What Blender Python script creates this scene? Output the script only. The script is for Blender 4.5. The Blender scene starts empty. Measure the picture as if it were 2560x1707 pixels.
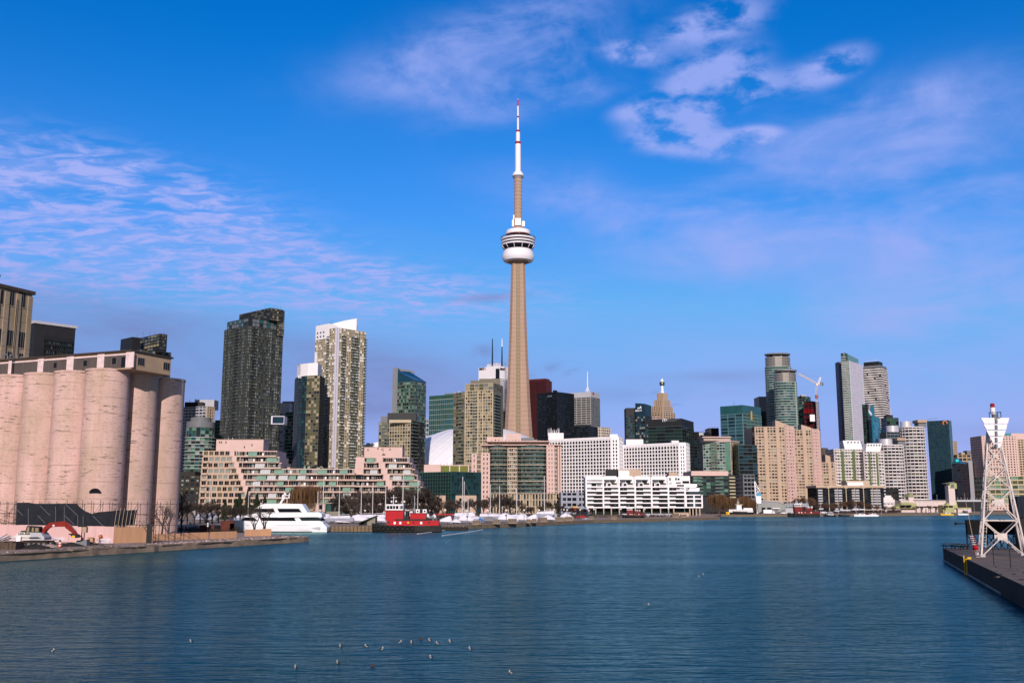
import bpy, math, random
from math import sin, cos, tan, atan, atan2, pi, sqrt, radians
from mathutils import Vector, Matrix
random.seed(7)
sc = bpy.context.scene
COL = sc.collection
# ------------------------------------------------------------------ camera
F = 2488.89; PIT = radians(9.197); H = 8.5
cp, sp = cos(PIT), sin(PIT)
cam = bpy.data.cameras.new('camera'); camo = bpy.data.objects.new('camera', cam); COL.objects.link(camo)
cam.lens = 35; cam.sensor_width = 36; cam.clip_start = 0.5; cam.clip_end = 30000
camo.location = (0, 0, H); camo.rotation_euler = (pi/2+PIT, 0, 0)
sc.camera = camo
# ------------------------------------------------------------------ light
SUN_EL = radians(21); SUN_AZ = atan2(0.03, -1.0)      # azimuth of the sun measured from +Y towards +X
sun = bpy.data.lights.new('sun', 'SUN'); suno = bpy.data.objects.new('sun', sun); COL.objects.link(suno)
sun.energy = 4.3; sun.angle = radians(0.5); sun.color = (1.0, 0.885, 0.83)
sd = Vector((sin(SUN_AZ)*cos(SUN_EL), cos(SUN_AZ)*cos(SUN_EL), sin(SUN_EL)))
suno.rotation_euler = sd.to_track_quat('Z', 'Y').to_euler(); suno.location = (0, -50, 200)
sc.view_settings.view_transform = 'Standard'; sc.view_settings.look = 'None'
sc.view_settings.exposure = 0.0; sc.view_settings.gamma = 1.0
# ------------------------------------------------------------------ sky with clouds (all in world directions)
def pxdir(px, py):
    d = Vector(((px-1280)/F, cp*1.0+sp*(py-853.5)/F, sp-cp*(py-853.5)/F)); d.normalize(); return d
wd = bpy.data.worlds.new('World'); sc.world = wd; wd.use_nodes = True
nt = wd.node_tree; N = nt.nodes; L = nt.links
for n in list(N): N.remove(n)
def nd(t, **k):
    n = N.new(t)
    for a, v in k.items(): setattr(n, a, v)
    return n
def mth(op, a, b=None, c=None, clamp=False):
    n = nd('ShaderNodeMath', operation=op); n.use_clamp = clamp
    for i, v in enumerate((a, b, c)):
        if v is None: continue
        if isinstance(v, (int, float)): n.inputs[i].default_value = v
        else: L.new(v, n.inputs[i])
    return n.outputs[0]
out = nd('ShaderNodeOutputWorld'); bg = nd('ShaderNodeBackground')
sky = nd('ShaderNodeTexSky', sky_type='NISHITA'); sky.sun_disc = False
sky.sun_elevation = SUN_EL; sky.sun_rotation = SUN_AZ; sky.air_density = 1.0; sky.dust_density = 0.6; sky.ozone_density = 2.5
tc = nd('ShaderNodeTexCoord'); DIR = tc.outputs['Generated']
sep = nd('ShaderNodeSeparateXYZ'); L.new(DIR, sep.inputs[0])
zc_ = mth('MAXIMUM', sep.outputs[2], 0.0)
den = mth('ADD', zc_, 0.10)
cmb = nd('ShaderNodeCombineXYZ'); L.new(mth('DIVIDE', sep.outputs[0], den), cmb.inputs[0]); L.new(mth('DIVIDE', sep.outputs[1], den), cmb.inputs[1])
PLANE = cmb.outputs[0]
def vmap(vec, scale, loc=(0, 0, 0), rot=0):
    m = nd('ShaderNodeMapping'); m.inputs['Scale'].default_value = scale; m.inputs['Location'].default_value = loc
    m.inputs['Rotation'].default_value = (0, 0, rot); L.new(vec, m.inputs[0]); return m.outputs[0]
def noise(vec, s, det=6, rough=.55, dist=0.0):
    n = nd('ShaderNodeTexNoise'); n.inputs['Scale'].default_value = s; n.inputs['Detail'].default_value = det
    n.inputs['Roughness'].default_value = rough; n.inputs['Distortion'].default_value = dist; L.new(vec, n.inputs['Vector']); return n.outputs[0]
def ramp(v, a, b):
    n = nd('ShaderNodeMapRange', interpolation_type='SMOOTHSTEP'); L.new(v, n.inputs[0])
    n.inputs[1].default_value = a; n.inputs[2].default_value = b; return n.outputs[0]
def blob(px, py, rx, ry, rot=0.0):
    """soft elliptical patch of sky around a direction; radii in radians, returns 0..1"""
    c = pxdir(px, py); a = Vector((c.y, -c.x, 0)).normalized(); u = a.cross(c)
    ca, sa = cos(rot), sin(rot)
    e1 = (a*ca+u*sa)/(rx/F); e2 = (u*ca-a*sa)/(ry/F)
    def dot(v):
        n = nd('ShaderNodeVectorMath', operation='DOT_PRODUCT'); L.new(DIR, n.inputs[0]); n.inputs[1].default_value = v; return n.outputs['Value']
    x = mth('SUBTRACT', dot(e1), e1.dot(c)); y = mth('SUBTRACT', dot(e2), e2.dot(c))
    r2 = mth('ADD', mth('MULTIPLY', x, x), mth('MULTIPLY', y, y))
    return mth('POWER', 2.718, mth('MULTIPLY', r2, -1.0))
def addup(lst):
    s = lst[0]
    for k in lst[1:]: s = mth('ADD', s, k)
    return mth('MINIMUM', s, 1.0)
# grade of the clear sky: deep saturated blue
hsv = nd('ShaderNodeHueSaturation'); hsv.inputs['Saturation'].default_value = 1.42; hsv.inputs['Value'].default_value = 1.0
L.new(sky.outputs[0], hsv.inputs['Color'])
gr = nd('ShaderNodeMix', data_type='RGBA', blend_type='MULTIPLY'); gr.inputs['Factor'].default_value = 1.0
L.new(hsv.outputs[0], gr.inputs['A']); gr.inputs['B'].default_value = (0.16, 1.30, 1.85, 1)
vm_ = nd('ShaderNodeVectorMath', operation='MINIMUM'); L.new(gr.outputs['Result'], vm_.inputs[0]); vm_.inputs[1].default_value = (3.2, 5.3, 10.9)
SKYB = vm_.outputs[0]
# broad wisps, puffs and ripples; each kind has its own patches of sky
def gain(v, k): return mth('MULTIPLY', v, k)
def mulv(*a):
    r = a[0]
    for q in a[1:]: r = mth('MULTIPLY', r, q)
    return r
wisp = noise(vmap(DIR, (1, 1, 2.0), (3.1, .4, .7), .35), 8.0, 9, .62, .7)
puff = noise(vmap(DIR, (1, 1, 1.9), (.3, 0, .2)), 26.0, 8, .56, .15)
rip = noise(vmap(PLANE, (1.0, 1.7, 1), (0, 0, 0), -.25), 11.0, 6, .58, .6)
rip2 = noise(vmap(PLANE, (1.0, 1.6, 1), (2, 1, 0), -.15), 4.0, 5, .55, .4)
veiln = noise(vmap(DIR, (1, 1, 3.0), (1.3, .2, .1), .1), 6.0, 7, .58, .5)
m_top = addup([blob(1040, 195, 190, 60, .12), blob(1350, 150, 200, 60, .30), blob(1190, 110, 170, 60, .15), blob(1230, 260, 140, 50, .2), blob(1300, 60, 200, 50, .3), blob(1430, 230, 110, 30, .1)])
m_puff = addup([blob(1720, 280, 110, 45, .45), blob(1730, 352, 150, 45, -.2), blob(1770, 180, 130, 38, .25), blob(1850, 230, 110, 38, .2), blob(1780, 60, 140, 50, .2), blob(1610, 275, 75, 24, .1), blob(1895, 335, 60, 20, 0), blob(1575, 135, 70, 24, -.2), blob(2080, 170, 90, 40, .3)])
m_band = addup([blob(1430, 490, 190, 65, -.2), blob(1660, 570, 190, 60, -.05), blob(1700, 540, 90, 40, .55), blob(1960, 500, 260, 85, .25), blob(2120, 390, 300, 95, .15), blob(2330, 690, 330, 110, .2), blob(2500, 800, 260, 80, .1), blob(2360, 520, 280, 110, 0.1), blob(1900, 620, 300, 60, .1), blob(2250, 270, 250, 60, .1)])
m_left = addup([blob(80, 480, 320, 75, -.2), blob(480, 540, 300, 80, -.22), blob(180, 600, 520, 85, -.08), blob(640, 680, 380, 65, -.12), blob(330, 440, 200, 45, -.2), blob(0, 680, 380, 60, 0), blob(980, 720, 350, 50, -.05)])
c_top = mulv(m_top, mth('ADD', gain(ramp(wisp, .32, .66), .68), gain(ramp(puff, .35, .7), .35)))
c_puff = mulv(ramp(m_puff, .12, .85), ramp(puff, .34, .60))
c_band = mulv(m_band, mth('ADD', gain(ramp(wisp, .36, .74), .48), gain(ramp(veiln, .30, .68), .50)))
c_left = mulv(m_left, mth('ADD', gain(ramp(rip, .40, .66), .80), gain(ramp(rip2, .34, .66), .36)), ramp(rip2, .16, .42))
cl = mth('MINIMUM', addup([gain(c_top, .68), gain(c_puff, .78), gain(c_band, .85), gain(c_left, 1.0)]), 1.0)
CLOUD = nd('ShaderNodeMix', data_type='RGBA'); L.new(cl, CLOUD.inputs['Factor']); L.new(SKYB, CLOUD.inputs['A'])
CLOUD.inputs['B'].default_value = (4.3, 5.25, 10.9, 1)
# lilac veil low over the city, greyer and thicker on the left
low = mth('POWER', mth('SUBTRACT', 1.0, mth('MINIMUM', mth('MULTIPLY', zc_, 2.2), 1.0)), 2.1)
veil = nd('ShaderNodeMix', data_type='RGBA'); L.new(CLOUD.outputs['Result'], veil.inputs['A']); veil.inputs['B'].default_value = (4.6, 5.1, 10.3, 1)
L.new(mth('MULTIPLY', low, mth('ADD', 1.0, gain(ramp(veiln, .3, .7), .2))), veil.inputs['Factor'])
bank = noise(vmap(DIR, (1, 1, 3.2)), 5.0, 6, .6, .3)
mb_ = addup([blob(200, 850, 420, 95, -.05), blob(640, 910, 330, 90, -.05), blob(980, 960, 300, 80, 0), blob(60, 800, 220, 75, 0), blob(400, 960, 500, 90, 0)])
mb2 = addup([blob(1700, 985, 320, 22, 0), blob(2350, 1090, 300, 25, 0), blob(1800, 940, 200, 16, .0)])
mb3 = addup([blob(1225, 744, 85, 11, .06), blob(1362, 927, 42, 13, .4), blob(1425, 930, 22, 8, .4), blob(1210, 880, 26, 22, .3), blob(1685, 1011, 22, 3, 0), blob(1640, 980, 12, 5, .3)])
grey = nd('ShaderNodeMix', data_type='RGBA'); L.new(veil.outputs['Result'], grey.inputs['A']); grey.inputs['B'].default_value = (2.3, 2.75, 6.0, 1)
L.new(mth('ADD', mulv(mb_, mth('ADD', gain(ramp(bank, .35, .75), .50), .42)), mth('ADD', mulv(mb2, ramp(bank, .35, .6), .35), mulv(mb3, ramp(puff, .30, .6), .55)), clamp=True), grey.inputs['Factor'])
# neutral veil added to the unseen sky behind the viewer, greying the shadow fill
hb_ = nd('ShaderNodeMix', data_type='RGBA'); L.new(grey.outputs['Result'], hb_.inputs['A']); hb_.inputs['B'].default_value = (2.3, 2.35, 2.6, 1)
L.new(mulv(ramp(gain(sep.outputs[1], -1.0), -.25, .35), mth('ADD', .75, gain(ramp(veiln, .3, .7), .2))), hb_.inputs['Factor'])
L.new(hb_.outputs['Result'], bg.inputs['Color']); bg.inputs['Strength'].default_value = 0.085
L.new(bg.outputs[0], out.inputs[0])
# ------------------------------------------------------------------ pixel -> world helpers (measuring the photograph)
def T(py): return tan(PIT+atan((853.5-py)/F))
def ZY(py, Y): return H+Y*T(py)
def dep(Y, Z): return Y*cp+(Z-H)*sp
def XP(px, Y, Z): return (px-1280)/F*dep(Y, Z)
def P(px, py, Y):
    Z = ZY(py, Y); return Vector((XP(px, Y, Z), Y, Z))
def G(px, py, z=0.0):
    Y = (z-H)/T(py); return Vector((XP(px, Y, z), Y, z))
def GX(px, Y, z=1.3): return Vector((XP(px, Y, z), Y, z))
def along(C, d, px, Z):
    k = (px-1280)/F; t = (k*dep(C.y, Z)-C.x)/(d[0]-k*d[1]*cp)
    return Vector((C.x+t*d[0], C.y+t*d[1]))
def corner(pl, pc, pr, py, Y, rot=0.0, zoff=0.0):
    """rectangular footprint of a tower whose near corner is at pc and whose side faces end at pl and pr"""
    Z = ZY(py, Y)+zoff; C = Vector((XP(pc, Y, Z), Y))
    a = radians(48+rot); d1 = (-sin(a), cos(a)); d2 = (cos(a), sin(a))
    A = along(C, d1, pl, Z); B = along(C, d2, pr, Z)
    return [A, C, B, A+B-C], Z
def front(pts, py, ref=0, back=30.0):
    """footprint with a front chain of (px, Y) and a straight back"""
    Z = ZY(py, pts[ref][1])
    ch = [Vector((XP(p, y, Z), y)) for p, y in pts]
    return ch+[Vector((ch[-1].x*1.0, ch[-1].y+back)), Vector((ch[0].x, ch[0].y+back))], Z
# ------------------------------------------------------------------ materials
def S(r, g, b):
    f = lambda c: (c/255/12.92 if c/255 <= .04045 else ((c/255+.055)/1.055)**2.4)
    return (f(r), f(g), f(b))
MATS = {}
def mat(name, col, rough=.7, var=.12, scale=.6, metal=0.0, stretch=(1, 1, 1), spec=.16, emit=None, joint=0):
    if name in MATS: return MATS[name]
    m = bpy.data.materials.new(name); MATS[name] = m; m.use_nodes = True
    n = m.node_tree.nodes; l = m.node_tree.links; b = n['Principled BSDF']
    b.inputs['Roughness'].default_value = rough; b.inputs['Metallic'].default_value = metal; b.inputs['Specular IOR Level'].default_value = spec
    tcn = n.new('ShaderNodeTexCoord'); mp = n.new('ShaderNodeMapping'); mp.inputs['Scale'].default_value = stretch
    nz = n.new('ShaderNodeTexNoise'); nz.inputs['Scale'].default_value = scale; nz.inputs['Detail'].default_value = 5
    l.new(tcn.outputs['Object'], mp.inputs[0]); l.new(mp.outputs[0], nz.inputs['Vector'])
    mx = n.new('ShaderNodeMix'); mx.data_type = 'RGBA'
    lo = tuple(c*(1-var*1.6) for c in col); hi = tuple(min(1, c*(1+var*1.6)) for c in col)
    mx.inputs['A'].default_value = lo+(1,); mx.inputs['B'].default_value = hi+(1,)
    l.new(nz.outputs[0], mx.inputs['Factor']); l.new(mx.outputs['Result'], b.inputs['Base Color'])
    if joint:   # horizontal casting joints every few metres
        w = n.new('ShaderNodeTexWave'); w.bands_direction = 'Z'; w.inputs['Scale'].default_value = joint; w.inputs['Distortion'].default_value = .4; w.inputs['Detail'].default_value = 1; l.new(tcn.outputs['Object'], w.inputs['Vector'])
        q = n.new('ShaderNodeMapRange'); l.new(w.outputs['Fac'], q.inputs[0]); q.inputs[1].default_value = .90; q.inputs[2].default_value = 1.0; q.inputs[4].default_value = .45
        m2 = n.new('ShaderNodeMix'); m2.data_type = 'RGBA'; l.new(q.outputs[0], m2.inputs['Factor']); l.new(mx.outputs['Result'], m2.inputs['A']); m2.inputs['B'].default_value = tuple(c*.5 for c in col)+(1,); l.new(m2.outputs['Result'], b.inputs['Base Color'])
    if emit:
        b.inputs['Emission Color'].default_value = emit+(1,); b.inputs['Emission Strength'].default_value = 1.0
    return m
def glass(name, col, rough=.08, spec=.25):
    return mat(name, col, rough, .25, .15, 0, (1, 1, 1), spec)
# ------------------------------------------------------------------ mesh builder
class MB:
    def __init__(s): s.v = []; s.f = []; s.m = []; s.sm = []
    def face(s, pts, m, sm=False):
        i = len(s.v); s.v.extend(Vector(p) for p in pts); s.f.append(tuple(range(i, i+len(pts)))); s.m.append(m); s.sm.append(sm)
    def obox(s, o, x, y, z, m):
        o, x, y, z = Vector(o), Vector(x), Vector(y), Vector(z)
        if x.cross(y).dot(z) < 0: x, y = y, x
        p = [o, o+x, o+x+y, o+y, o+z, o+x+z, o+x+y+z, o+y+z]; i = len(s.v); s.v.extend(p)
        for q in ((0, 3, 2, 1), (4, 5, 6, 7), (0, 1, 5, 4), (1, 2, 6, 5), (2, 3, 7, 6), (3, 0, 4, 7)):
            s.f.append(tuple(i+k for k in q)); s.m.append(m); s.sm.append(False)
    def box(s, a, b, m):
        s.obox(a, (b[0]-a[0], 0, 0), (0, b[1]-a[1], 0), (0, 0, b[2]-a[2]), m)
    def cbox(s, c, sx, sy, sz, m, rz=0.0):
        ca, sa = cos(rz), sin(rz); x = Vector((ca, sa, 0))*sx; y = Vector((-sa, ca, 0))*sy
        s.obox(Vector(c)-x/2-y/2, x, y, (0, 0, sz), m)
    def prism(s, poly, z0, z1, m, mt=None):
        n = len(poly); i = len(s.v)
        zt = z1 if isinstance(z1, (list, tuple)) else [z1]*n
        for p in poly: s.v.append(Vector((p[0], p[1], z0)))
        for p, z in zip(poly, zt): s.v.append(Vector((p[0], p[1], z)))
        for k in range(n):
            s.f.append((i+k, i+(k+1) % n, i+n+(k+1) % n, i+n+k)); s.m.append(m); s.sm.append(False)
        s.f.append(tuple(i+n+k for k in range(n))); s.m.append(mt or m); s.sm.append(False)
        s.f.append(tuple(i+k for k in reversed(range(n)))); s.m.append(m); s.sm.append(False)
    def tube(s, p, q, r0, r1=None, n=6, m=None, cap=True):
        p, q = Vector(p), Vector(q); r1 = r0 if r1 is None else r1
        d = q-p
        if d.length < 1e-6: return
        d.normalize(); a = d.orthogonal().normalized(); b = d.cross(a); i = len(s.v)
        for c, r in ((p, r0), (q, r1)):
            for k in range(n):
                t = 2*pi*k/n; s.v.append(c+(a*cos(t)+b*sin(t))*r)
        for k in range(n):
            s.f.append((i+k, i+(k+1) % n, i+n+(k+1) % n, i+n+k)); s.m.append(m); s.sm.append(n > 5)
        if cap:
            j = len(s.v); s.v.extend(s.v[i:i+2*n])
            s.f.append(tuple(j+k for k in reversed(range(n)))); s.m.append(m); s.sm.append(False)
            s.f.append(tuple(j+n+k for k in range(n))); s.m.append(m); s.sm.append(False)
    def path(s, pts, r, n=5, m=None):
        for a, b in zip(pts[:-1], pts[1:]): s.tube(a, b, r, r, n, m)
    def lathe(s, c, prof, n=24, m=None, smooth=True):
        """prof: list of (radius, z[, material of the band above]); sharp corners of the profile stay sharp"""
        c = Vector(c); cs = [(cos(2*pi*k/n), sin(2*pi*k/n)) for k in range(n)]
        def ring(p):
            i = len(s.v); s.v.extend(c+Vector((p[0]*a, p[0]*b, p[1])) for a, b in cs); return i
        prev = None; lastd = None
        for j in range(len(prof)-1):
            d = Vector((prof[j+1][0]-prof[j][0], prof[j+1][1]-prof[j][1]))
            if d.length > 1e-6: d.normalize()
            if prev is None or not smooth or d.dot(lastd) < .8: prev = ring(prof[j])
            nx = ring(prof[j+1]); mm = prof[j][2] if len(prof[j]) > 2 else m
            for k in range(n):
                s.f.append((prev+k, prev+(k+1) % n, nx+(k+1) % n, nx+k)); s.m.append(mm); s.sm.append(smooth)
            prev = nx; lastd = d
        e = prof[-1]; i = ring(e); s.f.append(tuple(i+k for k in range(n))); s.m.append(e[2] if len(e) > 2 else m); s.sm.append(False)
        i = ring(prof[0]); s.f.append(tuple(i+k for k in reversed(range(n)))); s.m.append(prof[0][2] if len(prof[0]) > 2 else m); s.sm.append(False)
    def loft(s, rings, m, cap=True, smooth=False, closed=True):
        n = len(rings[0]); i = len(s.v)
        for r in rings: s.v.extend(Vector(p) for p in r)
        for j in range(len(rings)-1):
            for k in range(n if closed else n-1):
                s.f.append((i+j*n+k, i+j*n+(k+1) % n, i+(j+1)*n+(k+1) % n, i+(j+1)*n+k)); s.m.append(m); s.sm.append(smooth)
        if cap:
            s.f.append(tuple(i+k for k in reversed(range(n)))); s.m.append(m); s.sm.append(False)
            e = i+(len(rings)-1)*n; s.f.append(tuple(e+k for k in range(n))); s.m.append(m); s.sm.append(False)
    def mesh(s, name, off=Vector((0, 0, 0))):
        me = bpy.data.meshes.new(name); ms = []
        for x in s.m:
            if x not in ms: ms.append(x)
        me.from_pydata([tuple(v-off) for v in s.v], [], s.f)
        for x in ms: me.materials.append(x)
        ix = {x: k for k, x in enumerate(ms)}
        me.polygons.foreach_set('material_index', [ix[x] for x in s.m]); me.polygons.foreach_set('use_smooth', s.sm)
        me.update(); return me
    def build(s, name, parent=None, label=None):
        if not s.f: return None
        o = bpy.data.objects.new(name, None); bpy.data.objects.remove(o)
        off = OFF.get(parent.name, Vector((0, 0, 0))) if parent else Vector((0, 0, 0))
        o = bpy.data.objects.new(name, s.mesh(name, off)); COL.objects.link(o)
        if parent: o.parent = parent; OFF[o.name] = off
        if label: o['label'] = label
        return o
OFF = {}
def tag(o, label, cat, group=None, kind=None):
    if label: o['label'] = label
    if cat: o['category'] = cat
    if group: o['group'] = group
    if kind: o['kind'] = kind
    return o
def thing(name, label, cat, loc=(0, 0, 0), group=None):
    o = bpy.data.objects.new(name, None); COL.objects.link(o); o.location = loc; o.empty_display_size = 1
    OFF[o.name] = Vector(loc); return tag(o, label, cat, group)
def structure(mb, name):
    o = mb.build(name); o['kind'] = 'structure'; return o
def solo(mb, name, label, cat, group=None):
    """a thing that is a single mesh: origin moved to its base centre"""
    lo = Vector((min(v.x for v in mb.v)+max(v.x for v in mb.v), min(v.y for v in mb.v)+max(v.y for v in mb.v), 0))/2; lo.z = min(v.z for v in mb.v)
    o = bpy.data.objects.new(name, mb.mesh(name, lo)); COL.objects.link(o); o.location = lo
    return tag(o, label, cat, group)
def dup(o, loc, rz=0.0, s=1.0, label=None):
    r = o.copy(); COL.objects.link(r); r.location = loc; r.rotation_euler = (0, 0, rz); r.scale = (s, s, s) if isinstance(s, (int, float)) else s
    if label: r['label'] = label
    for ch in list(o.children):
        c = ch.copy(); COL.objects.link(c); c.parent = r
        for g in list(ch.children):
            d = g.copy(); COL.objects.link(d); d.parent = c
    return r
def text_part(txt, name, parent, pos, right, up, size, m, depth=.05, bold=0.0):
    """lettering as a mesh: baseline starts at pos, runs along right"""
    cu = bpy.data.curves.new(name, 'FONT'); cu.body = txt; cu.size = size; cu.extrude = depth; cu.offset = bold
    t = bpy.data.objects.new(name+'_src', cu); COL.objects.link(t)
    bpy.context.view_layer.update()
    me = bpy.data.meshes.new_from_object(t.evaluated_get(bpy.context.evaluated_depsgraph_get())); bpy.data.objects.remove(t); me.name = name
    right = Vector(right).normalized(); up = Vector(up).normalized(); nrm = right.cross(up)
    M = Matrix((right, up, nrm)).transposed().to_4x4(); M.translation = Vector(pos)-OFF.get(parent.name, Vector())
    me.transform(M); me.materials.clear(); me.materials.append(m)
    o = bpy.data.objects.new(name, me); COL.objects.link(o); o.parent = parent; OFF[o.name] = OFF[parent.name]; return o
ORD = ['leftmost', 'second from the left', 'third from the left', 'fourth from the left', 'fifth from the left', 'sixth from the left', 'seventh from the left', 'eighth from the left', 'ninth from the left', 'tenth from the left', 'eleventh from the left', 'twelfth from the left', 'thirteenth from the left', 'fourteenth from the left', 'fifteenth from the left', 'sixteenth from the left', 'seventeenth from the left', 'eighteenth from the left', 'nineteenth from the left', 'twentieth from the left', 'twenty-first from the left', 'twenty-second from the left', 'twenty-third from the left', 'twenty-fourth from the left', 'twenty-fifth from the left', 'twenty-sixth from the left', 'twenty-seventh from the left', 'twenty-eighth from the left', 'twenty-ninth from the left', 'thirtieth from the left']
# ------------------------------------------------------------------ building kit
WINMESH = {}
class Bld:
    def __init__(s, name, label, poly, z0=1.3, cat='building', group=None, floc=None):
        c = sum((Vector(p) for p in poly), Vector((0, 0)))/len(poly)
        s.root = thing(name, label, cat, (c.x, c.y, z0), group); s.parts = {}; s.nw = 0; s.z0 = z0; s.nb = 0
    def mb(s, part):
        if part not in s.parts: s.parts[part] = MB()
        return s.parts[part]
    def window(s, c, n, w, h, m, fm):
        """one window object; a shared mesh placed on the facade. Past 100 they go into one stuff mesh."""
        rz = atan2(n.y, n.x)+pi/2
        if s.nw >= 100:
            t = Vector((-n.y, n.x)); b = Vector((c[0]+n.x*.02, c[1]+n.y*.02))
            q = [Vector((b.x-t.x*w/2, b.y-t.y*w/2, c[2]-h/2)), Vector((b.x+t.x*w/2, b.y+t.y*w/2, c[2]-h/2)), Vector((b.x+t.x*w/2, b.y+t.y*w/2, c[2]+h/2)), Vector((b.x-t.x*w/2, b.y-t.y*w/2, c[2]+h/2))]
            s.mb('window#').face(q, m); return
        s.nw += 1; key = (round(w, 2), round(h, 2), m.name, fm.name)
        if key not in WINMESH:
            b = MB(); b.face([(-w/2, -.02, -h/2), (w/2, -.02, -h/2), (w/2, -.02, h/2), (-w/2, -.02, h/2)], m)
            f = min(.08, w*.05)
            b.box((-f/2, -.05, -h/2+f), (f/2, -.021, h/2-f), fm); b.box((-w/2, -.055, -h/2), (w/2, -.021, -h/2+f), fm); b.box((-w/2, -.055, h/2-f), (w/2, -.021, h/2), fm)
            WINMESH[key] = b.mesh('window')
        o = bpy.data.objects.new('window', WINMESH[key]); COL.objects.link(o); o.parent = s.root
        o.location = Vector(c)-OFF[s.root.name]; o.rotation_euler = (0, 0, rz)
    def facade(s, A, B, z0, z1, nf, nc, pw=.3, sh=.9, dp=.25, wm=None, gs=None, wobj=False, cells=None, fm=None, glz='glazing', wall='wall', pier=True, span=True, colf=None, top=.5, pm=None):
        A, B = Vector(A[:2]), Vector(B[:2]); d = B-A; Ln = d.length; t = d/Ln; n = Vector((t.y, -t.x)); fh = (z1-z0)/nf; bw = Ln/nc
        n3 = Vector((n.x, n.y, 0)); t3 = Vector((t.x, t.y, 0)); W = s.mb(wall); pm = pm or wm
        if pier:
            for i in range(nc+1):
                w = pw; x0 = min(max(i*bw-w/2, 0), Ln-w)
                W.obox(Vector((A.x, A.y, z0))+t3*x0, t3*w, n3*dp, (0, 0, z1-z0), pm)
        for j in range(nf+1):
            if j == nf: hh, zz = top, z1-top
            else: hh, zz = sh, z0+j*fh
            if hh <= 0 or (not span and j < nf): continue
            W.obox(Vector((A.x, A.y, zz))+t3*.003, t3*(Ln-.006), n3*(dp-.012), (0, 0, hh-.001*(j == nf)), wm)
        if gs is None: return
        if pw >= .9 and sh >= 1.0: wobj = True
        Gm = s.mb(glz)
        for j in range(nf-1, -1, -1):
            zb, zt = z0+j*fh+sh, z0+(j+1)*fh-(top if j == nf-1 else 0)
            for i in range(nc):
                cc = cells[i % len(cells)] if cells else 'w'
                if cc == '.': continue
                x0, x1 = i*bw+pw/2, (i+1)*bw-pw/2
                if colf and colf(i, j) is not None: m = colf(i, j)
                else: m = random.choice(gs)
                if cc == 'n': xm = (x0+x1)/2; x0, x1 = xm-(x1-x0)*.28, xm+(x1-x0)*.28
                if cc == 'n' or wobj:
                    c = A+t*((x0+x1)/2); s.window((c.x, c.y, (zb+zt)/2), n, x1-x0, zt-zb, m, fm or wm)
                else:
                    o = Vector((A.x, A.y, 0))+n3*.02
                    Gm.face([o+t3*x0+Vector((0, 0, zb)), o+t3*x1+Vector((0, 0, zb)), o+t3*x1+Vector((0, 0, zt)), o+t3*x0+Vector((0, 0, zt))], m)
    def balcony(s, A, B, u0, u1, z0, z1, nf, d=1.5, sm=None, rm=None, rail=1.0, thick=.25):
        """a stack of balconies; each slab with its railing is a part of its own (past 100: one stuff part)"""
        A, B = Vector(A[:2]), Vector(B[:2]); t = (B-A); Ln = t.length; t = t/Ln; n = Vector((t.y, -t.x)); fh = (z1-z0)/nf
        t3 = Vector((t.x, t.y, 0)); n3 = Vector((n.x, n.y, 0)); w = (u1-u0)*Ln
        proto = None
        for j in range(nf-1, -1, -1):
            o = Vector((A.x, A.y, z0+j*fh))+t3*(u0*Ln)
            b = s.mb('balcony#') if s.nb >= 100 else MB()
            if s.nb >= 100 or proto is None:
                q = o
                b.obox(q-n3*.02, t3*w, n3*d, (0, 0, thick), sm)
                b.obox(q+n3*(d-.08)+Vector((0, 0, thick)), t3*w, n3*.06, (0, 0, rail), rm)
                b.obox(q+n3*.02+Vector((0, 0, thick)), t3*.06, n3*(d-.11), (0, 0, rail-.01), rm)
                b.obox(q+n3*.02+t3*(w-.06)+Vector((0, 0, thick)), t3*.06, n3*(d-.11), (0, 0, rail-.01), rm)
            if s.nb < 100:
                if proto is None:
                    me = b.mesh('balcony', o); proto = me
                ob = bpy.data.objects.new('balcony', proto); COL.objects.link(ob); ob.parent = s.root; ob.location = o-OFF[s.root.name]; s.nb += 1
    def bands(s, poly, zs, hh, pr, m, name='floor_band', vis=None):
        """a projecting band round the visible sides at each height: one part per floor"""
        for z in zs:
            b = MB(); n = len(poly)
            for i in range(n):
                A, B = Vector(poly[i][:2]), Vector(poly[(i+1) % n][:2])
                if not facing(A, B): continue
                d = B-A; t = d.normalized(); nn = Vector((t.y, -t.x))
                b.obox(Vector((A.x, A.y, z))-Vector((t.x, t.y, 0))*pr*.5, Vector((t.x, t.y, 0))*(d.length+pr), Vector((nn.x, nn.y, 0))*pr, (0, 0, hh), m)
            b.build(name, s.root)
    def tower(s, poly, z0, z1, nf, bay=3.0, body=None, roof=None, edges={}, **kw):
        s.mb('core').prism(poly, z0, z1-.02, body or kw.get('wm'), roof or M_ROOF)
        n = len(poly)
        for i in range(n):
            A, B = Vector(poly[i][:2]), Vector(poly[(i+1) % n][:2])
            if (B-A).length < .3 or not facing(A, B): continue
            k = dict(kw); e = dict(edges.get(i, {})); by = e.pop('bay', bay); nn = e.pop('nf', nf); k.update(e)
            s.facade(A, B, z0, z1, nf, max(1, round((B-A).length/by)), **k)
    def done(s):
        for k, b in s.parts.items():
            if not b.f: continue
            o = b.build(k.split('#')[0].split(' ')[0], s.root)
            if '#' in k and k.endswith('#') and o is not None: o['kind'] = 'stuff'
        return s.root
def facing(A, B):
    d = B-A; n = Vector((d.y, -d.x)); m = (A+B)/2; return n.dot(-m)/(n.length*m.length+1e-9) > -.12
def circle(c, r, n=24, a0=0.0, a1=2*pi, sy=1.0):
    return [Vector((c[0]+r*cos(a0+(a1-a0)*k/n), c[1]+sy*r*sin(a0+(a1-a0)*k/n))) for k in range(n)]
def scalep(poly, f):
    c = sum((Vector(p[:2]) for p in poly), Vector((0, 0)))/len(poly); return [c+(Vector(p[:2])-c)*f for p in poly]
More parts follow.
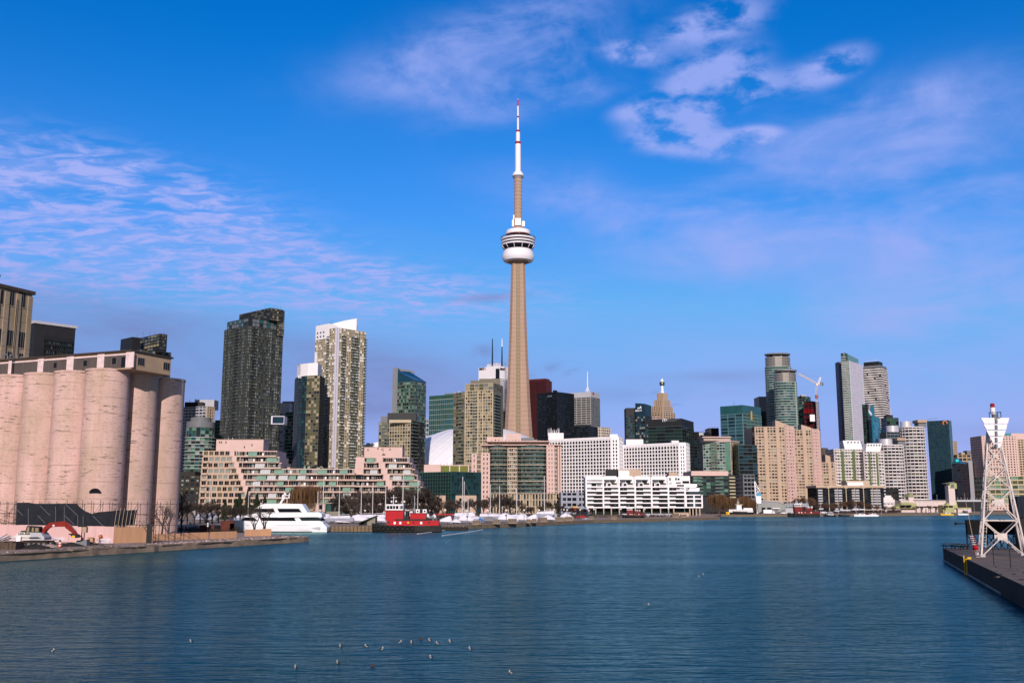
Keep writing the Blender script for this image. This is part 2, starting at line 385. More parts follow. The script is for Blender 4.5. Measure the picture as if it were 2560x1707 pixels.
def lerp(a, b, t): return Vector(a)+(Vector(b)-Vector(a))*t
# shared materials
M_ROOF = mat('roof_gravel', S(120, 112, 112), .9, .15, .4)
WHITE = mat('white_paint', (.80, .77, .80), .55, .05, .3)
WHITEB = mat('white_gloss', (.82, .80, .83), .3, .03, .3)
DARK = mat('dark_metal', (.018, .019, .022), .5, .2, .5)
GREYM = mat('grey_metal', (.16, .165, .18), .5, .12, .4)
LGREY = mat('light_grey_panel', (.42, .42, .46), .6, .08, .4)
BEIGE = mat('beige_concrete', (.47, .36, .27), .8, .10, .3)
TAN = mat('tan_concrete', (.40, .29, .20), .8, .10, .3)
PINK = mat('pink_stucco', (.60, .425, .385), .8, .06, .25)
PINKB = mat('pink_brown_stucco', (.47, .345, .26), .8, .08, .25)
BLACKG = glass('black_glass', (.008, .010, .014), .06)
DKG = glass('dark_glass', (.018, .024, .030), .08)
BLUEG = glass('blue_dark_glass', (.012, .035, .055), .07)
TEALG = glass('teal_glass', (.02, .085, .095), .09)
GREENG = glass('green_glass', (.030, .080, .058), .1)
LGREENG = glass('light_green_glass', (.11, .23, .175), .15)
PALEG = glass('pale_curtain_glass', (.21, .24, .225), .3)
OLIVEG = glass('olive_glass', (.085, .085, .05), .15)
TANG = glass('tan_reflecting_glass', (.30, .26, .17), .2)
GREYG = glass('grey_glass', (.13, .15, .16), .12)
RED = mat('red_paint', (.42, .008, .015), .4, .12, .6)
DKRED = mat('dark_red_paint', (.16, .018, .018), .5, .2, .8)
YELLOW = mat('yellow_paint', (.70, .42, .02), .5, .1, .8)
STEELW = mat('weathered_white_steel', (.62, .54, .50), .55, .18, 1.5)
RAILG = glass('railing_glass', (.10, .14, .13), .15)
# ================================================================== SETTING: water, land, quays
def water_mat():
    m = bpy.data.materials.new('water'); m.use_nodes = True; n = m.node_tree.nodes; l = m.node_tree.links; n.remove(n['Principled BSDF'])
    df = n.new('ShaderNodeBsdfDiffuse'); df.inputs['Color'].default_value = (.001, .052, .082, 1); gl = n.new('ShaderNodeBsdfAnisotropic'); gl.inputs['Color'].default_value = (.45, .68, .64, 1); gl.inputs['Roughness'].default_value = .155; gl.inputs['Anisotropy'].default_value = -.53; tg = n.new('ShaderNodeCombineXYZ'); tg.inputs[1].default_value = 1.0; l.new(tg.outputs[0], gl.inputs['Tangent'])
    fr = n.new('ShaderNodeFresnel'); fr.inputs['IOR'].default_value = 1.40; mx = n.new('ShaderNodeMixShader'); l.new(fr.outputs[0], mx.inputs[0]); l.new(df.outputs[0], mx.inputs[1]); l.new(gl.outputs[0], mx.inputs[2]); l.new(mx.outputs[0], n['Material Output'].inputs[0])
    t = n.new('ShaderNodeTexCoord')
    def nz(sc_, st, det, rot=0.0, dist=0.0):
        mp = n.new('ShaderNodeMapping'); mp.inputs['Scale'].default_value = st; mp.inputs['Rotation'].default_value = (0, 0, rot); l.new(t.outputs['Object'], mp.inputs[0])
        q = n.new('ShaderNodeTexNoise'); q.inputs['Scale'].default_value = sc_; q.inputs['Detail'].default_value = det; q.inputs['Distortion'].default_value = dist; l.new(mp.outputs[0], q.inputs['Vector']); return q.outputs[0]
    def bump(h, d, s, prev=None):
        q = n.new('ShaderNodeBump'); q.inputs['Distance'].default_value = d; q.inputs['Strength'].default_value = s; l.new(h, q.inputs['Height'])
        if prev: l.new(prev, q.inputs['Normal'])
        w_ = n.new('ShaderNodeMath'); w_.operation = 'MULTIPLY'; w_.inputs[1].default_value = s; l.new(gust, w_.inputs[0]); l.new(w_.outputs[0], q.inputs['Strength'])
        return q.outputs[0]
    gm = n.new('ShaderNodeMapRange'); l.new(nz(.016, (.35, 1, 1), 3, .1, .6), gm.inputs[0]); gm.inputs[1].default_value = .36; gm.inputs[2].default_value = .62; gm.inputs[3].default_value = .45; gm.inputs[4].default_value = 1.05; gust = gm.outputs[0]
    a = bump(nz(.11, (.35, 1, 1), 3, .1), .7, .55)
    c = bump(nz(.75, (.24, 1, 1), 4, -.08, .5), .75, .9, a)
    d = bump(nz(2.3, (.30, 1, 1), 5, .06, .3), .26, 1.0, c)
    [l.new(d, q.inputs['Normal']) for q in (gl, fr)]; return m
w = MB(); WM = water_mat()
w.face([(-4000, -600, 0), (4000, -600, 0), (4000, 1500, 0), (-4000, 1500, 0)], WM); structure(w, 'water')
PAVE = mat('promenade_paving', S(150, 130, 116), .9, .2, .3)
QUAYC = mat('quay_concrete', S(112, 98, 84), .9, .3, .5, stretch=(1, 1, 2.5))
QUAYR = mat('old_rough_concrete', S(134, 116, 102), .95, .38, .55, stretch=(1, 1, 2))
DIRT = mat('construction_dirt', S(158, 138, 128), .95, .38, .35)
PIERT = mat('pier_asphalt', S(116, 103, 94), .9, .25, .5)
PIERW = mat('pier_wall_concrete', S(58, 50, 46), .9, .35, .35, stretch=(1, 1, 3))
shore = [(-88, 285), (-95, 340), (-62, 338), (-58, 307), (-39, 305), (-38, 319), (-15.5, 333), (0, 360), (34.6, 430), (67, 468), (107, 521), (112, 560), (131, 632), (174, 634), (230, 655), (280, 687), (393, 768), (900, 1000), (9000, 1500), (9000, 9000), (-9000, 9000), (-9000, 420), (-600, 300), (-150, 262)]
g = MB(); g.prism(shore, -3, 1.3, QUAYC, PAVE); structure(g, 'land')
qn = Vector((.3654, .9309)); qu = Vector((-.923, .385))
q0 = Vector((-45, 226))
def q_at(Y): return q0-qn*((226-Y)/qn.y)
# silo quay: ragged old concrete edge
edge = []
Y = 20.0
while Y < 225.5:
    p = q_at(Y); j = random.uniform(-.25, .25); edge.append((p.x+j*.9, p.y)); Y += random.uniform(1.2, 3.2)
edge += [(-45.2, 226), (-46.5, 228.5), (-49, 231), (-60, 246), (-88, 286), (-150, 263), (-600, 301), (-600, 20)]
g = MB(); g.prism(edge, -3, 1.0, QUAYR, DIRT); structure(g, 'quay')
# a worn lip of the quay wall, chipped
lip = MB(); Y = 120.0
while Y < 224:
    ln = random.uniform(1.5, 5); p = q_at(Y); q = q_at(min(Y+ln, 225.5)); t = (q-p); h = random.uniform(.05, .22)
    lip.obox((p.x-random.uniform(.9, 1.4), p.y, .99), (t.x, t.y, 0), (1.15+random.uniform(-.2, .12), -.43, 0), (0, 0, h), QUAYR); Y += ln+random.choice([.02, .02, .6])
structure(lip, 'quay_kerb')
# right pier
pe = [(42.4-.3333*105, -20), (64.3, 151.6), (140, 141), (240, -20)]
g = MB(); g.prism(pe, -3, 1.88, PIERW, PIERT); structure(g, 'pier')
g = MB(); a = Vector((42.4-.33*65, 20)); d = Vector((64.3, 151.6))-a
g.obox((a.x-.12, a.y, -.2), (d.x, d.y, 0), (.117, -.04, 0), (0, 0, .42), mat('waterline_stain', S(140, 135, 130), .9, .4, 1.2))
for k in range(9):
    p = a+d*(k/9.0+.04); g.obox((p.x-.06, p.y, .25), (d.x*.002, d.y*.002, 0), (.057, -.02, 0), (0, 0, 1.6), DARK)
structure(g, 'pier_wall_band')
RUB = [mat('rubble_pale', S(205, 185, 180), .9, .2, 2), mat('rubble_brown', S(110, 96, 86), .95, .3, 2), mat('rubble_dark', S(60, 54, 50), .95, .3, 2)]
def rock(mbx, c, r, m):
    pts = []
    for k in range(7):
        v = Vector((random.gauss(0, 1), random.gauss(0, 1), random.gauss(0, 1))).normalized()*r*random.uniform(.6, 1.1); v.z = abs(v.z)*.7-.1*r; pts.append(Vector(c)+v)
    i = len(mbx.v); mbx.v.extend(pts)
    for f in ((0, 1, 2), (0, 2, 3), (0, 3, 4), (1, 2, 5), (2, 3, 5), (3, 4, 6), (4, 5, 6), (1, 5, 6), (0, 4, 6), (0, 1, 6)):
        mbx.f.append(tuple(i+k for k in f)); mbx.m.append(m); mbx.sm.append(False)
rb = MB()
for k in range(1500):
    Y = random.uniform(150, 226) if k < 500 else random.uniform(186, 229)
    off = abs(random.gauss(0, 3.2)); p = q_at(Y)-Vector((.931, -.365))*(off+.15)
    if Y > 226 and off < 2.5: continue
    rock(rb, (p.x, p.y, 1.02), random.choice([.08, .12, .18, .26]), RUB[0] if random.random() < .72 and Y > 178 else random.choice(RUB))
for k in range(260):
    p = G(random.uniform(60, 290), random.uniform(1357, 1374), 1.0); rock(rb, (p.x, p.y, 1.02), random.choice([.1, .2, .3]), random.choice(RUB[1:]))
o = rb.build('rubble'); tag(o, 'broken pale rubble strewn along the old quay edge', 'rubble', None, 'stuff')
# ================================================================== SILOS
def silo_mat(name, base, dark):
    m = bpy.data.materials.new(name); m.use_nodes = True; n = m.node_tree.nodes; l = m.node_tree.links; b = n['Principled BSDF']; b.inputs['Roughness'].default_value = .9
    t = n.new('ShaderNodeTexCoord')
    def nz(st, s_, det=5, rough=.6):
        mp = n.new('ShaderNodeMapping'); mp.inputs['Scale'].default_value = st; l.new(t.outputs['Object'], mp.inputs[0])
        q = n.new('ShaderNodeTexNoise'); q.inputs['Scale'].default_value = s_; q.inputs['Detail'].default_value = det; q.inputs['Roughness'].default_value = rough; l.new(mp.outputs[0], q.inputs['Vector']); return q.outputs[0]
    def mr(v, a, c):
        q = n.new('ShaderNodeMapRange'); l.new(v, q.inputs[0]); q.inputs[1].default_value = a; q.inputs[2].default_value = c; return q.outputs[0]
    def mix(f, a, c):
        q = n.new('ShaderNodeMix'); q.data_type = 'RGBA'
        if isinstance(f, float): q.inputs[0].default_value = f
        else: l.new(f, q.inputs[0])
        for k, v in (('A', a), ('B', c)):
            if isinstance(v, tuple): q.inputs[k].default_value = v+(1,)
            else: l.new(v, q.inputs[k])
        return q.outputs['Result']
    def mul(a, c):
        q = n.new('ShaderNodeMath'); q.operation = 'MULTIPLY'
        for i, v in enumerate((a, c)):
            if isinstance(v, float): q.inputs[i].default_value = v
            else: l.new(v, q.inputs[i])
        return q.outputs[0]
    c0 = mix(mr(nz((1, 1, .5), .16), .35, .68), tuple(x*y for x, y in zip(base, (.78, .82, .74))), tuple(min(1, x*y) for x, y in zip(base, (1.15, 1.13, 1.22))))
    c1 = mix(mul(mr(nz((1, 1, .04), .8, 3), .52, .72), .45), c0, tuple(x*y for x, y in zip(base, (.66, .60, .50))))      # rain streaks
    w = n.new('ShaderNodeTexWave'); w.bands_direction = 'Z'; w.inputs['Scale'].default_value = .088; w.inputs['Distortion'].default_value = .0; w.inputs['Phase Offset'].default_value = 1.0
    l.new(t.outputs['Object'], w.inputs['Vector'])
    seam = mul(mr(w.outputs['Fac'], .992, 1.0), mr(nz((1, 1, .3), .25), .38, .6))
    c2 = mix(mul(seam, .75), c1, tuple(x*.33 for x in base))
    sp1 = mul(mr(nz((.9, .9, 7.0), .42, 6, .72), .580, .61), mr(nz((1, 1, 1), .13, 3), .40, .52))                                       # spalled bands showing bars
    c3 = mix(mul(sp1, .92), c2, dark)
    sp2 = mr(nz((1, 1, 12), 1.1, 3, .6), .63, .65)
    c4 = mix(mul(sp2, .8), c3, dark)
    fine = mix(mul(nz((1, 1, 6), 2.5, 2), .22), c4, tuple(x*.6 for x in base))
    l.new(fine, b.inputs['Base Color']); bp = n.new('ShaderNodeBump'); bp.inputs['Strength'].default_value = .35; bp.inputs['Distance'].default_value = .1; l.new(nz((1, 1, 3), 1.2), bp.inputs['Height']); l.new(bp.outputs[0], b.inputs['Normal'])
    return m
SILO = silo_mat('silo_concrete', (.61, .405, .352), (.07, .055, .045))
SILOT = silo_mat('weathered_tower_concrete', (.36, .27, .19), (.10, .08, .06))
CORR = mat('corrugated_grey_sheet', S(88, 80, 78), .8, .3, .6, stretch=(6, 6, .5))
ENDW = mat('tan_render', (.40, .28, .19), .9, .12, .4)
PILW = mat('peeling_white_paint', (.66, .52, .52), .85, .22, .9)
C4 = Vector((-88.3, 216)); sn = Vector((.385, .923)); su = Vector((-.923, .385)); STOP = 37.0
silo = thing('grain_silos', 'weathered pale pink concrete grain silos with a gallery along their top', 'silo', (C4.x, C4.y, 1))
def silo_at(i, j): return C4+su*(9.05*i)+sn*(8.8*j)
for i, j in [(0, 0), (1, 0), (2, 0), (3, 0), (4, 0), (5, 0), (6, 0), (0, 1), (0, 2), (6, 1), (6, 2), (1, 2), (2, 2), (3, 2), (4, 2), (5, 2)]:
    c = silo_at(i, j); b = MB(); b.lathe((c.x, c.y, 0), [(4.56, 1.0), (4.56, STOP-.45), (4.72, STOP-.45), (4.72, STOP), (3.9, STOP+.12)], 64, SILO)
    b.build('silo_cylinder', silo)
b = MB(); cc = [silo_at(0, 0)+sn*1.2-su*(-1.2), silo_at(0, 2)-sn*1.2+su*1.2, silo_at(5, 2)-sn*1.2, silo_at(5, 0)+sn*1.2]
b.prism([silo_at(0, 0), silo_at(0, 2), silo_at(6, 2), silo_at(6, 0)], 1, STOP-.3, SILO, M_ROOF); b.build('core_wall', silo)
def gp(a, n_, z): q = C4-su*a+sn*n_; return Vector((q.x, q.y, z))
GA = 8.3; GL = -62.0; gz0, gz1 = STOP+.05, 40.5
b = MB(); b.prism([gp(GL, -1.9, 0), gp(GA, -1.9, 0), gp(GA, 10, 0), gp(GL, 10, 0)], gz0, gz1, ENDW, M_ROOF); b.build('gallery', silo)
b = MB(); b.prism([gp(GL, -2.4, 0), gp(GA+.35, -2.4, 0), gp(GA+.35, 10.4, 0), gp(GL, 10.4, 0)], gz1+.01, gz1+.36, mat('roof_edge', S(70, 60, 58), .9, .3, 1)); b.build('gallery_roof', silo)
b = MB(); b.prism([gp(GL, -1.88, 0), gp(3.9, -1.88, 0), gp(3.9, 18, 0), gp(GL, 18, 0)], STOP-.35, STOP-.02, SILO); b.build('deck_slab', silo)
b = MB(); b.prism([gp(-1, -2.1, 0), gp(GA+.02, -2.1, 0), gp(GA+.02, 10.02, 0), gp(-1, 10.02, 0)], STOP-.25, gz0-.02, ENDW); b.build('gallery_floor', silo)
pil = [(315, 335), (244, 261), (168, 185), (96, 110), (23, 32)]
def onpl(px, py, A, B):
    """where the line of sight through a pixel meets the vertical plane A-B"""
    d = pxdir(px, py); A, B = Vector(A), Vector(B); n = Vector((B.y-A.y, A.x-B.x)); t = n.dot(A)/(n.x*d.x+n.y*d.y); return Vector((0, 0, H))+d*t
GAa, GBb = gp(GL, -1.95, 0).xy, gp(GA, -1.95, 0).xy
tdir = (GBb-GAa).normalized(); tn = Vector((tdir.y, -tdir.x, 0)); t3 = Vector((tdir.x, tdir.y, 0))
def gs_(px):
    p = onpl(px, 905, GAa, GBb); return (Vector((p.x, p.y))-GAa).dot(tdir)
sl = [(gs_(a), gs_(b)) for a, b in pil]
for a, c in sl:
    b = MB(); o = Vector((GAa.x, GAa.y, gz0))+t3*a; b.obox(o, t3*(c-a), tn*.16, (0, 0, gz1-gz0-.1), PILW); b.build('pilaster', silo)
for k in range(4):
    b = MB(); a, c = sl[k+1][1], sl[k][0]
    o = Vector((GAa.x, GAa.y, gz0+.05))+t3*a; b.obox(o, t3*(c-a-.01), tn*.07, (0, 0, gz1-gz0-.75), CORR)
    n_ = int((c-a)/.42)
    for r in range(n_): b.obox(o+t3*(.1+r*.42), t3*.16, tn*.11, (0, 0, gz1-gz0-.76), CORR)
    b.build('corrugated_panel', silo)
b = MB(); b.obox(Vector((GAa.x, GAa.y, gz1-.68)), t3*(GBb-GAa).length, tn*.20, (0, 0, .3), PILW); b.build('gallery_cornice', silo)
b = MB(); b.obox(Vector((GAa.x, GAa.y, gz0+.05)), t3*sl[4][0], tn*.07, (0, 0, gz1-gz0-.75), CORR); b.build('corrugated_panel', silo)
for px, py, wd_, ht in ((139, 913, .85, 1.1), (214, 908, .9, 1.15), (286, 902, 1.0, 1.3), (311, 905, 1.5, 2.2)):
    p = onpl(px, py, GAa, GBb); b = MB(); b.obox(Vector((p.x, p.y, p.z-ht/2))-t3*wd_/2, t3*wd_, tn*.15, (0, 0, ht), BLACKG); b.build('window' if ht < 2 else 'door', silo)
EA, EB = gp(GA+.02, -1.9, 0).xy, gp(GA+.02, 10, 0).xy
et = (EB-EA).normalized(); et3 = Vector((et.x, et.y, 0)); en = Vector((et.y, -et.x, 0))
for x0, x1, y0, y1 in ((343, 361, 894, 914), (407, 424, 906, 925)):
    p = onpl((x0+x1)/2, (y0+y1)/2, EA, EB); b = MB(); b.obox(Vector((p.x, p.y, p.z-.95))-et3*1.15, et3*2.3, en*.05, (0, 0, 1.9), ENDW)
    b.obox(Vector((p.x, p.y, p.z-.8))-et3*1.0, et3*2.0, en*.08, (0, 0, 1.6), DARK)
    for k in range(4): b.obox(Vector((p.x, p.y, p.z-.8))+et3*(-1+k*.64), et3*.07, en*.1, (0, 0, 1.6), GREYM)
    b.build('window', silo)
for px in (37.5, 33.5):
    b = MB(); p = onpl(px, 905, GAa, GBb); b.tube((p.x+tn.x*.3, p.y+tn.y*.3, gz0-1), (p.x+tn.x*.3, p.y+tn.y*.3, gz1+14), .09, .09, 6, DARK); b.build('pipe', silo)
# little unloading opening low on the corner cylinder
c = silo_at(0, 0); a = atan2(-c.y, -c.x)+.06; p = Vector((c.x+5.0*cos(a), c.y+5.0*sin(a), 11.0))
p = Vector((c.x+4.56*cos(a-.3), c.y+4.56*sin(a-.3), ZY(1232, 211))); r_ = Vector((-sin(a-.3), cos(a-.3), 0)); b = MB()
b.face([p+r_*1.2*cos(pi*k/8)+Vector((0, 0, 1.0*sin(pi*k/8)))+Vector((cos(a), sin(a), 0))*.22 for k in range(9)], BLACKG); b.build('hatch', silo)
# tall head tower behind
R = Vector((XP(77, 728, 64.6) if False else -128.9, 262)); TL = R-sn*26
poly = [TL, R, R+su*15, TL+su*15]
ht_ = Bld('silo_head_tower', 'tall brown concrete elevator tower with dark windows, behind the silos', poly, 1.0, 'tower')
ht_.mb('wall').prism(poly, 1, 63.6, SILOT, M_ROOF)
b = MB(); b.prism([TL-sn*.6-su*.6, R+sn*.6-su*.6, R+sn*.6+su*15.6, TL-sn*.6+su*15.6], 63.6, 64.5, mat('roof_edge', S(70, 60, 58))); b.build('roof', ht_.root)
ph = onpl(39, 712, R-sn*0, R+su*1)  # roof house
b = MB(); hp = [R-sn*18+su*5, R-sn*7+su*5, R-sn*7+su*10, R-sn*18+su*10]; b.prism(hp, 64.5, 67.6, SILOT); b.prism(scalep(hp, 1.12), 67.6, 68.2, mat('roof_edge', (0, 0, 0))); b.build('roof_house', ht_.root)
for px in (12, 42, 71, -12, -40):
    p = onpl(px, 800, TL, R); sn3 = Vector((sn.x, sn.y, 0)); en_ = Vector((sn.y, -sn.x, 0))
    b = MB(); b.obox(Vector((p.x, p.y, 1))-sn3*.7, sn3*1.4, en_*.35, (0, 0, 62), SILOT); b.build('pilaster', ht_.root)
for px in (-22, 1, 28, 56):
    for y0, y1 in ((728, 764), (826, 866), (880, 925)):
        dy = (px-28)*.16
        p = onpl(px, y0+dy, TL, R); q = onpl(px, y1+dy, TL, R); b = MB(); o = Vector((p.x, p.y, q.z))
        b.obox(o-sn3*1.15, sn3*2.3, en_*.03, (0, 0, p.z-q.z), DARK)
        for k in range(4): b.obox(o+sn3*(-1.15+k*.74), sn3*.08, en_*.08, (0, 0, p.z-q.z), GREYM)
        b.obox(o-sn3*1.3-Vector((0, 0, .25)), sn3*2.6, en_*.15, (0, 0, .25), SILOT)
        b.build('window', ht_.root)
p = onpl(-2, 902, TL, R); text_part('ODIO', 'graffiti', ht_.root, p+Vector((sn.y, -sn.x, 0))*.4, sn3, (0, 0, 1), 3.0, mat('graffiti_paint', S(150, 145, 145)), .02)
ht_.done()
# ================================================================== BUILDING SITE BY THE SILOS
HA, HB = Vector((-105.6, 207.4)), Vector((-75, 191))
HA = HA+(HA-HB)*.8
hd = (HB-HA).normalized(); h3 = Vector((hd.x, hd.y, 0)); hn = Vector((hd.y, -hd.x, 0))
HOARD = mat('pink_primed_plywood', (.68, .44, .42), .85, .12, .5, stretch=(1, 1, .3))
LAV = mat('pale_concrete_barrier', (.60, .52, .56), .85, .12, .7)
PLY = mat('brown_plywood', S(178, 138, 108), .85, .14, .5, stretch=(2.5, 2.5, .4))
hoard = thing('hoarding', 'long pink plywood hoarding in front of the silos', 'fence', (HB.x, HB.y, 1))
Ln = (HB-HA).length; n_ = int(Ln/2.44)
for k in range(n_):
    b = MB(); b.obox(Vector((HA.x, HA.y, 1))+h3*(k*Ln/n_)+hn*random.uniform(-.03, .03), h3*(Ln/n_-.02), hn*.05, (0, 0, 3.1+random.uniform(-.03, .03)), HOARD); b.build('plywood_panel', hoard)
for k in range(9):
    b = MB(); p = Vector((HB.x, HB.y, 1))-h3*(2.2+k*4.3)+hn*.35; x, y, z = h3*3.6, hn*.5, Vector((0, 0, .85))
    pr = [p-x/2-y/2, p+x/2-y/2, p+x/2+y/2, p-x/2+y/2]
    b.loft([[v for v in pr], [p+(v-p)*.9+z*.35 for v in pr], [p+Vector(((v-p).x*.95, (v-p).y*.45, 0))+z for v in pr]], LAV)
    if k in (1, 2): continue
    o = b.build('road_barrier'); off = p.copy(); o.data.transform(Matrix.Translation(-off)); o.location = off
    tag(o, 'pale concrete road barrier along the pink hoarding, %s' % ['first left of the plywood corner', '', '', 'behind the red boom of the digger', 'behind the white digger body', 'just left of the digger', 'near the left frame edge', 'cut by the left edge', 'farthest left'][k], 'barrier', 'concrete barriers along the hoarding')
PA, PB = Vector((-75, 191)), Vector((-69.6, 196.5)); pd = Vector((PB.x-PA.x, PB.y-PA.y, 0)); pn = Vector((pd.y, -pd.x, 0)).normalized()
pw_ = thing('plywood_wall', 'brown plywood wall with post tops beside the pink hoarding', 'fence', (PA.x, PA.y, 1))
for k in range(5):
    b = MB(); b.obox(Vector((PA.x, PA.y, 1))+pd*(k/5), pd*.198, pn*.05, (0, 0, 2.95), PLY); b.build('plywood_panel', pw_)
for k in range(12):
    b = MB(); b.obox(Vector((PA.x, PA.y, 1))+pd*((k+.4)/12)-pn*.12, pd.normalized()*.1, pn*.1, (0, 0, 3.35+random.uniform(-.1, .15)), PLY); b.build('post', pw_)
LA, LB = Vector((-72.3, 203.0)), Vector((-59.8, 219)); ld = Vector((LB.x-LA.x, LB.y-LA.y, 0)); ln_ = Vector((ld.y, -ld.x, 0)).normalized()
lw = thing('low_plywood_fence', 'low brown plywood fence running along the quay', 'fence', (LA.x, LA.y, 1))
for k, (a, c, dz) in enumerate(((0, .33, 0), (.34, .655, .08), (.665, 1, .14))):
    b = MB(); b.obox(Vector((LA.x, LA.y, 1))+ld*a+ln_*(.25*k), ld*(c-a), ln_*.06, (0, 0, 1.32+dz), PLY); b.build('plywood_panel', lw)
b = MB(); p, q = G(611, 1340, 1.0), G(668, 1340.5, 1.0); q.y = p.y+3
for k in range(2):
    d = q-p; b.obox(p+d*(k*.62)+Vector((0, -.3*k, 0)), d*(.62-.24*k)-Vector((0, .4*k, 0)), (0, .06, 0), (0, 0, 1.5+.1*k), PLY)
solo(b, 'plywood_screen', 'short brown plywood screen near the tip of the quay', 'fence')
# steel scaffold with black sheeting
SA, SB = HA-hn.xy*5.0, HB-hn.xy*5.0+hd*9
STEELD = mat('scaffold_steel', S(70, 66, 66), .6, .2, 1)
sca = thing('scaffold', 'steel tube scaffold with diagonal braces standing before the silos', 'scaffold', (SB.x, SB.y, 1))
SL = (SB-SA).length; nb = int(SL/2.6); top_ = 8.4
def sp_(s_, z, o=0.0): v = SA+hd*s_-hn.xy*o; return Vector((v.x, v.y, z))
for o in (0.0, 1.6):
    for k in range(nb+1):
        b = MB(); s_ = k*SL/nb
        b.tube(sp_(s_, 1, o), sp_(s_, top_+random.uniform(0, .8), o), .055, None, 5, STEELD)
        b.build('upright', sca)
b = MB()
for z in (4.3, 6.3, 8.3):
    for o in (0.0, 1.6): b.tube(sp_(0, z, o), sp_(SL, z, o), .05, None, 5, STEELD)
b.build('ledger', sca)
b = MB()
for k in range(nb):
    s0, s1 = k*SL/nb, (k+1)*SL/nb
    if k % 2: b.tube(sp_(s0, 2.2), sp_(s1, 5.2), .04, None, 4, STEELD); b.tube(sp_(s0, 5.2), sp_(s1, 8.3), .04, None, 4, STEELD)
    else: b.tube(sp_(s1, 2.2), sp_(s0, 5.2), .04, None, 4, STEELD); b.tube(sp_(s0, 5.2, 1.6), sp_(s1, 8.3, 1.6), .04, None, 4, STEELD)
b.build('brace', sca)
TARP = mat('black_tarpaulin', (.022, .024, .03), .55, .35, .8)
def zoom3(x, y): return (x/7.84, 1240+y/7.84)
ta = [(330, 125), (560, 122), (700, 148), (1000, 150), (1300, 140), (1500, 142), (1560, 210), (1660, 285), (1800, 345), (1920, 310), (2230, 285), (2235, 600), (1500, 600), (900, 600), (300, 600)]
SAf, SBf = SA+hn.xy*.25, SB+hn.xy*.25
b = MB(); fr = [onpl(*zoom3(x, y), SAf, SBf) for x, y in ta]; b.face(list(reversed(fr)), TARP); b.face([v-hn*.05 for v in fr], TARP)
for k in range(len(fr)): b.face([fr[k], fr[(k+1) % len(fr)], fr[(k+1) % len(fr)]-hn*.05, fr[k]-hn*.05], TARP)
tp = b.build('tarpaulin'); tag(tp, 'big torn black tarpaulin sheet hung on the scaffold before the silos', 'tarpaulin')
b = MB()
for x0, y0, x1, y1 in ((330, 250, 460, 375), (800, 190, 990, 375), (1290, 150, 1535, 380), (1535, 380, 1535, 560), (750, 375, 900, 530), (1285, 380, 1460, 555), (1830, 385, 2040, 590), (565, 240, 565, 560), (1100, 200, 1100, 560), (1270, 200, 1270, 560), (1640, 390, 1640, 570)):
    b.tube(onpl(*zoom3(x0, y0), SAf, SBf)+hn*.12, onpl(*zoom3(x1, y1), SAf, SBf)+hn*.12, .05, None, 5, GREYM)
b.build('outer_brace', sca)
b = MB(); pts = [(285, 1276), (343, 1274), (336, 1313), (282, 1313)]; A2, B2 = PA-Vector((2, -3)), PB-Vector((2, -3))
fr = [onpl(x, y, A2, B2) for x, y in pts]; b.face(list(reversed(fr)), TARP); b.face([v-pn*.15 for v in fr], TARP)
for k in range(4): b.face([fr[k], fr[(k+1) % 4], fr[(k+1) % 4]-pn*.15, fr[k]-pn*.15], TARP)
tp = solo(b, 'sheeted_frame', 'black sheeted panel leaning above the brown plywood wall', 'tarpaulin')
pol = thing('pole_rack', 'row of leaning pale poles standing behind the brown plywood wall', 'poles', (PA.x, PA.y, 1))
A3, B3 = PA-Vector((1, -1.6)), PB-Vector((1, -1.6))
for k in range(8):
    b = MB(); x = 286+k*9.3; b.tube(onpl(x-1.5, 1322, A3, B3), onpl(x+7, 1268+k*.6, A3, B3), .05, .04, 5, mat('pale_pole', S(170, 150, 130))); b.build('pole', pol)
p = G(372, 1357, 1.0); b = MB(); b.cbox((p.x, p.y, 1), 1.0, .6, 3.6, DARK, .3); solo(b, 'gate_post_panel', 'narrow black gate panel at the end of the plywood wall', 'gate')
# ================================================================== CITY
def boxpx(b, x0, x1, yt, Y, dp, z0, m, mt=None):
    Z = ZY(yt, Y) if not isinstance(yt, str) else 0; X0, X1 = XP(x0, Y, Z), XP(x1, Y, Z)
    b.prism([(X0, Y), (X1, Y), (X1, Y+dp), (X0, Y+dp)], z0, Z, m, mt or m); return Z
def rect(x0, x1, yt, Y, dp):
    Z = ZY(yt, Y); X0, X1 = XP(x0, Y, Z), XP(x1, Y, Z)
    return [Vector((X0, Y)), Vector((X1, Y)), Vector((X1, Y+dp)), Vector((X0, Y+dp))], Z
def addbox(root, name, x0, x1, yt, Y, dp, z0, m, label=None, cat=None):
    b = MB(); Z = boxpx(b, x0, x1, yt, Y, dp, z0, m); b.build(name, root); return Z
def mast(root, px, y0, y1, Y, r, m, name='antenna'):
    b = MB(); z0, z1 = ZY(y0, Y), ZY(y1, Y); x = XP(px, Y, (z0+z1)/2); b.tube((x, Y+2, z0), (x, Y+2, z1), r, r*.5, 5, m); b.build(name, root)
GR = 1.3
MUL = mat('dark_mullion', (.03, .032, .034), .5, .15, .3)
MULG = mat('green_grey_mullion', (.10, .13, .11), .5, .15, .3)
BMUL = mat('brown_grey_mullion', (.16, .145, .11), .6, .15, .3)
CREAM = mat('cream_frame', (.46, .38, .27), .7, .1, .3)
SLAB = mat('pale_slab', (.45, .47, .45), .7, .1, .3)
LAVP = mat('lavender_white_panel', (.62, .60, .70), .6, .05, .3)
CONDOG = [BLACKG, DKG, DKG, DKG, DKG, GREYG, OLIVEG, OLIVEG, GREYG, PALEG]
MIDTAN = glass('mid_tan_glass', (.17, .15, .10), .18)
OLV = [OLIVEG, OLIVEG, MIDTAN, DKG, DKG, MIDTAN, TANG, GREYG]
GRN = [GREENG, GREENG, TEALG, LGREENG, DKG, DKG, PALEG]
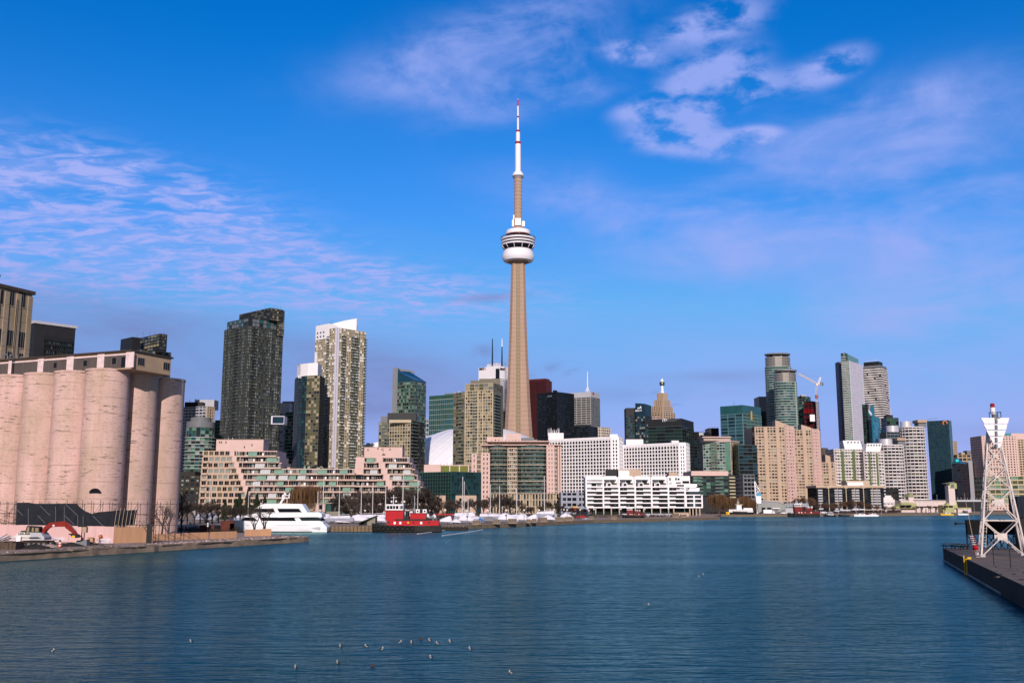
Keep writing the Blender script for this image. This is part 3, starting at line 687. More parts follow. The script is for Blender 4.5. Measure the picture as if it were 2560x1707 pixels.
# ---- far left dark tower seen over the silos
poly, Z = corner(50, 88, 189, 808, 800)
B = Bld('dark_condo_tower', 'black flat-roofed tower with an overhanging roof, just right of the brown elevator tower', poly)
zt = ZY(846, 800)
B.tower(poly, GR, Z, 40, body=mat('black_cladding', (.022, .022, .026), .6, .2, .2), wm=mat('black_cladding', (0, 0, 0)), gs=None, pier=False, span=False, top=.2)
A_, B_ = poly[1], poly[2]; a1, b1 = lerp(A_, B_, .24), lerp(A_, B_, .98)
B.facade(a1, b1, GR, zt, 34, 14, pw=.35, sh=1.0, dp=1.2, wm=DARK, gs=[DKG, TEALG, GREYG, BLACKG, PALEG, TEALG], glz='glazing')
b = MB(); b.prism(scalep(poly, 1.07), Z, Z+2.2, LGREY); b.build('roof', B.root)
b = MB(); b.obox((a1.x, a1.y, zt), Vector((b1.x-a1.x, b1.y-a1.y, 0)), Vector(((b1-a1).y, -(b1-a1).x, 0)).normalized()*1.4, (0, 0, 3), DARK); b.build('parapet', B.root)
B.facade(poly[0], poly[1], GR, zt, 34, 6, pw=2.2, sh=1.6, dp=.3, wm=mat('black_cladding', (0, 0, 0)), gs=[BLACKG, DKG, BLUEG])
B.done()
# ---- second dark block over the silos
poly, Z = corner(285, 348, 428, 872, 830)
B = Bld('glass_condo_block', 'dark stepped glass block showing above the silo gallery corner', poly)
B.tower(poly, GR, Z, 38, bay=3, wm=DARK, gs=[DKG, TEALG, OLIVEG, PALEG, GREYG], pw=.4, sh=.9)
b = MB(); p2, z2 = corner(302, 331, 352, 842, 840); b.prism(p2, Z, z2, DARK); b.build('penthouse', B.root)
p3, z3 = corner(348, 400, 418, 834, 836); Bs = B.mb('core'); Bs.prism(p3, Z-2, z3-.1, DARK, DARK)
for i in (0, 1): B.facade(p3[i], p3[i+1], Z, z3, 5, 7, pw=.4, sh=.8, wm=DARK, gs=[OLIVEG, TANG, DKG, GREYG], glz='upper_glazing')
for px, y in ((340, 836), (356, 831), (372, 830), (385, 829), (408, 831)): mast(B.root, px, y+6, y-3, 840, .25, GREYM)
B.done()
# ---- banded condo right of the silos
poly, Z = corner(430, 517, 536, 1015, 930, 18)
B = Bld('banded_condo', 'tall condo with white horizontal bands right beside the silos', poly)
B.tower(poly, GR, Z, 34, bay=4, wm=LGREY, gs=[DKG, GREENG, GREYG, DKG], pw=.5, sh=1.1, dp=.8, edges={1: dict(wm=BEIGE, bay=3.2, pw=1.4)})
addbox(B.root, 'penthouse', 462, 507, 1005, 940, 15, Z-1, DARK); addbox(B.root, 'penthouse', 487, 536, 999, 948, 14, Z-1, LGREY)
mast(B.root, 473, 1003, 999, 940, .3, GREYM); mast(B.root, 487, 999, 995, 948, .3, GREYM); B.done()
Y = 880; Z = ZY(1067, Y); c = (XP(491, Y, Z), Y+12); poly = circle(c, 12.2, 20)
B = Bld('round_condo', 'round green glass condo tower in front of the banded condo by the silos', poly)
B.tower(poly, GR, Z, 24, bay=9, wm=MULG, gs=GRN, pw=.2, sh=.0, span=False, top=.3)
B.bands(poly, [GR+k*(Z-GR)/24 for k in range(1, 22)], .45, 1.0, SLAB)
b = MB(); b.lathe((c[0], c[1], Z), [(12.4, 0), (12.4, 5), (9, 5), (9, 9)], 20, GREYM); b.build('penthouse', B.root); B.done()
poly, Z = rect(449, 503, 1188, 620, 30)
B = Bld('brick_midrise', 'low dark brown brick block at the foot of the round condo', poly)
BRK = mat('dark_brick', (.035, .032, .028), .85, .2, .4)
B.tower(poly, GR+9, Z, 6, bay=3.2, wm=BRK, gs=[PALEG, DKG, OLIVEG, BLACKG], pw=1.3, sh=1.1, wobj=True, fm=BRK)
b = MB(); boxpx(b, 452, 488, 1178, 625, 20, Z-.1, BRK); b.build('penthouse', B.root)
b = MB(); boxpx(b, 461, 502, 1236, 618, 30, GR+6, DARK); b.build('canopy', B.root)
for px in (471, 487): b = MB(); q = GX(px, 618); b.tube((q.x, q.y, GR), (q.x, q.y, GR+8), .4, None, 6, LGREY); b.build('pillar', B.root)
B.done()
poly, Z = rect(538, 560, 1050, 1000, 20)
B = Bld('green_sliver_tower', 'narrow green glass tower peeking out left of the tall dark condo', poly); B.tower(poly, GR, Z, 24, bay=4, wm=MULG, gs=[GREENG, TEALG, GREENG], pw=.3, sh=.8); B.done()
# ---- the tall dark condo
poly, Z = corner(562, 619.6, 707.5, 813.5, 900)
B = Bld('dark_condo_tower', 'tallest dark glass condo tower with pale windows and a glass fin on its right', poly)
nf = 58
DIMG = glass('dim_grey_glass', (.065, .072, .068), .12)
PALED = glass('dim_pale_glass', (.19, .21, .20), .25)
def colf(i, j):
    r = random.random(); f = (j*7+i//4*3) % 5
    if i % 11 in (0, 1, 4, 5): return PALED if r < .40+.12*(f == 1) else GREYG if r < .62 else DIMG
    return random.choice([DKG, DKG, DIMG, DIMG, OLIVEG]) if r < .88 else GREYG
B.tower(poly, GR, Z, nf, bay=2.0, wm=mat('grey_mullion', (.05, .055, .05), .5), gs=[BLACKG, DKG, DKG, OLIVEG, DIMG, DIMG, DIMG, GREYG, GREYG], pw=.3, sh=.75, dp=.5, colf=colf)
A_, B_ = poly[0], poly[1]
B.balcony(A_, B_, .52, .66, GR, Z, nf, 1.2, MUL, MUL); B.balcony(poly[1], poly[2], .14, .24, GR, Z, nf, 1.2, MUL, MUL)
ps = scalep(poly, .92); zs = ZY(799, 912); B.mb('core').prism(ps, Z-.1, zs-.1, MUL, M_ROOF)
for i in (0, 1): B.facade(ps[i], ps[i+1], Z, zs, 2, 9, pw=.3, sh=.5, wm=MUL, gs=[GREYG, DKG, TEALG], glz='upper_glazing')
p2, z2 = corner(599, 676, 707.5, 769.5, 915); b = MB(); b.prism(p2, zs-.2, z2, DARK, M_ROOF); b.build('penthouse', B.root)
for i, nn in ((0, 10), (1, 6)):
    B.facade(p2[i], p2[i+1], zs, z2, 5, nn, pw=.35, sh=.6, wm=MUL, gs=[OLIVEG, TANG, OLIVEG, DKG] if i else [DARK, DARK, OLIVEG], glz='crown_glazing')
b = MB(); fa, fb = lerp(poly[1], poly[2], .80), lerp(poly[1], poly[2], 1.0); fd = Vector(((fb-fa).y, -(fb-fa).x)).normalized()*1.4
b.prism([fa+fd, fb+fd, fb, fa], Z-6, z2-.6, DARK); b.build('fin', B.root); B.facade(fa+fd, fb+fd, Z-6, z2-.5, 11, 4, pw=.3, sh=.5, wm=MUL, gs=[OLIVEG, TANG, GREYG, OLIVEG], glz='fin_glazing')
for px, y in ((626, 776), (640, 774), (651, 773), (660, 771), (684, 767), (692, 766), (700, 768)): mast(B.root, px, y+6, y-2, 915, .25, GREYM)
b = MB(); Y = 893; Z1, Z0 = ZY(1039.5, Y), ZY(1060, Y); x0, x1 = XP(678, Y, Z1), XP(711, Y, Z1)
for q in (((x0, Y, Z0), (x1, Y+12, Z0+.7)), ((x0, Y, Z1-.7), (x1, Y+12, Z1)), ((x0, Y, Z0+.7), (x0+1.3, Y+12, Z1-.7)), ((x1-.4, Y, Z0+.7), (x1, Y+12, Z1-.7))): b.box(q[0], q[1], LAVP)
b.box((x0+1.3, Y+.7, Z0+.7), (x1-.4, Y+11.5, Z1-.7), BLUEG); b.build('sky_box', B.root); B.done()
# ---- slim pair behind
poly, Z = rect(697, 724, 1007, 1080, 25)
B = Bld('grey_slab_tower', 'slim pale grey tower between the tall dark condo and the curved brown one', poly); B.tower(poly, GR, Z, 30, bay=5, wm=LGREY, gs=[LGREY, GREYG], pw=1.5, sh=1.5); B.mb('core').prism(rect(706, 737, 1003, 1096, 10)[0], GR, ZY(1003, 1096), GREYM); B.done()
poly, Z = rect(715, 744, 1030, 1050, 25)
B = Bld('green_glass_condo', 'green glass condo half hidden left of the curved brown condo', poly); B.tower(poly, GR, Z, 28, bay=3, wm=MULG, gs=GRN, pw=.25, sh=.6); B.bands(poly, [GR+k*(Z-GR)/28 for k in range(2, 28)], .4, .9, SLAB); B.done()
# ---- curved brown / blue condo
Y = 950; ch = [(737.5, Y+26), (741, Y+14), (748, Y+6), (757, Y+1), (768, Y-2), (780, Y-4), (800, Y-6)]
poly, Z = front(ch, 940, 3, 25)
B = Bld('curved_condo', 'curved brown and blue glass condo with a plain white crown beside the beige condo', poly); nf = 42
for i in range(6): pass
B.tower(poly, GR, Z, nf, bay=2.6, wm=MUL, gs=[BLUEG, DKG, BLUEG, TEALG], pw=.2, sh=.4, edges={i: dict(gs=[OLIVEG, OLIVEG, DKG, TANG], wm=BMUL) for i in (4, 5)})
b = MB(); p2, z2 = front([(743, 972), (752, 962), (770, 956), (795, 952)], 910, 1, 20); b.prism(p2, Z-.1, z2, WHITE); b.build('crown', B.root)
for px, y in ((745, 911), (757, 909), (766, 908), (772, 907), (778, 907)): mast(B.root, px, y+3, y-3, 962, .3, GREYM)
for k in range(5): b = MB(); boxpx(b, 746+k*5.2, 749+k*5.2, 938, 953+k*.1, 1, ZY(945, 953), WHITE); b.build('crown_fin', B.root)
B.done()
# ---- tall beige condo
poly, Z = corner(789, 844, 915, 818.5, 1000)
B = Bld('beige_condo_tower', 'tall beige glass condo tower with stacked balconies and a white curved crown', poly); nf = 62
def colb(i, j):
    r = random.random(); return OLIVEG if r < .10 else (MIDTAN if r < .45 else None)
B.tower(poly, GR, Z, nf, bay=2.5, wm=CREAM, gs=[TANG, TANG, MIDTAN, PALEG, TANG, GREYG], pw=.35, sh=.85, dp=.35, colf=colb)
A_, B_ = poly[1], poly[2]
for u0, u1 in ((.14, .28), (.48, .74), (.93, 1.02)): B.balcony(A_, B_, u0, u1, GR, Z-6, nf-2, 1.6, mat('dark_slab', (.10, .095, .08), .7), RAILG)
B.balcony(poly[0], poly[1], .55, .66, GR, Z-6, nf-2, 1.0, mat('dark_slab', (0, 0, 0)), RAILG)
for (p, q, u, w_, m) in ((poly[0], poly[1], .02, .09, WHITE), (poly[0], poly[1], .93, .07, LAVP), (poly[1], poly[2], .0, .05, LAVP)):
    b = MB(); d = q-p; n = Vector((d.y, -d.x, 0)).normalized(); o = p+d*u; b.obox((o.x, o.y, GR), Vector((d.x, d.y, 0))*w_, n*.8, (0, 0, Z-GR-(22 if u == .02 else 0)), m); b.build('white_pier', B.root)
d = poly[1]-poly[0]; n = Vector((d.y, -d.x, 0)).normalized(); o = poly[0]+d*.04; z1 = ZY(809.5, 1010); z0 = ZY(846, 1010)
b = MB(); b.obox((o.x, o.y, z0), Vector((d.x, d.y, 0))*.60, n*.9, (0, 0, z1-z0), WHITE); b.obox((o.x, o.y, Z), Vector((d.x, d.y, 0))*.60, -n*14, (0, 0, z1-Z-.1), WHITE); b.build('crown', B.root)
for r in range(2):
    for k in range(3): q = o+d*(.04+k*.14); B.window((q.x+d.x*.05+n.x*.9, q.y+d.y*.05+n.y*.9, z0+3+r*4.2), n.xy, 2.2, 2.2, DKG, WHITE)
b = MB(); ring = []; zl = []
for k in range(13):
    t = k/12; px = 819+73*t; Yk = 1022-6*sin(pi*t*.8); zt = ZY(818-22*t**.55+0*t, Yk); ring.append((px, Yk, zt))
fr = [Vector((XP(a, y, z), y, z)) for a, y, z in ring]
for a, c in zip(fr[:-1], fr[1:]):
    for dy in (0, 1.0):
        q = [Vector((a.x, a.y+dy, Z-.5)), Vector((c.x, c.y+dy, Z-.5)), Vector((c.x, c.y+dy, c.z)), Vector((a.x, a.y+dy, a.z))]; b.face(q if not dy else list(reversed(q)), WHITE)
    b.face([a, c, c+Vector((0, 1, 0)), a+Vector((0, 1, 0))], WHITE)
b.face([fr[-1], Vector((fr[-1].x, fr[-1].y, Z-.5)), Vector((fr[-1].x, fr[-1].y+1, Z-.5)), fr[-1]+Vector((0, 1, 0))], WHITE)
b.prism([(fr[3].x, 1024), (fr[-1].x-2, 1024), (fr[-1].x-2, 1036), (fr[3].x, 1036)], Z-.5, ZY(812, 1024), WHITE); b.build('curved_fin', B.root)
for px, y in ((798, 808), (829, 800), (825, 803), (872, 793), (886, 793)): mast(B.root, px, y+4, y-1, 1022, .25, GREYM)
B.done()
# ---- domed stadium
Yd = 1180; zp = ZY(1063, 1150)
D = thing('domed_stadium', 'white ribbed stadium dome between the condo towers, left of the tall tower', 'stadium', (XP(1195, Yd, 60), Yd, GR))
ca, cb, cz = 260/F*1165, 112.0, zp-GR; cx = XP(1195, Yd, 60)
nst = 40; RC, RS = cos(radians(52)), sin(radians(52)); ca = cb = 122.0
for k in range(nst):
    t0, t1 = pi*k/nst, pi*(k+1)/nst
    m = LAVP if k in (5, 6, 7, 28) else WHITEB
    f = 1.0 if k % 2 else 1.006
    if m is LAVP: f = .992
    b = MB(); rows = []
    for t in (t0, t1):
        rows.append([Vector((cx+RC*(-ca*cos(pi*j/36)*f)+RS*(cb*cos(t)*sin(pi*j/36)*f), Yd-RS*ca*cos(pi*j/36)*f-RC*cb*cos(t)*sin(pi*j/36)*f, GR+cz*sin(t)*sin(pi*j/36)*f)) for j in range(37)])
    for j in range(36): b.face([rows[0][j], rows[0][j+1], rows[1][j+1], rows[1][j]], m, True)
    # lip closing the little step to the next panel
    g2 = .992
    for j in range(36):
        for rr in (rows[0], rows[1]):
            c0 = Vector((cx, Yd, GR)); b.face([rr[j], rr[j+1], c0+(rr[j+1]-c0)*g2/f, c0+(rr[j]-c0)*g2/f], LAVP)
    b.build('roof_panel', D)
b = MB(); Zl = ZY(1104, 1120); xs = [XP(p, 1120, Zl) for p in (908, 916, 925, 949)]
b.prism([(xs[0], 1120), (xs[3], 1120), (xs[3], 1200), (xs[0]+2, 1200)], GR, [ZY(1112, 1120), Zl, Zl, ZY(1108, 1120)], WHITEB); b.build('end_wall', D)
b = MB(); b.box((xs[1], 1119.4, ZY(1117, 1120)), (xs[2], 1119.98, ZY(1107, 1120)), LGREY); b.build('louvre', D)
b = MB(); Zb = ZY(1140, 1062); b.box((XP(1053, 1062, Zb), 1062, GR), (XP(1064, 1062, Zb), 1066, Zb), mat('pale_blue_panel', (.35, .42, .62), .5)); b.build('end_panel', D)
# ---- brown condo left of the dome
poly, Z = corner(974, 1027, 1060, 1051, 900, 22)
B = Bld('brown_condo', 'brown and cream gridded condo just left of the stadium dome', poly); nf = 26
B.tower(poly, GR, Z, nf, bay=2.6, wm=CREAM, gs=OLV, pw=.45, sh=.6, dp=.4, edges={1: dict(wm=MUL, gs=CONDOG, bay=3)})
B.balcony(poly[1], poly[2], .05, .45, GR, Z, nf, 1.3, MUL, RAILG)
q, z2 = rect(947, 976, 1055, 915, 22); B.mb('core').prism(q, GR, z2, BMUL, M_ROOF); B.facade(q[0], q[1], GR, z2, nf, 4, pw=.5, sh=.8, wm=BMUL, gs=OLV, glz='wing_glazing'); B.balcony(q[0], q[1], .3, .7, GR, z2, nf, 1.2, BMUL, RAILG)
addbox(B.root, 'penthouse', 952, 970, 1040, 918, 14, z2-.1, GREYM); addbox(B.root, 'penthouse', 969, 1040, 1032, 914, 15, Z-.1, MUL); addbox(B.root, 'parapet', 973, 1028, 1049, 898.6, 1, Z-2, CREAM); B.done()
# ---- green tower with slanted glass roof
poly, Z = corner(994, 1036, 1065, 953, 1000, 10)
B = Bld('slant_roof_tower', 'green glass tower with a slanted blue glass roof and a grey fin', poly); nf = 36
B.tower(poly, GR, Z, nf, bay=2.5, wm=MULG, gs=GRN+[LGREENG, BLACKG], pw=.25, sh=1.1, dp=.2)
for i in (0, 1):
    A_, B_ = poly[i], poly[i+1]; n = Vector(((B_-A_).y, -(B_-A_).x, 0)).normalized()
b = MB(); b.prism(poly, Z, [ZY(930, 1020), ZY(950, 1000), ZY(957, 1025), ZY(934, 1045)], mat('slant_blue_glass', (.012, .05, .085), .12, .2, .2), mat('slant_blue_glass', (0, 0, 0))); b.build('glass_roof', B.root)
addbox(B.root, 'fin', 982, 995, 919, 1012, 24, GR, GREYM)
b = MB(); q = [(982, 919), (1032, 926), (1035, 930), (1035, 945), (994, 940), (982, 940)]; pts = [P(x, y, 1050) for x, y in q]
b.loft([pts, [p+Vector((0, 3, 0)) for p in pts]], GREYM); b.build('fin', B.root); B.done()
poly, Z = rect(1060, 1078, 1048, 1400, 20); B = Bld('blue_grey_tower', 'small distant blue-grey tower left of the flat green office tower', poly); B.tower(poly, GR, Z, 20, bay=4, wm=LGREY, gs=[GREYG, BLUEG, TEALG], pw=.4, sh=1.2); B.done()
poly, Z = front([(1073, 1345), (1150, 1316)], 990, 0, 30)
B = Bld('green_office_slab', 'flat-topped green glass office slab with thin pale lines, behind the dome', poly)
B.tower(poly, GR, Z-5.5, 21, bay=3.2, wm=SLAB, gs=[TEALG, GREENG, GREENG, TEALG], pw=.06, sh=.35, dp=.15)
B.mb('parapet').prism(poly, Z-5.5, Z, GREENG, M_ROOF); addbox(B.root, 'penthouse', 1112, 1150, 983, 1336, 12, Z-.1, MULG); B.done()
# ---- brown condo right of the dome
poly, Z = corner(1163, 1233, 1257, 957, 900, 22)
B = Bld('brown_condo', 'brown condo tower with balconies standing in front of the dome', poly); nf = 38
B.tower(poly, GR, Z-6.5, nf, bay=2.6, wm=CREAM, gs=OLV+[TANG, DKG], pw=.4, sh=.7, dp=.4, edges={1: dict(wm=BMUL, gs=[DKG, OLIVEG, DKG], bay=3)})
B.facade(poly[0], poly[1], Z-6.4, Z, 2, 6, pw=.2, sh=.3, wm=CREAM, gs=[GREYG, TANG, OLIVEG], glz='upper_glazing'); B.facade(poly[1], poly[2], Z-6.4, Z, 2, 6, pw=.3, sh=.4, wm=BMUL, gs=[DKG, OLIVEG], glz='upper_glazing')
B.mb('core').prism(poly, Z-6.6, Z-.05, BMUL, M_ROOF)
A_, B_ = poly[1], poly[2]; B.balcony(A_, B_, .05, .62, GR, Z-8, nf, 1.8, BMUL, RAILG); B.balcony(poly[0], poly[1], .28, .42, GR, Z-8, nf, 1.2, BMUL, RAILG)
for u in (.46, .62, .0, .97):
    b = MB(); d = poly[1]-poly[0]; n = Vector((d.y, -d.x, 0)).normalized(); o = poly[0]+d*u; b.obox((o.x, o.y, GR), Vector((d.x, d.y, 0))*.035, n*.7, (0, 0, Z-GR-8), CREAM); b.build('pier', B.root)
addbox(B.root, 'penthouse', 1176, 1200, 951, 915, 14, Z-.1, BMUL); addbox(B.root, 'penthouse', 1198, 1250, 946.5, 917, 12, Z-.1, BMUL)
q, z2 = front([(1134, 925), (1167, 913)], 983, 0, 22); B.mb('core').prism(q, GR, z2, BMUL, M_ROOF); B.facade(q[0], q[1], GR, z2, 34, 5, pw=.4, sh=.9, wm=BMUL, gs=OLV, glz='wing_glazing'); B.balcony(q[0], q[1], .4, .75, GR, z2, 34, 1.3, CREAM, RAILG)
for k in range(6): b = MB(); boxpx(b, 1136+k*5, 1139+k*5, 982-random.uniform(0, 5), 930, 4, z2-.2, random.choice([BMUL, CREAM])); b.build('roof_frame', B.root)
B.done()
# ---- white bank tower with dark stripes
poly, Z = corner(1196.5, 1244, 1300, 914, 1950)
B = Bld('white_bank_tower', 'white bank tower with dark stripes and two antennas, left of the tall tower', poly)
zs = Z-24; B.mb('core').prism(poly, GR, Z, WHITE, WHITE)
for i in (0, 1): B.facade(poly[i], poly[i+1], GR, zs, 66, 3, pw=3.0, sh=2.2, dp=.5, wm=WHITE, gs=[BLACKG], top=.6)
b = MB(); c = poly[1]; n1 = Vector((-.67, -.74, 0)); b.cbox((c.x, c.y+1, GR), 5.5, 5.5, Z-GR-6, BLACKG, radians(48)); b.build('corner_notch', B.root)
b = MB(); p2, z2 = corner(1217, 1242, 1256, 907, 1965); b.prism(p2, Z-.1, z2, LAVP); b.build('penthouse', B.root)
for k in range(14): mast(B.root, 1210+k*4.2+random.uniform(-1, 1), 912, random.uniform(902, 909), 1962, .4, GREYM)
mast(B.root, 1231, 912, 846, 1960, 1.7, mat('blue_black_steel', (.01, .02, .05), .5)); mast(B.root, 1255, 915, 864, 1965, 1.8, mat('blue_black_steel', (0, 0, 0))); mast(B.root, 1255, 866, 846, 1965, 1.2, WHITE)
BLK = mat('black_letters', (.02, .02, .025), .5); REDL = mat('red_logo', (.55, .03, .05), .5)
def logo_text(B, txt, A, C, px, py, size, m, name='sign', dpt=.3, off=.7, bold=.02):
    p = onpl(px, py, A, C); d = (C-A); r = Vector((d.x, d.y, 0)).normalized(); n = Vector((r.y, -r.x, 0)); return text_part(txt, name, B.root, p+n*off, r, (0, 0, 1), size, m, dpt, bold)
def ring(B, A, C, px, py, r, m, off=.9, name='sign', n=12, th=.35):
    p = onpl(px, py, A, C); d = (C-A); t = Vector((d.x, d.y, 0)).normalized(); nn = Vector((t.y, -t.x, 0)); b = MB(); o = p+nn*off
    for k in range(n):
        a0, a1 = 2*pi*k/n, 2*pi*(k+1)/n
        if 1.25*pi < a0+.1 < 1.7*pi: continue
        f = lambda a, q: o+(t*cos(a)+Vector((0, 0, 1))*sin(a))*q
        b.face([f(a0, r*(1-th)), f(a1, r*(1-th)), f(a1, r), f(a0, r)][::-1], m); b.face([f(a0, r*(1-th))+nn*.2, f(a1, r*(1-th))+nn*.2, f(a1, r)+nn*.2, f(a0, r)+nn*.2], m)
    b.build(name, B.root)
logo_text(B, 'BMO', poly[0], poly[1], 1198.5, 925.5, 6.2, BLK, bold=.12); ring(B, poly[0], poly[1], 1212.5, 923, 2.7, REDL)
logo_text(B, 'BMO', poly[1], poly[2], 1249.5, 924.5, 6.2, BLK, bold=.12); ring(B, poly[1], poly[2], 1260.5, 922, 2.7, REDL); B.done()
poly, Z = rect(1246, 1276, 1029, 1600, 30); B = Bld('black_office_block', 'black office block showing as a sliver left of the tall tower shaft', poly); B.tower(poly, GR, Z, 30, bay=4, wm=DARK, gs=[BLACKG], pw=.4, sh=1); B.done()
# ---- right of the great tower
poly, Z = corner(1290, 1367, 1379, 950.5, 1900, 15)
B = Bld('red_office_tower', 'dark red granite office tower right behind the tall tower', poly); RG = glass('red_black_glass', (.03, .006, .008), .1); RW = mat('red_granite', (.085, .018, .020), .45, .15, .1)
B.tower(poly, GR, Z, 60, bay=4, wm=mat('dark_red_granite', (.06, .012, .014), .45, .15, .1), gs=[RG, BLACKG], pw=1.2, sh=1.4, dp=.6, edges={1: dict(wm=RW)})
b = MB(); b.prism(scalep(poly, .9), Z, Z+4, RW); b.build('penthouse', B.root); B.done()
poly, Z = corner(1344, 1392, 1435, 979, 1300)
B = Bld('black_office_tower', 'black glass office tower beside the dark red one, right of the tall tower', poly); B.tower(poly, GR, Z, 44, bay=3.4, wm=mat('black_frame', (.010, .013, .018), .35, .2, .2), gs=[BLACKG, BLACKG, BLACKG, DKG], pw=.5, sh=1.3, dp=.25)
b = MB(); p2, z2 = corner(1382, 1388, 1393, 975, 1320); b.prism(p2, Z-.1, z2, DARK); b.build('penthouse', B.root)
logo_text(B, 'RWC', poly[0], poly[1], 1369, 994, 4.2, mat('dim_sign', (.14, .15, .18), .5)) if False else None
b = MB(); p = onpl(1369, 993, poly[0], poly[1]); d = (poly[1]-poly[0]).normalized(); b.obox(p+Vector((d.y, -d.x, 0))*.4, Vector((d.x, d.y, 0))*8, Vector((d.y, -d.x, 0))*.2, (0, 0, 2.4), mat('dim_sign', (.10, .11, .13), .5)); b.build('sign', B.root); B.done()
poly, Z = corner(1418, 1477, 1499, 979, 1700, 12)
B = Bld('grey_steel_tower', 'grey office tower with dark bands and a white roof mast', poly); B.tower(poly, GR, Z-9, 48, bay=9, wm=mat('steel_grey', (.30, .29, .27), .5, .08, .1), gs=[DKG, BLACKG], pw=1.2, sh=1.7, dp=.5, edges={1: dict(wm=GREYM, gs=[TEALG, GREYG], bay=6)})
B.mb('parapet').prism(poly, Z-9, Z, LGREY, M_ROOF); mast(B.root, 1469, 980, 928, 1720, 1.1, WHITE)
for dx in (-5, 4): b = MB(); b.tube(P(1469+dx, 978, 1718), P(1469, 969, 1720), .8, None, 5, WHITE); b.build('antenna', B.root)
p = onpl(1481, 983, poly[1], poly[2]); b = MB(); d = (poly[2]-poly[1]).normalized(); b.obox(p+Vector((d.y, -d.x, 0))*.6-Vector((0, 0, 2)), Vector((d.x, d.y, 0))*5, Vector((d.y, -d.x, 0))*.2, (0, 0, 4), RED); b.build('sign', B.root); B.done()
poly, Z = corner(1408, 1470, 1494, 1064, 1010, 15)
B = Bld('black_low_tower', 'lower black tower in front of the grey office tower', poly); B.tower(poly, GR, Z, 26, bay=3.2, wm=mat('black_frame', (0, 0, 0)), gs=[BLACKG, DKG], pw=.4, sh=1.2); addbox(B.root, 'penthouse', 1440, 1478, 1060, 1030, 12, Z-.1, DARK); B.done()
poly, Z = corner(1490, 1502, 1526, 1067, 1250)
B = Bld('cream_apartment_block', 'small cream apartment block peeking over the white hotel', poly); B.tower(poly, GR, Z, 30, bay=4, wm=mat('cream_panel', (.60, .52, .44), .8), gs=[DKG, OLIVEG], pw=.8, sh=1.7, dp=.4); B.done()
# ---- white hotel, two wings
HOT = [BLACKG, BLACKG, BLACKG, DKG, DKG, OLIVEG]
def hotel(name, label, ch, yt, nf):
    poly, Z = front(ch, yt, 0, 26); B = Bld(name, label, poly); B.mb('core').prism(poly, GR, Z-.05, WHITE, M_ROOF)
    n = len(ch)
    B.facade(poly[0], poly[1], GR, Z, nf, round((poly[1]-poly[0]).length/3.12), pw=.95, sh=.85, dp=.30, wm=WHITE, gs=[BLACKG, BLACKG, BLACKG, DKG, OLIVEG], wobj=True, fm=BLACKG, top=2.0)
    for i in range(1, n-1): B.facade(poly[i], poly[i+1], GR, Z, nf, max(1, round((poly[i+1]-poly[i]).length/3)), pw=1.3, sh=1.1, dp=.45, wm=WHITE, gs=HOT, top=2.2, glz='end_glazing')
    return B, Z
B, Z = hotel('white_hotel', 'long white gridded hotel wing with square windows, left of its twin', [(1373, 925), (1528, 886), (1546, 885), (1553, 893), (1557, 908)], 1098, 21)
addbox(B.root, 'penthouse', 1371, 1409, 1082, 935, 14, Z-.1, WHITE); addbox(B.root, 'penthouse', 1524, 1544, 1085, 905, 10, Z-.1, WHITE)
for k in range(9): mast(B.root, 1371+k*3.4+random.uniform(-1, 1), 1088, random.uniform(1069, 1076), 934, .35, WHITE)
B.done()
B, Z = hotel('white_hotel', 'shorter white gridded hotel wing, right of its longer twin', [(1558, 906), (1697, 868), (1713, 868), (1720, 876), (1723, 890)], 1112, 19)
addbox(B.root, 'penthouse', 1565, 1608, 1098, 915, 14, Z-.1, WHITE); addbox(B.root, 'penthouse', 1679, 1697, 1101, 885, 10, Z-.1, WHITE); B.done()
# ---- dark hotel tower
poly, Z = corner(1588, 1612, 1628, 1009, 1150)
B = Bld('dark_hotel_tower', 'dark blue hotel tower with a white sign near its slanted top', poly); SPK = [BLUEG, DKG, TEALG, BLACKG, BLUEG, PALEG]
B.tower(poly, GR, Z-14, 34, bay=2.6, wm=MUL, gs=SPK, pw=.2, sh=.7)
B.mb('crown').prism(poly, Z-14, [ZY(1005.5, 1150), Z, ZY(1012, 1150), ZY(1010, 1150)], BLUEG)
q, z2 = rect(1565, 1590, 1019.5, 1165, 20); B.mb('core').prism(q, GR, z2, DARK, M_ROOF); B.facade(q[0], q[1], GR, z2-8, 32, 5, pw=.3, sh=.9, wm=MUL, gs=[BLUEG, DKG, TEALG], glz='wing_glazing')
WSIGN = mat('white_sign', (.75, .76, .80), .5)
logo_text(B, 'DELTA', poly[0], poly[1], 1589, 1029, 3.1, WSIGN, bold=.02)
p = onpl(1594, 1022, poly[0], poly[1]); d = (poly[1]-poly[0]).normalized(); r3 = Vector((d.x, d.y, 0)); n3 = Vector((d.y, -d.x, 0)); b = MB()
b.loft([[p+n3*.6+r3*x+Vector((0, 0, z)) for x, z in ((0, 0), (6.5, .6), (4.6, 3.4), (3.4, 1.2), (1.2, 1.9))], [p+n3*.9+r3*x+Vector((0, 0, z)) for x, z in ((0, 0), (6.5, .6), (4.6, 3.4), (3.4, 1.2), (1.2, 1.9))]], WSIGN); b.build('logo', B.root); B.done()
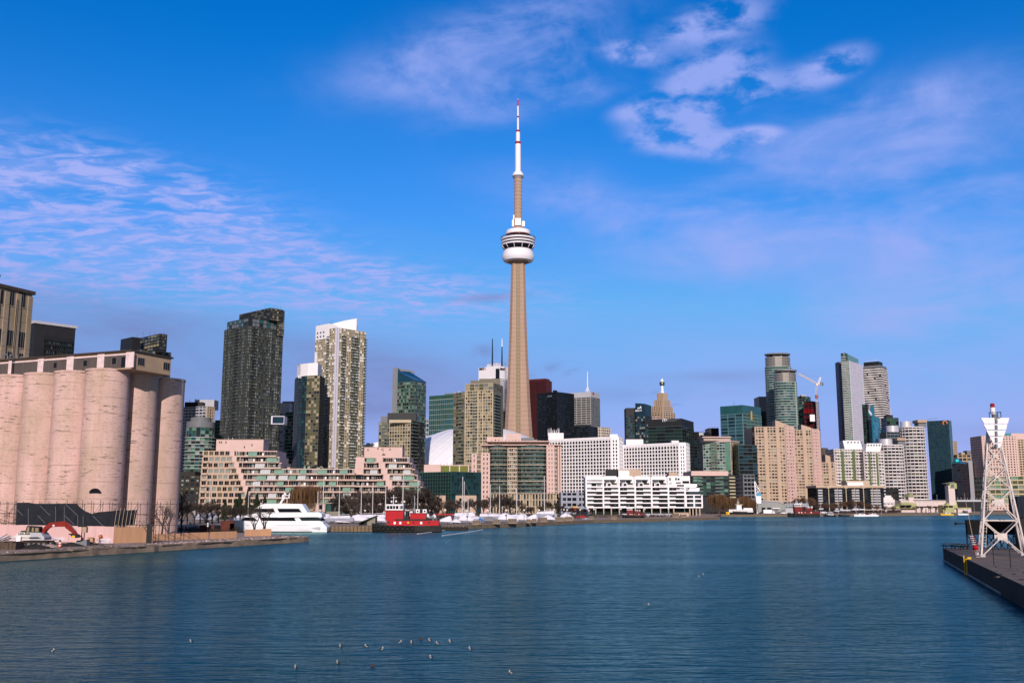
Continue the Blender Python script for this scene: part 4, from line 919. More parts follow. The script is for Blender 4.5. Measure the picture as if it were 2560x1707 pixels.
# ---- stepped beige tower with lantern
Y = 1800; tiers = [(1642, 1669, 982), (1635, 1676, 999), (1628, 1682, 1014), (1622, 1688.5, 1029)]
poly, Z0 = rect(1618, 1692, 1046, Y, 60); B = Bld('stepped_beige_tower', 'beige stepped tower crowned by a white mast with a dark lantern', poly); zl = GR; lst = [(1618, 1692, 1046)]+tiers[::-1]
for k, (a, c, y) in enumerate(lst):
    q, z = corner(a, (a+c)/2+2, c, y, Y-(len(lst)-k)*4, 0); B.mb('core').prism(q, zl-.5 if k else GR, z, TAN, TAN)
    for i in (0, 1): B.facade(q[i], q[i+1], max(zl, GR), z, max(2, round((z-max(zl, GR))/4.2)), 5, pw=2.2, sh=2.0, dp=.4, wm=BEIGE if i else TAN, gs=[BLACKG, DKG], glz='glazing', cells='www' if k else None)
    zl = z
x = XP(1655, Y, 230); b = MB(); zz = lambda y: ZY(y, Y)
b.lathe((x, Y, 0), [(4.2, zl), (2.6, zz(978)), (2.1, zz(963))], 12, WHITE); b.build('mast', B.root)
b = MB(); b.lathe((x, Y, 0), [(4.4, zz(963)), (4.6, zz(962)), (4.6, zz(956)), (4.3, zz(955))], 8, mat('dark_green_metal', (.012, .035, .028), .4), False); b.build('lantern', B.root)
b = MB(); b.box((x-1.4, Y-4.75, zz(960.6)), (x+.8, Y-4.6, zz(957.2)), mat('pale_yellow_panel', (.55, .58, .25), .5)); b.build('sign', B.root)
b = MB(); b.lathe((x, Y, 0), [(2.9, zz(955)), (2.7, zz(951)), (1.5, zz(948)), (.3, zz(945.5))], 12, WHITE); b.build('spire', B.root); B.done()
poly, Z = corner(1612, 1640, 1650, 1041, 1500); B = Bld('pink_office_top', 'small pink roof showing between the dark hotel and the dark green office', poly); B.tower(poly, GR, Z, 30, bay=5, wm=PINK, gs=[DKG], pw=1, sh=2); B.done()
# ---- dark green-black office
poly, Z = corner(1620, 1704, 1734, 1045.5, 1000, 18)
B = Bld('dark_green_office', 'broad dark green-black office block below the stepped tower', poly)
B.tower(poly, GR, Z-7.5, 24, bay=9, wm=mat('dark_green_line', (.05, .075, .065), .5), gs=[mat('deep_green_glass', (.012, .026, .024), .1, .2, .1), BLACKG, mat('deep_green_glass', (0, 0, 0))], pw=.1, sh=.5, dp=.15)
B.mb('parapet').prism(poly, Z-7.5, Z, DARK, M_ROOF); ring(B, poly[0], poly[1], 1660, 1051, 1.5, WSIGN); ring(B, poly[0], poly[1], 1665, 1051, 1.5, WSIGN)
b = MB(); p = onpl(1670, 1053, poly[0], poly[1]); d = (poly[1]-poly[0]).normalized()
for k in range(2): b.obox(p+Vector((d.y, -d.x, 0))*.4+Vector((0, 0, k*1.5)), Vector((d.x, d.y, 0))*(9+3*k), Vector((d.y, -d.x, 0))*.2, (0, 0, .7), mat('dim_sign', (0, 0, 0)))
b.build('sign', B.root); B.done()
poly, Z = corner(1722, 1742, 1776, 1079, 1040)
B = Bld('black_sign_office', 'black office block with small white lettering, left of the beige-capped green condo', poly); B.tower(poly, GR, Z-6, 24, bay=3, wm=MUL, gs=[BLACKG, BLUEG, BLACKG], pw=.25, sh=.8); B.mb('parapet').prism(poly, Z-6, Z, DARK, M_ROOF)
p2, z2 = rect(1771, 1797, 1070, 1060, 20); b = MB(); b.prism(p2, GR, z2, DARK); b.build('penthouse', B.root)
for k in range(10): mast(B.root, 1755+k*4.5, 1079 if k < 4 else 1071, (1074 if k < 4 else 1066)+random.uniform(-1, 1), 1062, .25, GREYM)
logo_text(B, 'pwc', poly[1], poly[2], 1747, 1087, 5.0, WSIGN, bold=.12); B.done()
# ---- green condo with beige cap
poly, Z = corner(1757, 1826, 1847, 1103, 900, 10)
B = Bld('green_condo', 'green and white condo with a flat beige cap, behind the pink-roofed block', poly); nf = 24; GP = [GREENG, LGREENG, PALEG, DKG, GREENG, LGREENG, TEALG]
B.tower(poly, GR, Z, nf, bay=2.7, wm=SLAB, gs=GP, pw=.2, sh=.5, dp=.25, edges={1: dict(wm=BEIGE, gs=[TANG, OLIVEG, DKG])})
YB = mat('yellow_beige_slab', (.40, .36, .22), .7)
B.balcony(poly[0], poly[1], .30, .52, GR, Z, nf, 1.4, YB, RAILG); B.balcony(poly[1], poly[2], .3, 1.0, GR, Z, nf, 1.4, YB, RAILG)
b = MB(); d = poly[1]-poly[0]; n = Vector((d.y, -d.x, 0)).normalized(); o = poly[0]+d*.82; b.obox((o.x, o.y, Z-26), Vector((d.x, d.y, 0))*.17, n*.7, (0, 0, 25), LGREENG); b.build('glass_panel', B.root)
b = MB(); b.prism(scalep(poly, 1.05), Z, Z+.9, PINK); b.build('roof', B.root); addbox(B.root, 'penthouse', 1759, 1826, 1093, 905, 18, Z+.8, mat('taupe_panel', (.40, .32, .28), .7)); addbox(B.root, 'penthouse_roof', 1756, 1828, 1091, 903, 22, ZY(1093.5, 903), PINK); B.done()
# ---- low green block with pink roof
poly, Z = rect(1732, 1820, 1189, 700, 30)
B = Bld('green_midrise', 'low green glass block with a thick pink roof, right of the white stepped condo', poly)
B.tower(poly, GR+12, Z, 6, bay=3, wm=MUL, gs=[GREENG, LGREENG, DKG, DKG, GREENG], pw=.25, sh=.5); b = MB(); boxpx(b, 1728, 1820, 1177, 698, 34, Z, PINK); b.build('roof', B.root)
B.mb('core').prism(rect(1733, 1820, 1247, 701, 28)[0], GR, GR+12, DARK)
B.balcony(poly[0], poly[1], .15, .28, GR+12, Z, 6, 1.2, MUL, RAILG); B.balcony(poly[0], poly[1], .62, .85, GR+12, Z, 6, 1.2, MUL, RAILG)
q, z2 = rect(1820, 1838, 1187, 705, 30); B.mb('core').prism(q, GR, z2, DARK, M_ROOF); B.balcony(q[0], q[1], .1, .9, GR+6, z2, 9, 1.5, YB, YB, .7); B.done()
# ---- teal office
poly, Z = corner(1800, 1856, 1902, 1012, 1000)
B = Bld('teal_office_tower', 'teal glass office tower with a big-paned front, left of the twin curved towers', poly); TP = [mat('teal_blue_pane', (.03, .085, .115), .12, .2, .1), BLUEG, mat('teal_blue_pane', (0, 0, 0))]; TM = mat('teal_mullion', (.13, .24, .25), .5)
B.tower(poly, GR, Z-8.5, 28, bay=7.6, wm=TM, gs=TP, pw=.5, sh=.5, dp=.3, edges={1: dict(gs=[GREENG, TEALG, DKG], wm=mat('green_line', (.17, .24, .17), .5), pw=.1, sh=.7)})
B.mb('parapet').prism(poly, Z-8.4, Z, TEALG, M_ROOF)
b = MB(); p = onpl(1879, 1050, poly[1], poly[2]); b.cbox((p.x, p.y-.6, p.z), 2, .6, 9, mat('gold_sign', (.55, .38, .10), .4), radians(48)); b.build('sign', B.root); mast(B.root, 1836, 1013, 1002, 1010, .25, GREYM); B.done()
poly, Z = rect(1846, 1892, 1112, 880, 25); B = Bld('black_glass_lowrise', 'black glass block in front of the teal office, left of the pinkish twin slabs', poly); B.tower(poly, GR, Z, 18, bay=4, wm=mat('dark_green_line', (0, 0, 0)), gs=[BLACKG, BLUEG], pw=.12, sh=.5); B.done()
poly, Z = rect(1858, 1886, 1186, 780, 25); B = Bld('grey_midrise', 'small dark grey gridded block left of the pinkish twin slabs', poly); B.tower(poly, GR, Z, 9, bay=3, wm=GREYM, gs=[BLACKG, DKG], pw=.4, sh=1.0); B.done()
poly, Z = rect(1897, 1928, 991, 1450, 30); B = Bld('dark_slab_tower', 'dark slab tower behind the left side of the twin curved towers', poly); B.tower(poly, GR, Z-22, 30, bay=5, wm=MUL, gs=[BLACKG, BLUEG, DKG], pw=.4, sh=1.2); B.mb('parapet').prism(poly, Z-22, Z, GREYM, M_ROOF); B.done()
# ---- twin curved towers
def curved(label, px0, px1, y_can, y_mech, y_body, Y, nf, cw):
    Z = ZY(y_body, Y); c = Vector((XP((px0+px1)/2, Y, Z), Y+14)); r = (px1-px0)/2/F*dep(Y, Z); poly = circle(c, r, 22, 0, 2*pi, .8)
    B = Bld('curved_tower', label, poly); B.tower(poly, GR, Z, nf, bay=9, wm=MULG, gs=[BLUEG, TEALG, GREYG, GREYG, TEALG, GREENG], pw=.2, sh=0, span=False, top=.2)
    B.bands(poly, [GR+k*(Z-GR)/nf for k in range(nf//4, nf+1)], .9, 1.0, mat('pale_green_slab', (.30, .38, .35), .6))
    zm = ZY(y_mech, Y); MG = mat('bronze_grey_louvre', (.20, .18, .155), .35, .1, .3, metal=.5)
    b = MB(); b.prism(circle(c, r*.97, 22, 0, 2*pi, .8), Z, zm, MG, M_ROOF); b.build('crown', B.root)
    for k in range(4):
        b = MB(); b.prism(circle(c, r*1.0, 22, 0, 2*pi, .8), Z+(zm-Z)*(k+.8)/4.4, Z+(zm-Z)*(k+.95)/4.4, LGREY); b.build('crown_rib', B.root)
    zc = ZY(y_can, Y); b = MB(); b.prism(circle(c+Vector((cw, 0)), r*1.02, 22, 0, 2*pi, .8), zc-2, zc-.3, GREYM); b.prism(circle(c+Vector((cw, 0)), r*.9, 22, 0, 2*pi, .8), zc-3, zc-2, DARK); b.build('canopy', B.root)
    for k in range(8):
        a = 2*pi*k/8+.2; b = MB(); b.tube((c.x+r*.7*cos(a), c.y+r*.55*sin(a), zm-.5), (c.x+cw+r*.8*cos(a), c.y+r*.6*sin(a), zc-2.5), .8, None, 5, LGREY); b.build('column', B.root)
    b = MB(); b.prism(circle(c, r*.45, 12), zm, zc-2.6, GREYM); b.build('penthouse', B.root)
    b = MB(); p = c+Vector((r*.72, -r*.80*.70)); b.cbox((p.x, p.y, GR), 2.2, 2.0, Z-GR, mat('pale_green_slab', (0, 0, 0)), .7); b.build('glass_edge', B.root); B.done()
curved('taller of the twin curved green towers with disc-shaped roof canopies', 1920, 1983, 881, 890, 917, 1360, 58, 0)
curved('shorter front one of the twin curved green towers with disc roof canopies', 1943, 1998, 922, 930, 955, 1290, 48, 1)
poly, Z = corner(1990, 2012, 2026, 990, 1450); B = Bld('green_glass_tower', 'green glass tower just right of the twin curved towers', poly); B.tower(poly, GR, Z, 40, bay=4, wm=MULG, gs=[LGREENG, GREENG, TEALG, DKG], pw=.3, sh=.8); addbox(B.root, 'penthouse', 2003, 2014, 987, 1455, 8, Z-.1, BEIGE); B.done()
poly, Z = corner(2008, 2030, 2047, 1004, 1420)
B = Bld('unfinished_tower', 'unfinished tower with bare dark red floors under the white crane', poly); nf = 30; fh = (Z-60)/12
B.tower(poly, GR, ZY(1070, 1420), 20, bay=4, wm=MUL, gs=[BLUEG, DKG], pw=.2, sh=.6)
zb = ZY(1070, 1420); nn = 18
for k in range(nn+1):
    b = MB(); z = zb+(Z-zb)*k/nn; b.prism(scalep(poly, 1.02), z, z+.9, RED if k in (11, 12) else DKRED if k % 3 else DARK); b.build('floor_slab', B.root)
for u, v in ((.1, .1), (.1, .9), (.9, .1), (.9, .9), (.5, .5), (.5, .1), (.5, .9), (.1, .5), (.9, .5)):
    q = poly[1]+(poly[0]-poly[1])*u+(poly[2]-poly[1])*v; b = MB(); b.cbox((q.x, q.y, zb), 2.0, 2.0, Z-zb, DARK); b.build('column', B.root)
b = MB(); b.prism(scalep(poly, .5), zb, Z+1, DARK); b.build('core_wall', B.root)
b = MB(); p, q = P(2024.5, 1036, 1412), P(2037.5, 1053, 1412); b.box((p.x, 1412, q.z), (q.x, 1413.2, p.z), WHITE); b.build('wall_sheet', B.root); B.done()
# ---- crane
Yc = 1405; K = thing('tower_crane', 'white luffing tower crane standing over the unfinished tower', 'crane', (XP(2045, Yc, 60), Yc, GR))
def lattice(b, p, q, w, n, m, r=.22):
    p, q = Vector(p), Vector(q); d = (q-p).normalized(); a = d.orthogonal().normalized(); c = d.cross(a); cs = [(a+c)*w, (a-c)*w, (-a-c)*w, (c-a)*w]
    for v in cs: b.tube(p+v, q+v, r, None, 4, m)
    for k in range(n):
        s, e = p+(q-p)*(k/n), p+(q-p)*((k+1)/n)
        for i in range(4): b.tube(s+cs[i], e+cs[(i+1) % 4], r*.7, None, 4, m)
xm = XP(2045, Yc, 120); b = MB(); lattice(b, (xm, Yc, GR), (xm, Yc, ZY(962, Yc)), 1.0, 40, STEELW, .2); b.build('mast', K)
b = MB(); lattice(b, P(2044, 960, Yc), P(1996, 934, Yc), .8, 16, STEELW, .24); b.build('jib', K)
b = MB(); lattice(b, P(2045, 961, Yc), P(2051, 943, Yc), .7, 6, WHITE, .3); lattice(b, P(2045, 961, Yc), P(2056, 960, Yc), .9, 4, STEELW, .35); b.build('a_frame', K)
b = MB(); b.cbox(P(2054, 963, Yc), 4, 3, 4, GREYM); b.build('counterweight', K); b = MB(); b.cbox(P(2042, 964, Yc), 2.2, 2.2, 3, WHITE); b.build('cab', K)
b = MB(); b.tube(P(2051, 943, Yc), P(1996, 934, Yc), .12, None, 4, GREYM); b.tube(P(2051, 943, Yc), P(2032, 940, Yc), .12, None, 4, GREYM); b.build('cable', K)
b = MB(); b.cbox((xm, Yc, ZY(996, Yc)), 3.2, 3.2, 5, mat('crane_red', (.35, .10, .08), .6)); b.build('climbing_frame', K)
# ---- pinkish-beige slabs
def slab_tower(label, xl, xc0, xc1, xr, yt, Y, nf, pent):
    poly, Z = front([(xl, Y+16), (xc0, Y+2), (xc1, Y), (xr, Y+7)], yt, 2, 30); B = Bld('beige_apartment_tower', label, poly); B.mb('core').prism(poly, GR, Z-.05, PINKB, M_ROOF)
    B.facade(poly[0], poly[1], GR, Z, nf, 1, pw=1.0, sh=.6, dp=.4, wm=PINKB, gs=[BLACKG, DKG], glz='side_glazing')
    nc = max(6, round((poly[2]-poly[1]).length/2.6)); cells = 'wn.'*20
    B.facade(poly[1], poly[2], GR, Z-6, nf, nc, pw=.6, sh=1.25, dp=.45, wm=PINKB, gs=[BLACKG, BLACKG, DKG, OLIVEG, TANG, PALEG], cells='nww.'*10, wobj=True, fm=PINKB, top=.4)
    B.facade(poly[1], poly[2], Z-6, Z, 2, nc, pw=.8, sh=.8, dp=.45, wm=PINKB, gs=[BLACKG, DKG, OLIVEG], glz='upper_glazing', top=.9)
    d = poly[2]-poly[1]; n = Vector((d.y, -d.x, 0)).normalized()
    for k in range(0, nc, 4): o = poly[1]+d*((k+3.5)/nc) if k+3.5 < nc else None
    for k in range(3, nc, 4):
        o = poly[1]+d*(k/nc); b = MB(); b.obox((o.x, o.y, GR), Vector((d.x, d.y, 0)).normalized()*2.3, n*.9, (0, 0, Z-GR-.3), PINKB); b.build('pier', B.root)
    d2 = poly[3]-poly[2]; n2 = Vector((d2.y, -d2.x, 0)).normalized()
    B.facade(poly[2], poly[3], GR, Z+1, nf, 3, pw=1.6, sh=1.5, dp=.4, wm=PINK, gs=[BLACKG, DKG, PALEG], glz='end_glazing')
    for k in range(4): o = poly[2]+d2*(k/3.0*.92); b = MB(); b.obox((o.x, o.y, GR), Vector((d2.x, d2.y, 0)).normalized()*1.0, n2*(1.2), (0, 0, Z-GR+1.5-.6*k), PINK); b.build('pilaster', B.root)
    for a, c, y0, y1 in pent:
        b = MB(); q, z = rect(a, c, y0, Y+10, 12); b.prism(q, Z-.1, [z, ZY(y1, Y+10), ZY(y1, Y+10), z], PINKB); b.build('penthouse', B.root)
    B.done()
slab_tower('tallest pinkish-beige apartment slab below the twin curved towers', 1879, 1887, 1961, 1983, 1066, 900, 25, [(1938, 1972, 1050, 1063)])
slab_tower('pinkish-beige apartment slab right of the tallest pinkish one', 1975, 1984, 2027.5, 2047, 1074, 925, 25, [(2003, 2028, 1061, 1069)])
slab_tower('short pinkish-beige apartment block left of the white terraced condos', 2040, 2050, 2090, 2104, 1155, 960, 13, [(2063, 2083, 1136, 1143)])
poly, Z = corner(2040, 2060, 2070, 1119, 1250); B = Bld('brown_office_tower', 'narrow brown tower behind the pinkish slabs', poly); B.tower(poly, GR, Z, 24, bay=3, wm=BMUL, gs=[DKG, BLACKG], pw=1, sh=.5); B.done()
# ---- lavender striped tower with glass fin
poly, Z = corner(2103, 2123, 2156, 902, 1300, 4)
B = Bld('striped_white_tower', 'tall white vertically striped tower with a slanted glass fin on top', poly); nf = 64
B.tower(poly, GR, Z, nf, bay=2.4, wm=LAVP, gs=[mat('lavender_grey_pane', (.24, .24, .30), .3), mat('lavender_grey_pane', (0, 0, 0)), GREYG], pw=1.25, sh=.35, dp=.3, edges={1: dict(bay=3.3), 0: dict(wm=SLAB, gs=[LGREENG, PALEG, PALEG, GREYG], pw=.2, sh=.8, bay=3)})
B.balcony(poly[0], poly[1], .08, .6, GR, Z+8, nf, 1.6, SLAB, SLAB, .8)
d = (poly[2]-poly[1]); du = d.normalized(); a = poly[0]+(poly[1]-poly[0])*.55; c = along(a, du, 2146, Z+8); zt = ZY(882, a.y); dl = (poly[0]-poly[1]).normalized()*.8
b = MB(); b.prism([a, c, c+dl, a+dl], Z-.3, [zt, ZY(898, c.y), ZY(898, c.y), zt], mat('fin_glass', (.12, .24, .24), .15)); b.build('glass_fin', B.root)
q = [poly[0], a, a+du*9, poly[0]+du*9]; B.mb('core').prism(q, Z-.3, zt, MULG, MULG); B.facade(q[0], q[1], Z, zt, 3, 2, pw=.3, sh=.9, wm=MULG, gs=GRN, glz='upper_glazing')
p2, z2 = rect(2096, 2106, 904, 1335, 14); b = MB(); b.prism(p2, GR, z2, mat('blue_grey_side', (.14, .15, .21), .6), M_ROOF); b.build('side_wall', B.root); B.done()
# ---- white wavy banded tower
poly, Z = corner(2157, 2201, 2218, 918, 1400, 4)
B = Bld('white_banded_tower', 'white tower of wavy balcony bands with a black top, right of the striped tower', poly); nf = 60; RIBW = mat('white_band', (.72, .66, .64), .6, .05, .3)
B.tower(poly, GR, Z, nf, bay=3, wm=MUL, gs=[BLACKG, DKG, BLACKG, OLIVEG], pw=.3, sh=.3)
for k in range(nf):
    b = MB(); z = GR+(k+.1)*(Z-GR)/nf
    if z < 60: continue
    for i in (0, 1):
        A_, B_ = poly[i], poly[i+1]; d = B_-A_; n = Vector((d.y, -d.x, 0)).normalized(); m_ = 10 if i == 0 else 5; o3 = lambda u: Vector((A_.x+d.x*u, A_.y+d.y*u, z))
        gap = random.randint(2, m_*2)
        for s in range(m_):
            if s == gap: continue
            w0 = 1.3+.7*sin(s*.9+k*.55); w1 = 1.3+.7*sin((s+1)*.9+k*.55); h = 1.5
            p, q = o3(s/m_), o3((s+1)/m_); b.loft([[p, p+n*w0, p+n*w0+Vector((0, 0, h)), p+Vector((0, 0, h))], [q, q+n*w1, q+n*w1+Vector((0, 0, h)), q+Vector((0, 0, h))]], RIBW)
    b.build('balcony_band', B.root)
b = MB(); b.prism(scalep(poly, .95), Z, ZY(912, 1400), GREYM); b.build('crown', B.root); p2, z2 = corner(2159, 2196, 2206, 903, 1415, 4); b = MB(); b.prism(p2, ZY(912, 1400), z2, DARK); b.build('penthouse', B.root)
b = MB(); b.tube(P(2164, 902, 1415), P(2196, 899.5, 1415), .3, None, 4, LGREY); b.build('roof_boom', B.root); B.done()
poly, Z = rect(2149, 2162, 925, 1460, 20); B = Bld('white_banded_tower', 'sliver of a second white banded tower between the striped tower and the wavy one', poly); B.tower(poly, GR, Z, 56, bay=4, wm=RIBW, gs=[BLACKG, DKG], pw=.4, sh=1.6, dp=1.0)
b = MB(); boxpx(b, 2150, 2155, 911, 1465, 8, Z-.1, DARK); b.build('penthouse', B.root); B.done()
# ---- blue tower with shield sign
poly, Z = corner(2155, 2169, 2184, 1010, 1180, 0)
B = Bld('blue_sign_tower', 'teal office tower with a white and orange sign before the wavy white tower', poly); B.tower(poly, GR, Z, 36, bay=3, wm=mat('dark_green_line', (0, 0, 0)), gs=[mat('deep_green_glass', (0, 0, 0)), GREENG, BLACKG], pw=.3, sh=.5)
TB = mat('teal_panel', (.02, .16, .24), .35, .08, .3); A_, B_ = poly[1], poly[2]; d = (B_-A_); n = Vector((d.y, -d.x, 0)).normalized(); zz = ZY(1039, 1180); b = MB(); b.obox((A_.x, A_.y, zz), Vector((d.x, d.y, 0)), n*.5, (0, 0, Z-zz), TB); b.build('sign_panel', B.root)
ORG = mat('orange_logo', (.75, .25, .06), .5)
p = onpl(2171, 1027, A_, B_); t = Vector((d.x, d.y, 0)).normalized(); zv = Vector((0, 0, 1)); k_ = [(0, 0), (2, 2), (4.5, 7), (3, 8), (1.5, 5), (0, 6)]; b = MB(); b.loft([[p+n*.6+t*x+zv*z for x, z in k_], [p+n*.9+t*x+zv*z for x, z in k_]], ORG); b.build('logo', B.root)
k_ = [(0, 0), (9, -5), (9, -1.5), (6, 1), (2, 3), (-1, 4)]; p = onpl(2171, 1032, A_, B_); b = MB(); b.loft([[p+n*.6+t*x+zv*z for x, z in k_], [p+n*.9+t*x+zv*z for x, z in k_]], WSIGN); b.build('logo', B.root)
q, z2 = corner(2178, 2181, 2199.5, 1037, 1165, 0); B.mb('core').prism(q, GR, [z2, z2, ZY(1046, 1175), z2], TB, M_ROOF); B.facade(q[1], q[2], GR, z2-5, 33, 6, pw=.1, sh=.3, dp=.1, wm=TB, gs=[mat('bright_blue_glass', (.04, .20, .32), .15), mat('bright_blue_glass', (0, 0, 0)), TEALG], glz='blue_glazing'); B.done()
poly, Z = rect(2216, 2246, 1044, 1350, 20); B = Bld('green_black_block', 'green and black block right of the wavy white tower', poly); B.tower(poly, GR, Z, 24, bay=4, wm=MUL, gs=[GREENG, LGREENG, GREENG, BLACKG], pw=.3, sh=.8); addbox(B.root, 'penthouse', 2216, 2232, 1037, 1355, 10, Z-.1, DARK); B.done()
# ---- curved white condos
WROW = mat('white_warm_panel', (.66, .60, .60), .55, .05, .3); METW = mat('brushed_white_metal', (.65, .62, .66), .3, .05, .3, metal=.3)
def round_condo(label, pc, rp, yt, Y, nf, pen, extra=()):
    Z = ZY(yt, Y); r = rp/F*dep(Y, Z); c = Vector((XP(pc, Y, Z), Y+r*.8)); poly = circle(c, r, 20, 0, 2*pi, .9); B = Bld('curved_white_condo', label, poly)
    B.tower(poly, GR, Z, nf, bay=2.6, wm=WROW, gs=[DKG, GREYG, OLIVEG, BLACKG, DKG], pw=.2, sh=1.15, dp=.35, top=1.0)
    B.bands(poly, [GR+k*(Z-GR)/nf for k in range(3, nf)], .55, .75, WROW)
    for p, rr, y in pen:
        zz = ZY(y, Y); b = MB(); b.lathe((XP(p, Y, Z), Y+r*.8, 0), [(rr/F*Y, Z), (rr/F*Y, zz), (rr/F*Y*.9, zz)], 20, METW); b.build('penthouse', B.root)
    for a, e, y, h in extra: b = MB(); z1 = boxpx(b, a, e, y, Y+2, 14, ZY(y, Y+2)-h*.33, TAN); boxpx(b, a+1.5, e-1.5, y+3, Y+4, 11, Z-.2, GREYM); b.build('roof_canopy', B.root)
    B.done()
round_condo('tallest curved white condo with a round metal penthouse, beside the dark teal glass tower', 2289, 29.5, 1066, 1050, 25, [(2274, 13, 1052)], [(2294, 2317, 1049, 9)])
round_condo('lower curved white condo with a round metal penthouse', 2236, 30, 1111, 1000, 20, [(2223, 16.5, 1096)], [(2243, 2263, 1094, 8)])
poly, Z = rect(2216, 2263, 1079, 1120, 20); B = Bld('dark_condo_block', 'dark block with a round metal penthouse between the curved white condos', poly); B.tower(poly, GR, Z, 24, bay=4, wm=GREYM, gs=[DKG, BLUEG], pw=.3, sh=1)
for p, rr, y in ((2238, 14, 1063), (2250, 5, 1064)): b = MB(); b.lathe((XP(p, 1125, 90), 1135, 0), [(rr/F*1120, Z), (rr/F*1120, ZY(y, 1125)), (rr/F*1000, ZY(y, 1125))], 18, METW); b.build('penthouse', B.root)
B.done()
# ---- white terraced condos
def terraced(label, x0, x1, yt, Y, top, nf):
    poly, Z = rect(x0, x1, yt, Y, 26); B = Bld('terraced_white_condo', label, poly); B.tower(poly, GR, Z, nf, bay=2.6, wm=WROW, gs=[DKG, OLIVEG, PALEG, GREYG, TANG], pw=.5, sh=1.1, dp=.4)
    A_, C_ = poly[0], poly[1]
    for u0, u1 in ((.0, .18), (.36, .55), (.72, .86)): B.balcony(A_, C_, u0, u1, GR, Z, nf, 1.5, WROW, WROW, .8)
    for u in (.22, .6): b = MB(); d = C_-A_; o = A_+d*u; b.obox((o.x, o.y-.5, GR), (d.x*.10, 0, 0), (0, .5, 0), (0, 0, Z-GR-2), mat('mossy_glass', (.10, .14, .06), .2, .2, .3)); b.build('glazed_strip', B.root)
    for a0, a1, b0, b1, y0, y1 in top:
        p = [P(a0, y1, Y), P(a1, y1, Y), P(b1, y0, Y), P(b0, y0, Y)]; b = MB(); b.loft([p, [v+Vector((0, 12, 0)) for v in p]], WHITE); b.build('crown', B.root)
        for k in range(5): q = P(a0+(a1-a0)*(k+.6)/5.2, y0+2.5, Y); b = MB(); b.obox(q+Vector((0, -.1, -1.6)), (1.5, 0, 0), (0, .09, 0), (.6, 0, 1.6), GREYG); b.build('crown_opening', B.root)
    B.done()
terraced('white terraced condo with a trellis crown, right of the pinkish slabs', 2085, 2158, 1122, 960, [(2112, 2156, 2107, 2150, 1101, 1123)], 20)
terraced('smaller white terraced condo with an open white crown, left of the curved condos', 2159, 2208, 1128, 950, [(2164, 2200, 2167, 2205, 1108, 1129)], 19)
# ---- dark teal glass tower
poly, Z = corner(2317, 2371, 2378, 1050, 1100, 8)
B = Bld('dark_teal_tower', 'dark teal glass tower with a small orange sign, right of the curved white condos', poly)
B.tower(poly, GR, Z, 34, bay=1.9, wm=mat('teal_dark_mullion', (.03, .06, .07), .4), gs=[mat('teal_night_glass', (.020, .046, .062), .05), BLUEG, mat('teal_night_glass', (0, 0, 0)), BLUEG], pw=.14, sh=.35, dp=.12, edges={1: dict(gs=[mat('bright_blue_glass', (0, 0, 0)), TEALG, LGREENG])})
p = onpl(2361, 1060, poly[0], poly[1]); ring(B, poly[0], poly[1], 2363, 1057, 2.6, ORG); b = MB(); b.tube(P(2318, 1048, 1110), P(2345, 1045, 1110), .3, None, 4, GREYM); b.build('roof_boom', B.root); B.done()
poly, Z = corner(2374, 2382, 2391, 1102, 1300); B = Bld('banded_beige_tower', 'thin banded beige tower right of the dark teal glass tower', poly); B.tower(poly, GR, Z, 26, bay=4, wm=BEIGE, gs=[DKG, BLACKG], pw=.4, sh=1.3, dp=.8); B.done()
poly, Z = corner(2380, 2402, 2418, 1158, 1000); B = Bld('pointed_teal_block', 'dark teal block with a pointed roof and a cyan emblem', poly)
B.tower(poly, GR, Z, 16, bay=3.4, wm=mat('dark_violet_frame', (.03, .025, .035), .5), gs=[BLUEG, BLACKG, DKG], pw=.8, sh=1.0, dp=.3); b = MB(); pk = sum(poly, Vector((0, 0)))/4; zt = ZY(1141, 1000)
for i in range(4): q, w_ = poly[i], poly[(i+1) % 4]; b.face([(q.x, q.y, Z), (w_.x, w_.y, Z), (pk.x-4, pk.y, zt)], TEALG)
b.build('roof', B.root); CY = mat('cyan_emblem', (.02, .55, .60), .4, emit=(.0, .10, .12)); p = P(2393, 1151, 992); b = MB(); b.lathe((0, 0, 0), [(1.6, 0), (1.6, .3)], 10, CY); 
for v in b.v: v.x, v.y, v.z = p.x+v.x, p.y+v.z, p.z+v.y*.8
b.build('emblem', B.root); B.done()
poly, Z = corner(2408, 2426, 2441, 1156, 1020); B = Bld('grey_teal_block', 'grey-teal glass block with a pale corner strip, left of the beacon tower', poly); B.tower(poly, GR, Z, 16, bay=3, wm=mat('teal_dark_mullion', (0, 0, 0)), gs=[TEALG, BLUEG, GREYG], pw=.3, sh=.6); b = MB(); c = poly[1]; b.cbox((c.x, c.y, GR), 3, 3, Z-GR+2, LGREY, radians(45)); b.build('corner_strip', B.root); B.done()
poly, Z = rect(2394, 2458, 1136, 1200, 30); B = Bld('brown_grid_office', 'brown concrete gridded office block behind the ferry tower', poly); B.tower(poly, GR, Z, 15, bay=5, wm=TAN, gs=[BLACKG, DKG, OLIVEG], pw=1.0, sh=1.2, dp=.8); addbox(B.root, 'penthouse', 2417, 2449, 1126, 1210, 10, Z-.1, GREYM); addbox(B.root, 'penthouse', 2403, 2412, 1131, 1208, 8, Z-.1, TAN); B.done()
poly, Z = rect(2454, 2541, 1089, 1000, 25); B = Bld('pink_slab_hotel', 'tall pinkish slab hotel directly behind the beacon tower', poly); B.tower(poly, GR, Z, 29, bay=3, wm=PINK, gs=[DKG, BLACKG, OLIVEG], pw=1.5, sh=1.1, dp=.4, edges={0: dict(cells='w')})
b = MB(); boxpx(b, 2512, 2528, 1083, 1005, 10, Z-.1, mat('teal_equipment', (.05, .22, .26), .5)); b.build('penthouse', B.root); B.done()
